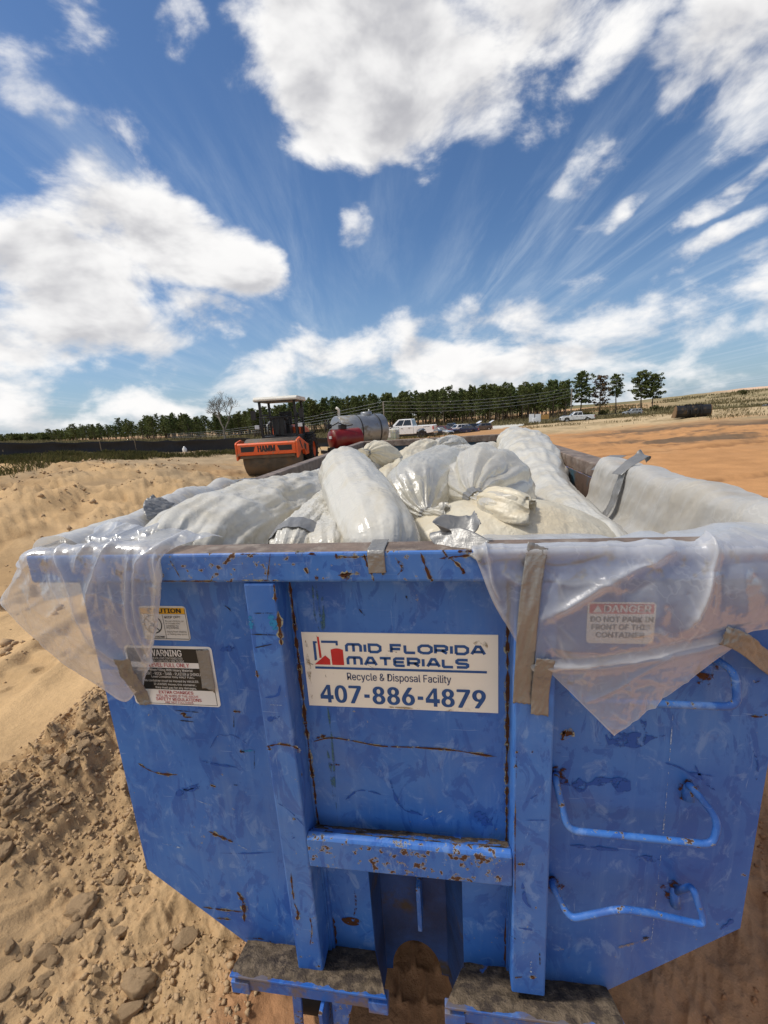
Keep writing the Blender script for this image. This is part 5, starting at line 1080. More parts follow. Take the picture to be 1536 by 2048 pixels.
mb = MB(); mb.box(-1.62, -1.32, -.30, .22, 1.525, 2.30); mb.box(-1.70, -1.35, -.42, .34, 2.18, 2.36); obj('console', mb, DKSTEEL, rl, .05, 3)
mb = MB(); mb.lathe([(.20, -.015), (.22, 0), (.20, .015), (.18, 0), (.20, -.015)], 'z', 18, 0, (0, 0, 0)); obj('steering_wheel', mb, BLKPL, rl).location = (-1.86, 0, 2.42)
mb = MB(); mb.tube([(-1.70, .0, 2.2), (-1.86, 0, 2.42)], .03, 8); obj('steering_column', mb, BLKPL, rl)
mb = MB(); mb.box(-2.55, -2.0, -.3, .3, 1.525, 1.95); mb.prism([(-2.62, 1.95), (-2.5, 1.95), (-2.58, 2.55), (-2.7, 2.55)], 'y', -.28, .28); obj('seat', mb, BLKPL, rl, .05, 3)
mb = MB(); mb.tube([(-2.02, -.72, 1.55), (-2.02, -.72, 2.0), (-2.5, -.72, 2.15)], .03, 8); obj('armrest', mb, GALV, rl)
for sx, sy in ((-1.30, .74), (-1.30, -.74), (-2.70, .74), (-2.70, -.74)):
    mb = MB(); mb.box(sx-.05, sx+.05, sy-.05, sy+.05, 1.52, 3.0); obj('canopy_post', mb, DKSTEEL, rl, .01)
for s in (-1, 1):
    mb = MB(); P_ = [(-1.30, s*.80, 1.55), (-1.30, s*.80, 2.32), (-1.42, s*.80, 2.42), (-2.5, s*.80, 2.42), (-2.68, s*.80, 2.30)]; mb.tube(P_, .028, 8); mb.tube([(-1.30, s*.80, 2.0), (-2.68, s*.80, 2.0)], .022, 8); mb.tube([(-1.95, s*.80, 1.55), (-1.95, s*.80, 2.42)], .022, 8); obj('hand_rail', mb, DKSTEEL, rl)
    mb = MB(); mb.tube([(-1.28, s*.80, 2.30), (-1.18, s*1.02, 2.38)], .018, 6); mb.box(-1.22, -1.16, s*1.02-.10, s*1.02+.10, 2.24, 2.62); obj('mirror', mb, BLKPL, rl)
    mb = MB(); mb.box(-1.26, -1.16, s*.92-.09, s*.92+.09, 1.86, 2.02); obj('work_lamp', mb, CLEARL, rl, .01)
mb = MB(); mb.tube([(-1.30, .70, 2.72), (-1.30, .45, 2.50), (-1.30, .2, 2.32)], .02, 6); obj('brace', mb, DKSTEEL, rl)
mb = MB()
for q in (-.72, .72): mb.box(-1.27, -1.23, min(q, q*.2), max(q, q*.2), 1.55, 1.60)
for q in np.linspace(-.7, .7, 7): mb.tube([(-1.25, q, 1.55), (-1.25, q, 2.30)], .014, 6)
mb.tube([(-1.25, -.75, 2.30), (-1.25, .75, 2.30)], .025, 8); obj('front_guard', mb, DKSTEEL, rl)
mb = MB(); mb.prism([(-1.02, 2.98), (-1.02, 3.07), (-1.15, 3.15), (-2.85, 3.15), (-2.98, 3.07), (-2.98, 2.98)], 'y', -.92, .92); obj('canopy', mb, CANOPY, rl, .03, 2)
mb = MB(); mb.box(-2.98, -1.02, -.88, .88, 2.955, 2.978); obj('canopy_lining', mb, DKSTEEL, rl)
for s in (-1, 1):
    mb = MB(); mb.lathe([(.38, -.22), (.68, -.26), (.76, -.2), (.76, .2), (.68, .26), (.38, .22)], 'y', 40)
    for k in range(20):
        for q in (-1, 1):
            a = (k+.25*q)*math.pi/10; M = Matrix.Rotation(a, 4, 'Y') @ Matrix.Translation((.775, q*.13, 0)) @ Matrix.Rotation(q*.5, 4, 'X'); mb.box(-.02, .03, -.16, .16, -.04, .04, M=M)
    w = obj('rear_wheel', mb, TYRE, rl); w.location = (-3.0, s*.88, .77); mb = MB(); mb.lathe([(.39, s*.2), (.34, s*.1), (.12, s*.1), (.1, s*.18), (0, s*.18)], 'y', 20); obj('rim', mb, ORANGE, w)
# ---- tanks, tote, bucket, boards
STEELT = pbr('grey steel tank', (.27, .28, .29), .38, .55, .12, 1.5, dirt=(.20, .18, .15), dirt_amt=.3, dirt_scale=1.6); REDT = pbr('red tank paint', (.17, .010, .009), .35, 0, .15, 2, dirt=(.16, .05, .03), dirt_amt=.3, dirt_scale=2)
x, y, z = spot(718, 23.0); tk = thing('steel_tank', 'large grey horizontal steel tank behind the red tank', 'tank', (x, y, z), R(42))
r0, zc, Lk = .84, 1.12, 2.7
mb = MB(); mb.lathe([(0, -Lk/2-.10), (.5, -Lk/2-.08), (.80, -Lk/2-.03), (r0, -Lk/2), (r0, Lk/2), (.80, Lk/2+.03), (.5, Lk/2+.08), (0, Lk/2+.10)], 'x', 48, 0, (0, 0, zc)); obj('shell', mb, STEELT, tk)
for q in (-.25, .9): mb = MB(); mb.lathe([(r0+.003, q-.03), (r0+.014, q-.03), (r0+.014, q+.03), (r0+.003, q+.03)], 'x', 48, 0, (0, 0, zc)); obj('strap', mb, DKSTEEL, tk)
for q in (-.95, .95): mb = MB(); mb.hexa([(q-.12, -.8, .0), (q+.12, -.8, .0), (q+.12, .8, .0), (q-.12, .8, .0)], [(q-.10, -.62, .60), (q+.10, -.62, .60), (q+.10, .62, .60), (q-.10, .62, .60)]); obj('cradle', mb, DKSTEEL, tk)
mb = MB(); mb.tube([(-1.1, .1, zc+r0-.03), (-1.1, .1, zc+r0+.32), (-1.22, .16, zc+r0+.42)], .07, 10); obj('vent_pipe', mb, CANOPY, tk)
mb = MB(); mb.lathe([(.30, 0), (.30, .12), (.26, .16), (0, .17)], 'z', 20, 0, (.5, 0, zc+r0-.03)); mb.tube([(.7, 0, zc+r0), (.7, 0, zc+r0+.25)], .05, 8); obj('manhole', mb, STEELT, tk)
mb = MB(); mb.tube([(-1.3, -.1, zc+r0-.02), (-1.5, -.15, zc+r0+.28), (-2.1, -.1, zc+r0+.22), (-2.6, 0, zc+r0-.1)], .02, 6); obj('hose', mb, TYRE, tk)
x, y, z = spot(689, 21.2); rk = thing('red_tank', 'small red horizontal tank with valves on a low skid before the grey tank', 'tank', (x, y, z), R(42))
mb = MB(); r1, z1_, L1 = .50, .86, 1.4
mb.lathe([(0, -L1/2-.14), (.30, -L1/2-.11), (.50, -L1/2-.05), (r1, -L1/2), (r1, L1/2), (.5, L1/2+.05), (.3, L1/2+.11), (0, L1/2+.14)], 'x', 44, 0, (0, 0, z1_)); obj('shell', mb, REDT, rk)
mb = MB(); mb.box(-1.0, .9, -.5, -.38, .22, .34); mb.box(-1.0, .9, .38, .5, .22, .34); mb.box(-1.05, -.93, -.75, .75, .20, .36); mb.box(-.6, -.45, -.42, .42, .34, .56); mb.box(.4, .55, -.42, .42, .34, .56); obj('skid_frame', mb, DKSTEEL, rk)
for s in (-1, 1): wheel(rk, .1, s*.72, .3, .30, .2, DRIM)
mb = MB(); mb.tube([(-.7, .25, z1_+.52), (-.75, .25, z1_+.95)], .045, 8); mb.tube([(-.75, .25, z1_+.95), (-.85, -.1, z1_+.95)], .03, 8); mb.box(-.85, -.65, .1, .4, z1_+.55, z1_+.75); obj('pump', mb, DKSTEEL, rk)
mb = MB(); mb.tube([(-.8, .0, z1_+.62), (-.4, -.1, z1_+.80), (.0, -.25, z1_+.62), (.3, -.3, z1_+.66)], .03, 6); mb.tube([(-.95, .15, z1_+.4), (-.9, .2, z1_+.95)], .025, 6); obj('hose', mb, TYRE, rk)
mb = MB(); mb.box(-.3, .05, -.12, .12, z1_+r1-.02, z1_+r1+.20); obj('filler_box', mb, DKSTEEL, rk, .02)
mb = MB(); mb.box(-L1/2-.155, -L1/2-.10, -.14, .10, z1_+.06, z1_+.19); obj('label_plate', mb, WHITEV, rk)
mb = MB(); mb.tube([(-1.0, -.6, .5), (-1.25, -.75, .45)], .06, 8); mb.box(-1.35, -1.15, -.85, -.65, .3, .55); obj('valve', mb, DKSTEEL, rk)
TOTE, _t = material('milky tote plastic')
_P = _t.n('TexCoord').outputs['Object']; _c = _t.mix(_t.ss(_t.n('SeparateXYZ', {0: _P}).outputs[2], .55, .95), (.45, .52, .42), (.60, .60, .50))
_t.n('OutputMaterial', {0: _t.n('BsdfPrincipled', {'Base Color': _c, 'Roughness': .4, 'Subsurface Weight': .2})})
x, y, z = spot(779, 27.5); ib = thing('ibc_tote', 'milky white liquid tote in a metal cage before the white pickup', 'tote', (x, y, z), R(-4))
zt_ = at(779, 855, D=27.5)[2]-z; k_ = max(.0, zt_-1.16)
mb = MB(); mb.box(-.47, .47, -.56, .56, .17, 1.05); obj('bottle', mb, TOTE, ib, .06, 3)
mb = MB(); mb.lathe([(.11, 1.05), (.12, 1.12), (0, 1.13)], 'z', 16); obj('lid', mb, REDT, ib)
mb = MB()
for q in np.linspace(-.5, .5, 6):
    for s in (-1, 1): mb.tube([(q, s*.6, .15), (q, s*.6, 1.12)], .013, 6)
for q in np.linspace(-.6, .6, 7):
    for s in (-1, 1): mb.tube([(s*.5, q, .15), (s*.5, q, 1.12)], .013, 6)
for q in (.2, .5, .82, 1.11):
    mb.tube([(-.5, -.6, q), (.5, -.6, q), (.5, .6, q), (-.5, .6, q), (-.5, -.6, q)], .014, 6)
obj('cage', mb, GALV, ib)
mb = MB(); mb.box(-.5, .5, -.6, .6, .10, .15)
for s in (-.5, 0, .5): mb.box(-.5, .5, s*.9-.06, s*.9+.06, 0, .10)
obj('pallet', mb, STAKE, ib)
mb = MB(); mb.box(-.17, .15, -.612, -.602, .55, .85); obj('label_plate', mb, WHITEV, ib)
ib.scale = (1.0, 1.0, zt_/1.14)
BKT = pbr('black bucket steel', (.016, .016, .017), .5, .3, .3, 2, dirt=(.10, .065, .035), dirt_amt=.22, dirt_scale=2); BKTEND = pbr('dirty worn bucket end', (.20, .12, .055), .8, .1, .3, 2)
x, y, z = spot(1380, 41); bk = thing('loader_bucket', 'black wheel loader bucket lying on the dry bank with a dusty end', 'loader bucket', (x, y, z), R(-12))
bk.scale = (.80,)*3; Wb = 2.75; prof = [(-.85, .06), (-.80, .0), (.30, .0), (.62, .10), (.80, .38), (.82, .72), (.70, 1.02), (.40, 1.16)]
mb = MB(); inn = [(a-.04*(i > 2)-.0, b+.04*(i < 4)-.0) for i, (a, b) in enumerate(prof)]; poly_ = prof+[(.40, 1.11), (.66, .98), (.77, .70), (.75, .40), (.58, .14), (.28, .05), (-.78, .05)]
mb.prism([(-a, b) for a, b in poly_][::-1], 'x', -Wb/2, Wb/2); obj('shell', mb, BKT, bk)
for s in (-1, 1): mb = MB(); mb.prism([(-a, b) for a, b in (prof+[(.05, 1.0), (-.55, .35)])][::-1], 'x', s*Wb/2, s*(Wb/2+.05)); obj('end_plate', mb, BKTEND, bk)
for q in (-.55, -.25, .25, .55): mb = MB(); mb.prism([(-.80, .25), (-1.0, .30), (-1.02, .55), (-.85, 1.02), (-.45, 1.28), (-.35, 1.18), (-.65, 1.02), (-.78, .70)], 'x', q-.03, q+.03); obj('hinge_ear', mb, BKT, bk)
mb = MB(); mb.box(-Wb/2, Wb/2, .82, .92, .0, .05); obj('cutting_edge', mb, STEEL_BARE, bk)
mb = MB(); mb.box(-.7, .8, -.46, -.34, 1.14, 1.22); obj('top_stiffener', mb, BKT, bk)
def board(px, w, D, y0, y1, mat, label, name='site_board', group=None):
    x, y, z = spot(px, D); h = at(px, y0, D=D)[2]-z; hb_ = at(px, y1, D=D)[2]-z; r = thing(name, label, 'board', (x, y, z), 0, group)
    mb = MB(); mb.box(-w/2, w/2, -.02, .02, max(.15, hb_), h); obj('panel', mb, mat, r)
    for s in (-1, 1): mb = MB(); mb.box(s*(w/2-.08)-.05, s*(w/2-.08)+.05, .022, .10, -.2, h-.05); obj('post', mb, WHITEP if mat is WHITEP else POLE, r)
board(1063, 1.15, 104, 828, 845, WHITEP, 'left of the two upright white boards on posts at the lot edge'); board(1075.5, 1.2, 104, 828, 845, WHITEP, 'right of the two upright white boards on posts at the lot edge')
TANB = pbr('tan board', (.40, .22, .06), .7, 0, .15, 3)
board(1090, 1.7, 106, 829, 838, TANB, 'tan brown board on posts right of the white boards')
x, y, z = spot(1069, 103); mb = MB(); mb.box(-.4, .4, -.3, .3, 0, .95); mb.box(-.34, .34, -.24, .24, .951, 1.1); o = obj('white_box', mb, WHITEP, None, .03); o.location = (x, y, z+.55); tag(o, 'small white cabinet fixed between the two white boards', 'cabinet')
# pale ridge of stripped sand beyond the hill is part of the ground; a little jug left by the fence
x, y, z = spot(361, 27); mb = MB(); mb.lathe([(0, 0), (.11, 0), (.12, .03), (.12, .2), (.05, .28), (.04, .33), (0, .33)], 'z', 14); o = obj('plastic_jug', mb, WHITEV); o.location = (x, y, z+.02); tag(o, 'small white plastic jug in the grass before the black fence', 'jug')
# ------------------------------------------------------------------ plastic film, bags and tape
def film_mat(name, op, col=(.80, .79, .76), edge=.35, rough=.30, mott=.0, mcol=(.72, .62, .42), bump=.25, trans=.45, bs=10, gloss=.30):
    m, t = material(name)
    P = t.n('TexCoord').outputs['Object']; th = t.n('Attribute', attribute_name='thick').outputs['Fac']
    n1 = t.noise(P, 7, 6, .62, .5)
    W = t.vm('ADD', P, t.vm('SCALE', t.vm('SUBTRACT', t.noise(P, 6, 4, .6, 0, 1), (.5, .5, .5)), scale=.34))
    v1 = t.n('TexVoronoi', {'Vector': W, 'Scale': bs}, feature='F1').outputs[0]; v2 = t.n('TexVoronoi', {'Vector': W, 'Scale': bs*2.6}, feature='F1').outputs[0]
    ve = t.n('TexVoronoi', {'Vector': W, 'Scale': bs*.8}, feature='DISTANCE_TO_EDGE').outputs[0]
    c = col
    if mott: c = t.mix(t.m('MULTIPLY', t.ss(t.noise(P, 3.4, 6, .65, .6), .42, .66), mott), col, mcol)
    crease = t.m('MULTIPLY', t.ss(ve, .05, .0), t.ss(t.noise(P, 5, 3, .5), .45, .6))
    hgt = t.m('ADD', t.m('MULTIPLY', v1, 1.1), t.m('ADD', t.m('MULTIPLY', v2, .22), t.m('ADD', t.m('MULTIPLY', crease, .22), t.m('MULTIPLY', n1, .9))))
    b = t.n('Bump', {'Strength': bump, 'Distance': .03, 'Height': hgt})
    pr = t.n('BsdfPrincipled', {'Base Color': c, 'Roughness': t.m('ADD', rough-.10, t.m('MULTIPLY', n1, .2)), 'Specular IOR Level': .5, 'Normal': b})
    tr = t.n('BsdfTranslucent', {0: c, 'Normal': b})
    body = t.n('MixShader', {0: trans, 1: pr, 2: tr})
    if op >= 1:
        t.n('OutputMaterial', {0: body}); return m
    lw = t.n('LayerWeight', {0: .35, 'Normal': b}).outputs['Facing']
    a = t.m('ADD', op, t.m('ADD', t.m('MULTIPLY', th, .62), t.m('ADD', t.m('MULTIPLY', t.m('POWER', lw, 2.0), edge), t.m('ADD', t.m('MULTIPLY', crease, .10), t.m('MULTIPLY', t.m('SUBTRACT', n1, .5), .22)))), clamp=True)
    gl = t.n('BsdfGlossy', {0: (1, 1, 1), 'Roughness': .24, 'Normal': b}); fr = t.n('Fresnel', {0: 1.40, 'Normal': b})
    s1 = t.n('MixShader', {0: a, 1: t.n('BsdfTransparent', {0: (.95, .945, .935)}), 2: body})
    t.n('OutputMaterial', {0: t.n('MixShader', {0: t.m('MULTIPLY', fr, gloss), 1: s1, 2: gl})}); return m
FILM = film_mat('clear milky film', .42, (.70, .715, .74), .40, .36, bump=.10, gloss=.20); FILM2 = film_mat('milky film flap', .52, (.71, .73, .755), .30, .38, bump=.06, gloss=.15)
LINER = film_mat('dusty liner film', .80, (.68, .665, .63), .3, .36, .45, (.66, .58, .44), .12, .35, bs=6, gloss=.2); BAGFILM = film_mat('milky bag film', .70, (.74, .715, .64), .5, .34, .5, (.72, .65, .49), .18, gloss=.22)
BAGW = film_mat('white bag plastic', 1, (.69, .665, .60), 0, .27, .75, (.66, .585, .44), .32, .22); BAGS = film_mat('smooth white bag plastic', 1, (.70, .675, .61), 0, .22, .8, (.64, .58, .46), .19, .22, bs=6); BAGC = film_mat('cream bag plastic', 1, (.74, .675, .53), 0, .40, .6, (.70, .58, .39), .24, .22); BAGG = film_mat('grey bag plastic', 1, (.58, .575, .55), 0, .28, .7, (.60, .54, .42), .30, .2)
TAPE, _t = material('grey duct tape')
_P = _t.n('TexCoord').outputs['Object']; _n = _t.noise(_P, 18, 5, .6, .5); _w = _t.noise(_t.scale(_P, (30, 30, 300)), 1, 3, .5)
_t.n('OutputMaterial', {0: _t.n('BsdfPrincipled', {'Base Color': _t.mix(_n, (.205, .20, .195), (.29, .285, .275)), 'Metallic': .45, 'Roughness': _t.m('ADD', .30, _t.m('MULTIPLY', _n, .2)), 'Normal': _t.n('Bump', {'Strength': .45, 'Distance': .006, 'Height': _t.m('ADD', _t.m('MULTIPLY', _w, .25), _t.m('MULTIPLY', _t.noise(_P, 26, 4, .6, 1.5), 1.2))})})})
def set_thick(me, a):
    at_ = me.attributes.new('thick', 'FLOAT', 'POINT'); at_.data.foreach_set('value', np.ascontiguousarray(a, dtype=np.float32).ravel())
def seg_dist(P, poly):
    """distance of points (n,2) to a polyline, and the fraction along it"""
    d = np.full(len(P), 1e9); f = np.zeros(len(P)); k = len(poly)-1
    for i in range(k):
        a, b = poly[i], poly[i+1]; ab = b-a; t = np.clip(((P-a)@ab)/(ab@ab+1e-12), 0, 1); q = np.linalg.norm(P-(a+t[:, None]*ab), axis=1)
        m = q < d; d[m] = q[m]; f[m] = ((i+t)/k)[m]
    return d, f
def bicubic(ctrl, nv, nu):
    c = np.array([catmull(col, nv) for col in ctrl])           # columns, each from top to bottom
    return np.array([catmull(c[:, i], nu) for i in range(nv)])
def creases(n, x0, x1, z0, z1, seed):
    g = np.random.default_rng(seed); out = []
    for _ in range(n):
        p = np.array([g.uniform(x0, x1), g.uniform(z0, z1)]); a = g.uniform(0, 6.28) if g.random() < .4 else g.normal(-1.0, .5); L = g.uniform(.03, .13)
        q = p+L*np.array([math.cos(a), math.sin(a)]); m_ = (p+q)/2+g.normal(size=2)*.012
        out.append(([(v[0], 0, v[1]) for v in (p, m_, q)], g.uniform(.002, .0055)*g.choice([-1, 1, 1]), g.uniform(.005, .010), g.uniform(.08, .34)))
    return out
def sheet(name, cols, mat, folds=(), nu=150, nv=130, wr=.004, seed=0, parent=None, out=(0, -1, 0), planar=True, wfreq=(7, 3), label=None, rim=.0, edge_thick=.3):
    P = bicubic(np.array(cols, float), nv, nu); N = gnormals(P); o_ = np.array(out, float)
    s = np.sign((N@o_)); s[s == 0] = 1; N = N*s[..., None]
    U, V = np.meshgrid(np.linspace(0, 1, nu), np.linspace(0, 1, nv)); th = np.zeros((nv, nu)); disp = np.zeros((nv, nu))
    for poly, amp, w, t_ in folds:
        q = np.array([(p[0], p[2]) for p in poly]); d, f = seg_dist(P[..., [0, 2]].reshape(-1, 2), q); d = d.reshape(nv, nu); f = f.reshape(nv, nu)
        g = np.exp(-(d/w)**2)*np.clip(np.minimum(f+.15, 1.15-f)*3, 0, 1); disp += amp*np.exp(-np.abs(d/w)**1.3)*np.clip(np.minimum(f+.15, 1.15-f)*3, 0, 1); th = np.maximum(th, t_*np.exp(-(d/(w*.55))**2)*np.clip(np.minimum(f+.1, 1.1-f)*4, 0, 1))
    X, Y, Z = P[..., 0], P[..., 1], P[..., 2]
    disp += wr*(fbm(X*wfreq[0]*1.5+Y*3, Z*wfreq[1]*1.5+Y*2+seed, Y*4, oct=4, seed=seed, ridged=True)+.8*fbm(X*wfreq[0]*3, Z*wfreq[1]*3, Y*5, oct=3, seed=seed+5))
    P = P+N*disp[..., None]
    e = np.minimum(np.minimum(U, 1-U)*nu, (1-V)*nv); th = np.maximum(th, edge_thick*(e < 1.2))
    mb = MB(); mb.grid(P); me = mb.mesh(name); set_thick(me, th); o = obj(name, me, mat, parent, label=label); return o, P
def Q(px, py, Y): return at(px, py, Y=Y)
def fold(pts, amp, w, t): return ([Q(a, b, -.12) for a, b in pts], amp, w, t)
# right-hand sheet: drapes over the front rim, hangs on the front, lines the right wall
rs_ = thing('plastic_sheet', 'milky plastic sheet hanging over the front rim right half and lining the right wall', 'plastic sheet', (0, 0, 0), 0, 'liner sheets taped over the rim')
cols = [
    [Q(938, 1066, .12), Q(942, 1078, .02), Q(944, 1098, -.1015), Q(957, 1130, -.109), Q(972, 1170, -.111), Q(990, 1210, -.112), Q(1012, 1246, -.112)],
    [Q(985, 1068, .12), Q(985, 1076.5, .02), Q(985, 1097, -.103), Q(990, 1130, -.112), Q(1002, 1180, -.118), Q(1022, 1240, -.122), Q(1060, 1330, -.116)],
    [Q(1050, 1068, .12), Q(1050, 1076, .02), Q(1050, 1096, -.104), Q(1052, 1130, -.114), Q(1056, 1190, -.122), Q(1062, 1260, -.124), Q(1078, 1339, -.118)],
    [Q(1150, 1066, .12), Q(1150, 1075, .02), Q(1150, 1095, -.105), Q(1152, 1135, -.120), Q(1155, 1200, -.138), Q(1160, 1270, -.142), Q(1165, 1332, -.130)],
    [Q(1270, 1060, .12), Q(1270, 1072, .02), Q(1270, 1093, -.107), Q(1270, 1135, -.128), Q(1272, 1200, -.150), Q(1275, 1260, -.152), Q(1280, 1313, -.136)],
    [Q(1370, 1058, .12), Q(1372, 1069, .02), Q(1372, 1091, -.108), Q(1372, 1135, -.135), Q(1372, 1200, -.158), Q(1375, 1250, -.156), Q(1380, 1290, -.140)],
    [Q(1440, 1045, .14), Q(1445, 1054, .02), Q(1452, 1090, -.118), Q(1452, 1135, -.140), Q(1452, 1190, -.156), Q(1455, 1235, -.150), Q(1462, 1276, -.135)],
    [Q(1530, 1040, .16), Q(1535, 1056, .02), Q(1545, 1092, -.122), Q(1545, 1130, -.138), Q(1548, 1180, -.15), Q(1550, 1220, -.148), Q(1555, 1258, -.14)],
    [(1.23, .12, H+.03), (1.245, .03, H+.02), (1.262, -.09, H-.03), (1.27, -.11, H-.09), (1.272, -.12, H-.14), (1.272, -.12, H-.19), (1.27, -.12, H-.235)],
    [(1.25, .20, H+.01), (1.27, .16, H-.02), (1.285, .10, H-.06), (1.29, .06, H-.10), (1.29, .04, H-.15), (1.29, .03, H-.19), (1.285, .02, H-.24)]]
sheet('front_drape', cols, FILM, [
    fold([(1345, 1100), (1280, 1128), (1200, 1165), (1140, 1198), (1085, 1232)], .020, .022, .42), fold([(1200, 1160), (1150, 1192), (1110, 1215)], .010, .008, .35),
    fold([(1428, 1062), (1425, 1090), (1412, 1125), (1395, 1165), (1370, 1215), (1358, 1240)], .022, .013, .75), fold([(946, 1085), (958, 1130), (985, 1190), (1010, 1240)], .004, .012, .55), fold([(968, 1078), (978, 1120), (985, 1165), (1000, 1200)], .010, .007, .6),
    fold([(1070, 1335), (1160, 1326), (1280, 1306), (1380, 1284), (1470, 1268)], .016, .016, .35), fold([(1075, 1322), (1180, 1310), (1300, 1285), (1420, 1255), (1530, 1230)], -.012, .03, .0), fold([(1090, 1290), (1200, 1300), (1330, 1270), (1500, 1225)], .012, .035, .0),
    fold([(960, 1098), (1040, 1105), (1120, 1098), (1200, 1100), (1260, 1088)], .006, .012, .22), fold([(1120, 1078), (1180, 1090), (1240, 1082), (1330, 1100), (1400, 1080)], .006, .010, .32), fold([(1400, 1078), (1450, 1092), (1500, 1078), (1536, 1090)], .008, .014, .35),
    fold([(1185, 1130), (1205, 1150), (1230, 1195)], .006, .010, .1), fold([(1290, 1120), (1300, 1180), (1310, 1235)], .008, .025, .0), fold([(1470, 1120), (1465, 1170), (1480, 1230)], .010, .03, .0), fold([(1010, 1150), (1030, 1165), (1055, 1172)], .006, .008, .22), fold([(1100, 1160), (1140, 1168), (1180, 1160), (1240, 1172)], .007, .012, .08), ([(.16, 0, H+.006), (1.26, 0, H+.006)], .0, .040, .62)]+creases(46, .15, 1.2, H-.42, H-.01, 5),
    nu=230, nv=150, wr=.0035, seed=3, parent=rs_)
cols = [[Q(1078, 1322, -.118), Q(1086, 1330, -.116), Q(1095, 1341, -.113)], [Q(1165, 1312, -.128), Q(1165, 1355, -.122), Q(1163, 1406, -.117)], [Q(1240, 1305, -.132), Q(1235, 1390, -.124), Q(1228, 1471, -.117)], [Q(1350, 1288, -.132), Q(1350, 1335, -.124), Q(1350, 1381, -.118)], [Q(1420, 1275, -.128), Q(1422, 1305, -.122), Q(1425, 1327, -.118)], [Q(1474, 1268, -.124), Q(1476, 1276, -.122), Q(1478, 1286, -.120)]]
# straight cut edges: resample the lower rim of the flap on its two straight sides
def flap():
    n = 60; top = catmull([c[0] for c in cols], 2*n); L = np.array([Q(1085, 1330, -.113), Q(1228, 1471, -.117), Q(1478, 1286, -.120)]); bot = np.concatenate([L[0]+(L[1]-L[0])*np.linspace(0, 1, n)[:, None], L[1]+(L[2]-L[1])*np.linspace(0, 1, n)[:, None]])
    return [[top[i], top[i]*.5+bot[i]*.5+np.array([0, .0015, 0]), bot[i]] for i in range(0, 2*n, 1)]
sheet('hanging_flap', flap(), FILM2, [fold([(1175, 1405), (1230, 1375), (1290, 1335), (1340, 1300)], .006, .006, .18), fold([(1090, 1336), (1200, 1330), (1350, 1305), (1470, 1280)], .010, .014, .2), fold([(1245, 1340), (1255, 1365), (1262, 1385)], .005, .006, .12)]+creases(20, .45, .85, H-.55, H-.36, 9), nu=200, nv=70, wr=.0022, seed=11, parent=rs_, wfreq=(9, 9), edge_thick=.35)
def liner(name, rows, parent, seed, n=(220, 150), wr=.016, label=None, mat=None, out=(0, 0, 1)):
    P = bicubic(np.array(rows, float), n[1], n[0]); N = gnormals(P); s = np.sign(N@np.array(out, float)); s[s == 0] = 1; N = N*s[..., None]
    X, Y, Z = P[..., 0], P[..., 1], P[..., 2]; V = np.linspace(0, 1, n[1])[:, None]
    d = wr*fbm(Y*3.6+.8*Z, (X+Z)*1.3+seed, X*1.0, oct=5, seed=seed, ridged=True, rough=.5)+wr*.9*fbm(Y*9+3*Z, (X+Z)*1.6, oct=3, seed=seed+3)*1.0+wr*.12*fbm(Y*16, X*14, Z*14, oct=3, seed=seed+9)
    P = P+N*(d*np.clip(V*1.5+.35, 0, 1))[..., None]
    mb = MB(); mb.grid(P); me = mb.mesh(name); set_thick(me, np.zeros(P.shape[:2])); return obj(name, me, mat or LINER, parent, label=label)
rows = []
for i, yy in enumerate(np.linspace(-.02, 1.50, 10)):
    b_ = .03*math.sin(i*2.1)+.02*math.sin(i*4.4); t = i/9
    rows.append([(1.27, yy+.02, H-.20-.05*math.sin(i)), (1.262, yy, H-.09), (1.245, yy, H+.004), (1.17, yy, H+.028+b_*.5), (1.075, yy, H+.022+b_*.4), (1.045, yy+.02, H-.10), (1.01+.05*b_, yy+.03, H-.22), (.90-.05*t, yy+.03, H-.32+.02*t), (.70-.06*t, yy+.02, H-.36), (.5, yy, H-.44)])
liner('wall_lining', rows, rs_, 21, (260, 170), .020)
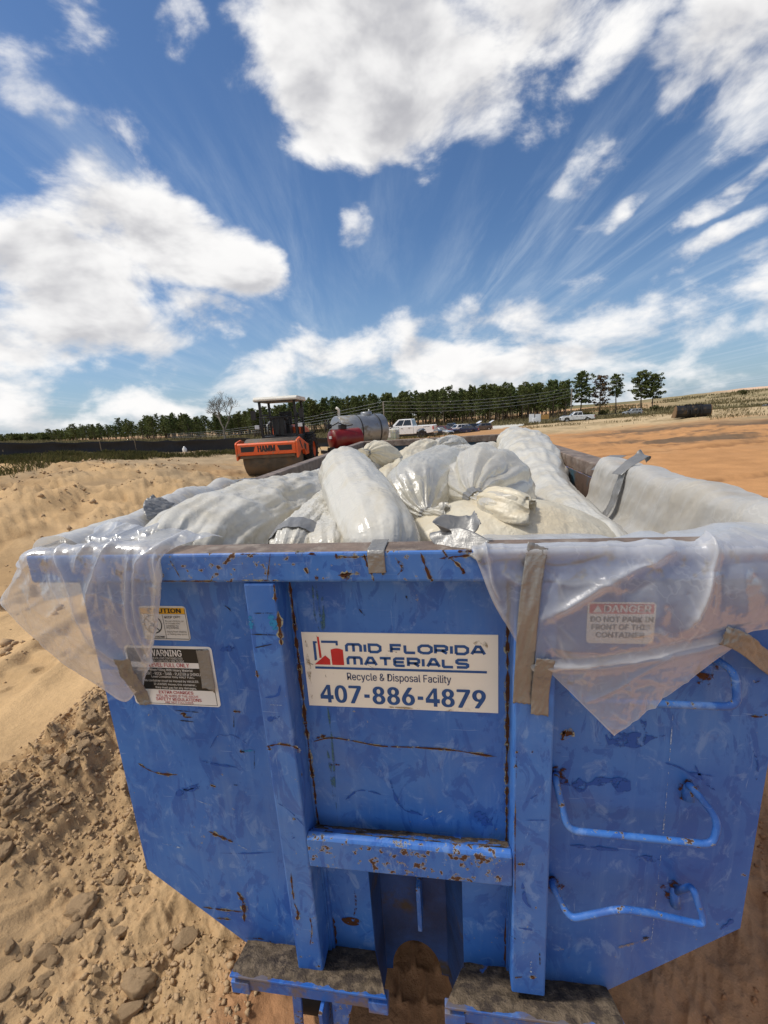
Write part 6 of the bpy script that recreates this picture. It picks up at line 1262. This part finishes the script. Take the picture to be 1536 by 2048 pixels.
# left-hand sheet
ls_ = thing('plastic_sheet', 'milky plastic sheet draped over the left front corner and left rim', 'plastic sheet', (0, 0, 0), 0, 'liner sheets taped over the rim')
cols = [
    [(-1.16, .30, H+.03), (-1.235, .16, H+.012), (-1.262, .02, H-.02), (-1.30, -.05, H-.07), Q(12, 1180, -.08), Q(3, 1196, -.09), Q(1, 1208, -.10)],
    [(-1.10, .14, H+.05), (-1.17, .05, H+.018), Q(52, 1106, -.104), Q(40, 1140, -.115), Q(30, 1180, -.125), Q(32, 1215, -.125), Q(42, 1252, -.12)],
    [(-1.05, .12, H+.05), (-1.10, .03, H+.018), Q(100, 1104, -.105), Q(100, 1150, -.118), Q(98, 1200, -.135), Q(100, 1260, -.135), Q(108, 1314, -.12)],
    [(-1.0, .12, H+.04), (-1.02, .02, H+.02), Q(150, 1100, -.106), Q(152, 1160, -.125), Q(160, 1230, -.138), Q(175, 1300, -.13), Q(190, 1366, -.10)],
    [(-.94, .12, H+.03), (-.96, .02, H+.022), Q(195, 1097, -.107), Q(200, 1160, -.125), Q(215, 1240, -.13), Q(230, 1320, -.10), Q(246, 1403, -.05)],
    [(-.88, .12, H+.03), (-.90, .02, H+.025), Q(235, 1096, -.108), Q(240, 1160, -.125), Q(250, 1240, -.125), Q(262, 1320, -.09), Q(272, 1384, -.04)],
    [(-.80, .12, H+.02), (-.83, .02, H+.03), Q(280, 1098, -.110), Q(278, 1160, -.125), Q(280, 1240, -.125), Q(282, 1310, -.09), Q(284, 1372, -.04)],
    [(-.70, .10, H+.015), (-.74, .03, H+.028), Q(318, 1104, -.112), Q(312, 1160, -.120), Q(305, 1240, -.118), Q(297, 1310, -.085), Q(287, 1366, -.035)],
    [(-.60, .05, H+.008), (-.64, .015, H+.020), Q(330, 1108, -.104), Q(318, 1150, -.112), Q(314, 1230, -.112), Q(302, 1300, -.08), Q(288, 1362, -.03)]]
sheet('front_drape', cols, FILM, [
    fold([(104, 1098), (130, 1130), (158, 1190), (195, 1280), (235, 1325), (268, 1352)], .024, .016, .38), fold([(218, 1085), (208, 1125), (195, 1160), (183, 1205)], .026, .014, .45), fold([(207, 1120), (206, 1160), (205, 1215)], .008, .010, .12), fold([(262, 1120), (262, 1180), (262, 1250), (275, 1320), (283, 1350)], .020, .009, .5), fold([(285, 1108), (275, 1150), (278, 1230), (285, 1330)], .012, .010, .35), fold([(312, 1110), (316, 1180), (308, 1260), (292, 1345)], .014, .010, .55), fold([(340, 1085), (310, 1098), (290, 1112), (275, 1130)], .012, .010, .6), fold([(170, 1095), (160, 1110), (154, 1140)], .012, .010, .3),
    fold([(60, 1110), (45, 1150), (10, 1200)], .006, .012, .25), fold([(60, 1120), (75, 1200), (150, 1310), (200, 1355)], .012, .03, .0), fold([(50, 1175), (110, 1230), (140, 1200)], .005, .010, .05), fold([(200, 1340), (230, 1352), (250, 1362)], .006, .008, .2), fold([(120, 1085), (135, 1095), (150, 1085), (170, 1092)], .010, .010, .3)]+creases(44, -1.42, -.70, H-.50, H, 6),
    nu=220, nv=150, wr=.004, seed=31, parent=ls_)
rows = []
for i, yy in enumerate(np.linspace(-.03, 1.22, 9)):
    b_ = .035*math.sin(i*1.9+1)+.02*math.sin(i*4.1); t = i/8; pu = .045*math.exp(-((yy-.75)/.35)**2)
    rows.append([(-1.262, yy, H-.19-.04*math.sin(i*1.3)), (-1.256, yy, H-.09), (-1.243, yy, H+.003), (-1.18, yy, H+.024+b_*.4+pu), (-1.11, yy, H+.016+b_*.4+pu), (-1.05, yy+.02, H-.05+b_*.3), (-.99, yy+.03, H-.17), (-.93, yy+.02, H-.30)])
liner('wall_lining', rows, ls_, 41, (220, 130), .018)
# the lining's loose floor fold beneath the bags
rows = [[(x, yy, H-.36-.05*math.sin(x*3+yy*2)-.10*smooth(yy, 4, 5.4)) for yy in np.linspace(.02, 5.4, 9)] for x in np.linspace(-1.05, 1.05, 9)]
fl = liner('floor_lining', rows, rs_, 55, (150, 220), .05)
# bags -----------------------------------------------------------------------------------
def bag_grid(spine, radii, n=150, m=110, flat=1.0, pleats=(), wr=.012, seed=0, lum=.08, twist=0., close=(True, True), lw=2.0, upv=(0, 0, 1)):
    S = catmull(spine, n); k = len(radii); r = np.maximum(catmull(np.array(radii)[:, None]*np.array([1.]), n)[:, 0], .004)
    t = np.linspace(0, 1, n); T = np.gradient(S, axis=0); T /= np.linalg.norm(T, axis=1)[:, None]
    up = np.array(upv, float); A_ = np.cross(T, up); A_ /= np.linalg.norm(A_, axis=1)[:, None]+1e-9; B = np.cross(A_, T)
    th = np.linspace(0, 2*math.pi, m+1)[:-1]; TT, TH = np.meshgrid(t, th, indexing='ij'); c, s = np.cos(TH), np.sin(TH)
    arc = np.concatenate([[0], np.cumsum(np.linalg.norm(np.diff(S, axis=0), axis=1))])[:, None]*np.ones_like(TH)
    R_ = r[:, None]*(1+lum*fbm(c*1.2+seed, s*1.2, arc*5, oct=3, seed=seed))
    for (tc, tw, kk, amp) in pleats:
        w = np.exp(-((TT-tc)/tw)**2); ph = TH*kk+2.2*fbm(c*1.5, s*1.5, arc*9, oct=2, seed=seed+7); tri = np.abs(((ph/(2*math.pi)) % 1)*2-1)*2-1
        R_ = R_*(1+amp*w*(tri+.5*np.sin(ph*.5+seed)))
    Pp = S[:, None, :]+R_[..., None]*(c[..., None]*A_[:, None, :]+flat*s[..., None]*B[:, None, :])
    N = gnormals(Pp); ctr = S[:, None, :]; sg_ = np.sign(((Pp-ctr)*N).sum(2)); N = N*np.where(sg_ == 0, 1, sg_)[..., None]
    d = wr*fbm(c*lw*1.4+seed*3, s*lw*1.4, arc*4.0, oct=5, seed=seed+1, ridged=True, rough=.52)+wr*.7*fbm(c*5, s*5, arc*2.2, oct=4, seed=seed+2)
    return Pp+N*(d*np.clip(r/ max(r.max(), 1e-6)*1.2, .15, 1)[:, None])[..., None]
def bag(name, label, cat, spine, radii, mat, tie=None, group='plastic wrapped waste bags in the container', tape_w=.03, parts=(), **kw):
    P = bag_grid(spine, radii, **kw); mb = MB(); mb.grid(P, wrap=True)
    if kw.get('close', (True, True))[0]: mb.add(P[0], [list(range(P.shape[1]))], 0, True)
    if kw.get('close', (True, True))[1]: mb.add(P[-1], [list(range(P.shape[1]))[::-1]], 0, True)
    me = mb.mesh(name)
    set_thick(me, np.zeros(len(me.vertices))); r = obj(name, me, mat); tag(r, label, cat, group)
    if tie is not None:
        n = P.shape[0]; i0, i1 = max(0, int((tie-.013-tape_w*.3)*n)), int((tie+.013+tape_w*.3)*n)+1; C_ = P[i0:i1+1].mean(1, keepdims=True); D = P[i0:i1+1]-C_; q = np.linalg.norm(D, axis=2, keepdims=True); q2 = q.mean(1, keepdims=True)
        G = C_+D/(q+1e-9)*(q2*.6+q*.45+.0035); mb = MB(); mb.grid(G, wrap=True); obj('tape_tie', mb, TAPE, r)
    return r, P
def QQ(*a): return [Q(*p) for p in a]
LB = 'waste bag'
b1, _ = bag('waste_roll', 'long grey white wrapped roll lying along the left wall, pleated at its near end', 'wrapped roll', [(-.84, .10, H-.26), (-.85, .16, H-.21), (-.86, .30, H-.17), (-.83, .60, H-.165), (-.77, 1.05, H-.17), (-.64, 1.7, H-.20), (-.58, 1.85, H-.23)], [.05, .19, .235, .245, .235, .20, .06], BAGS, wr=.024, seed=1, pleats=[(.10, .16, 15, .13)], m=160, n=170, lum=.10)
b2, _ = bag('waste_roll', 'smooth shiny fat roll leaning towards the near rim left of the middle', 'wrapped roll', QQ((768, 1132, .10), (766, 1110, .13), (752, 1068, .26), (722, 1008, .52), (697, 957, .84), (692, 946, .93), (691, 942, .95)), [.03, .12, .142, .144, .142, .128, .04], BAGS, wr=.010, seed=2, lum=.04, lw=1.2)
bag('waste_roll', 'thin wrapped roll with a grey tape band lying left of the fat roll', 'wrapped roll', QQ((585, 1130, .12), (592, 1112, .16), (625, 1070, .42), (668, 1020, .85), (690, 990, 1.2)), [.03, .095, .105, .105, .05], BAGW, wr=.020, seed=3, tie=.30, tape_w=.09)
bag('waste_roll', 'low wrapped roll in the gap between the thin roll and the fat roll', 'wrapped roll', QQ((660, 1135, .10), (658, 1112, .16), (665, 1075, .42), (690, 1040, .8), (700, 1020, 1.0)), [.03, .09, .10, .10, .04], BAGW, wr=.014, seed=4)
bag('waste_bag', 'round knotted bag at the left rear, its tied neck facing the viewer', LB, QQ((722, 908, 1.56), (727, 907, 1.60), (734, 906, 1.66), (742, 909, 1.74), (758, 922, 1.9), (768, 945, 2.1), (772, 965, 2.2)), [.035, .034, .022, .075, .155, .155, .04], BAGC, tie=.31, wr=.008, seed=5, pleats=[(.32, .16, 11, .22)], m=130, close=(True, True))
bag('waste_bag', 'long bag with a white paper label running back from the middle', LB, QQ((768, 1018, 1.15), (772, 1003, 1.25), (795, 968, 1.7), (825, 932, 2.4), (856, 903, 3.1), (868, 892, 3.35), (873, 889, 3.45)), [.04, .13, .15, .16, .12, .05, .03], BAGC, wr=.022, seed=6, pleats=[(.92, .12, 10, .2)])
bag('waste_bag', 'small gathered bag with taped neck near the back wall', LB, QQ((866, 898, 3.3), (872, 896, 3.42), (880, 895, 3.6), (902, 897, 3.95), (922, 902, 4.25), (932, 908, 4.4)), [.05, .03, .09, .145, .13, .04], BAGW, tie=.22, wr=.014, seed=7, pleats=[(.2, .25, 9, .22)], m=130)
bag('waste_roll', 'wrapped roll at the right rear lying towards the back corner', 'wrapped roll', QQ((850, 970, 1.7), (880, 952, 2.1), (940, 928, 2.9), (982, 915, 3.5), (992, 913, 3.65)), [.05, .16, .17, .17, .05], BAGW, wr=.010, seed=8)
bag('waste_bag', 'grey wrinkled bag with a silver taped neck left of the big clear bag', LB, QQ((905, 925, 1.5), (890, 935, 1.35), (855, 962, 1.0), (832, 985, .74), (834, 1008, .60), (846, 1026, .50), (856, 1031, .47), (872, 1036, .44), (892, 1040, .42)), [.04, .13, .155, .150, .10, .034, .028, .040, .050], BAGFILM, tie=.70, tape_w=.05, wr=.010, seed=9, pleats=[(.70, .14, 12, .26), (.96, .10, 7, .42)], m=150, n=170, close=(True, False))
bag('waste_bag', 'cream coloured flat bag filling the middle under the big clear bag', LB, [(.02, .30, H-.20), (.06, .36, H-.16), (.25, .45, H-.12), (.50, .50, H-.14), (.72, .50, H-.20), (.80, .5, H-.26)], [.06, .20, .27, .28, .22, .06], BAGC, wr=.006, seed=10, flat=.5, lum=.04)
bag('waste_bag', 'cream filled sack inside the neck of the big clear bag', LB, QQ((992, 960, 1.40), (982, 968, 1.25), (962, 980, .95), (947, 990, .72), (948, 996, .60)), [.05, .13, .14, .07, .035], BAGC, wr=.012, seed=14)
bag('waste_bag', 'big clear milky bag with a cream tied neck sticking out towards the rim', LB, QQ((990, 978, 1.50), (985, 980, 1.40), (974, 986, 1.10), (962, 988, .86), (946, 990, .66), (944, 994, .58), (956, 1001, .50), (966, 1006, .47), (985, 1015, .42), (1015, 1027, .37), (1040, 1033, .34)), [.06, .165, .225, .215, .100, .048, .032, .034, .068, .078, .066], BAGFILM, tie=.555, tape_w=.05, wr=.014, seed=12, pleats=[(.50, .17, 12, .16), (1.0, .10, 6, .25)], m=170, n=220, close=(True, False), lum=.10)
bag('tied_sleeve', 'crumpled cream plastic sleeve at the end of the big clear bag neck', 'plastic sleeve', QQ((962, 1004, .478), (975, 1010, .445), (1000, 1021, .40), (1030, 1031, .35), (1052, 1036, .32), (1066, 1034, .31)), [.028, .062, .085, .088, .074, .052], BAGC, wr=.010, seed=15, pleats=[(0, .3, 8, .14), (1.0, .25, 5, .30)], m=140, n=120, close=(True, False), lum=.10)
bag('tied_sleeve', 'ragged pale plastic end beyond the silver tape of the grey wrinkled bag', 'plastic sleeve', QQ((860, 1032, .462), (872, 1037, .44), (885, 1042, .42), (896, 1045, .405), (903, 1043, .40)), [.026, .042, .056, .060, .055], BAGW, wr=.010, seed=16, pleats=[(.2, .4, 7, .2), (1.0, .3, 5, .42)], m=140, n=100, close=(True, False), lum=.12)
bag('waste_roll', 'tall wrapped roll leaning in the back right corner and running down the right side', 'wrapped roll', [Q(1022, 876, 3.9), Q(1028, 884, 3.75), Q(1048, 908, 3.1), Q(1068, 944, 2.35), Q(1096, 996, 1.55), Q(1150, 1040, .95), Q(1215, 1100, .45), Q(1240, 1135, .3)], [.10, .18, .25, .23, .16, .115, .09, .04], BAGS, flat=.9, wr=.016, seed=17, lum=.14, lw=1.3)
bag('waste_roll', 'grey film covered roll along the foot of the right wall lining', 'wrapped roll', [(.62, 1.9, H-.28), (.62, 1.7, H-.26), (.66, 1.1, H-.29), (.72, .6, H-.32), (.82, .2, H-.34), (.84, .1, H-.36)], [.05, .13, .13, .12, .11, .04], BAGG, wr=.012, seed=18)
bag('waste_bag', 'pale bag showing behind the fat roll below the knotted bag', LB, QQ((690, 1000, 1.3), (700, 985, 1.45), (745, 960, 1.9), (790, 945, 2.4), (800, 940, 2.5)), [.05, .16, .18, .17, .05], BAGW, wr=.015, seed=19)
bag('waste_bag', 'plain white bag deep in the middle between the long bag and the right rear roll', LB, QQ((830, 1000, 1.2), (850, 975, 1.5), (890, 945, 2.1), (930, 925, 2.8), (940, 920, 2.9)), [.05, .15, .17, .16, .05], BAGW, wr=.014, seed=20)
# paper label on the long bag
mb = MB(); q = Q(793, 947, 1.52); n = 5
mb.grid([[q+np.array([.07*(a/4-.5)-.02*(b/4-.5), .05*(b/4-.5)*0, .045*(b/4-.5)+.012*(a/4-.5)])+np.array([0, -.004*math.sin(a), 0]) for a in range(n)] for b in range(n)]); o = obj('paper_label', mb, WHITEV, None, solid=.0008); tag(o, 'small white paper label stuck on the long bag', 'paper label')
mb = MB(); mb.box(q[0]-.03, q[0]-.008, q[1]-.0085, q[1]-.0075, q[2]-.012, q[2]+.008); obj('printed_mark', mb, REDINK, o)
# duct tape -------------------------------------------------------------------------------
def tape(label, path, w, side, seed=0, ends=(0, 0), wr=.0012, n=60, group='duct tape strips holding the plastic'):
    """path of 3D points down the middle of the strip; side = across direction"""
    C_ = catmull(path, n); k = 14; T = np.gradient(C_, axis=0); T /= np.linalg.norm(T, axis=1)[:, None]; s = np.array(side, float); A_ = s[None]-T*(T@s)[:, None]; A_ /= np.linalg.norm(A_, axis=1)[:, None]; N = np.cross(T, A_)
    u = np.linspace(-.5, .5, k); P = C_[:, None, :]+w*u[None, :, None]*A_[:, None, :]
    U, V = np.meshgrid(u, np.linspace(0, 1, n)); P = P+N[:, None, :]*(wr*fbm(U*2+seed, V*9+U*3, oct=4, seed=seed, ridged=True)+wr*.8*fbm(U*3, V*14, oct=3, seed=seed+4))[..., None]
    rag = vnoise(u*22, u*0+seed, seed=9); P[0] += T[0]*(ends[0]*u+.002*rag)[:, None]; P[-1] += T[-1]*(ends[1]*u+.0025*rag)[:, None]
    mb = MB(); mb.grid(P); o = obj('duct_tape', mb, TAPE, None, solid=.0008); tag(o, label, 'duct tape', group); return o
xm = Q(752, 1110, YF)[0]
tape('short grey tape folded over the bare middle of the front rim', [(xm, .006, H+.0025), (xm, -.05, H+.0025), (xm, -.088, H+.0022), (xm-.0, -.0985, H-.008), (xm, -.0985, H-.03), (xm+.001, -.0985, H-.066)], .050, (1, 0, 0), 1, (.0, .0))
tape('long wide tape running down the left edge of the right plastic sheet', QQ((1076, 1090, -.116), (1070, 1125, -.124), (1062, 1180, -.134), (1055, 1250, -.136), (1050, 1320, -.122), (1046, 1375, -.1025), (1044, 1407, -.0995)), .053, (1, 0, 0), 2, (.01, 0), .003)
tape('short tape beside the foot of the long tape on the right post', QQ((1092, 1318, -.138), (1086, 1345, -.130), (1081, 1380, -.106), (1079, 1430, -.0995)), .050, (1, 0, 0.02), 3, (0, .006), .0025)
tape('crumpled tape pinning the pointed tail of the left sheet beside the warning decal', QQ((243, 1318, -.135), (255, 1345, -.11), (272, 1372, -.06), (284, 1392, -.012), (290, 1409, -.0065)), .050, (1, 0, .35), 4, (0, 0), .004)
tape('scrap of tape stuck over the right side of the warning decal', [Q(404, 1300, -.0062), Q(409, 1325, -.0062), Q(414, 1355, -.007), Q(417, 1378, -.012)], .047, (1, 0, .04), 5, (-.004, .03), .0008)
tape('twisted tape pulling the lower corner of the right sheet to the right', QQ((1446, 1270, -.150), (1470, 1278, -.15), (1495, 1292, -.13), (1530, 1322, -.06), (1560, 1345, -.02)), .052, (.3, 0, 1), 6, (0, 0), .006)
def curl(label, base, ax, dr, w, rad, turns, flat, seed):
    """tape with one end lying flat and the other curled up"""
    a, d, z = np.array(ax, float), np.array(dr, float), np.array([0, 0, 1.]); base = np.array(base, float)
    pts = [base+d*q for q in np.linspace(-flat, 0, 5)]+[base+d*rad*math.sin(t)+z*rad*(1-math.cos(t)) for t in np.linspace(.3, turns, 12)]
    return tape(label, pts, w, a, seed, (0, 0), .001, 50)
p = Q(905, 1083, -.04)
tape('curled loose tape standing up on the front rim at the edge of the right sheet', [(p[0]+.085, -.10, H-.004), (p[0]+.05, -.075, H+.012), (p[0]+.015, -.055, H+.022), (p[0]-.02, -.035, H+.016), (p[0]-.035, -.02, H+.030), (p[0]-.02, -.005, H+.046), (p[0]+.02, .0, H+.040), (p[0]+.055, .0, H+.048), (p[0]+.075, .0, H+.068)], .066, (.35, .55, .75), 7, (.02, .01), .0015)
p = (1.13, 1.2, 0)
tape('dark curled tape end sticking up on the right rim lining', [(p[0]-.10, 1.13, H-.0), (p[0]-.04, 1.15, H+.045), (p[0]+.02, 1.19, H+.07), (p[0]+.07, 1.23, H+.085), (p[0]+.085, 1.27, H+.065)], .075, (0, 1, .2), 8)
p = (1.15, 1.4, 0)
tape('small tape tab on the right rim beside the bare rusty length', [(p[0]-.09, 1.52, H-.03), (p[0]-.02, 1.55, H+.02), (p[0]+.06, 1.60, H+.045)], .11, (0, 1, .1), 9)
tape('strip of grey tape down the inside of the right wall lining', [(1.06, 1.13, H+.02), (1.035, 1.12, H-.06), (1.0, 1.10, H-.16), (.94, 1.09, H-.25), (.88, 1.08, H-.30)], .075, (0, 1, 0), 10, wr=.004)
tape('grey tape lying along the left rim at the end of the plastic', [(-1.19, 1.52, H+.008), (-1.17, 1.40, H+.02), (-1.16, 1.20, H+.04), (-1.155, 1.02, H+.05)], .09, (1, 0, 0), 11, wr=.004)
tape('bunched dark grey tape on the left rim near the corner', [(-1.13, .50, H+.062), (-1.11, .42, H+.05), (-1.075, .36, H+.02), (-1.045, .34, H-.03)], .10, (0, 1, 0), 12, wr=.010)
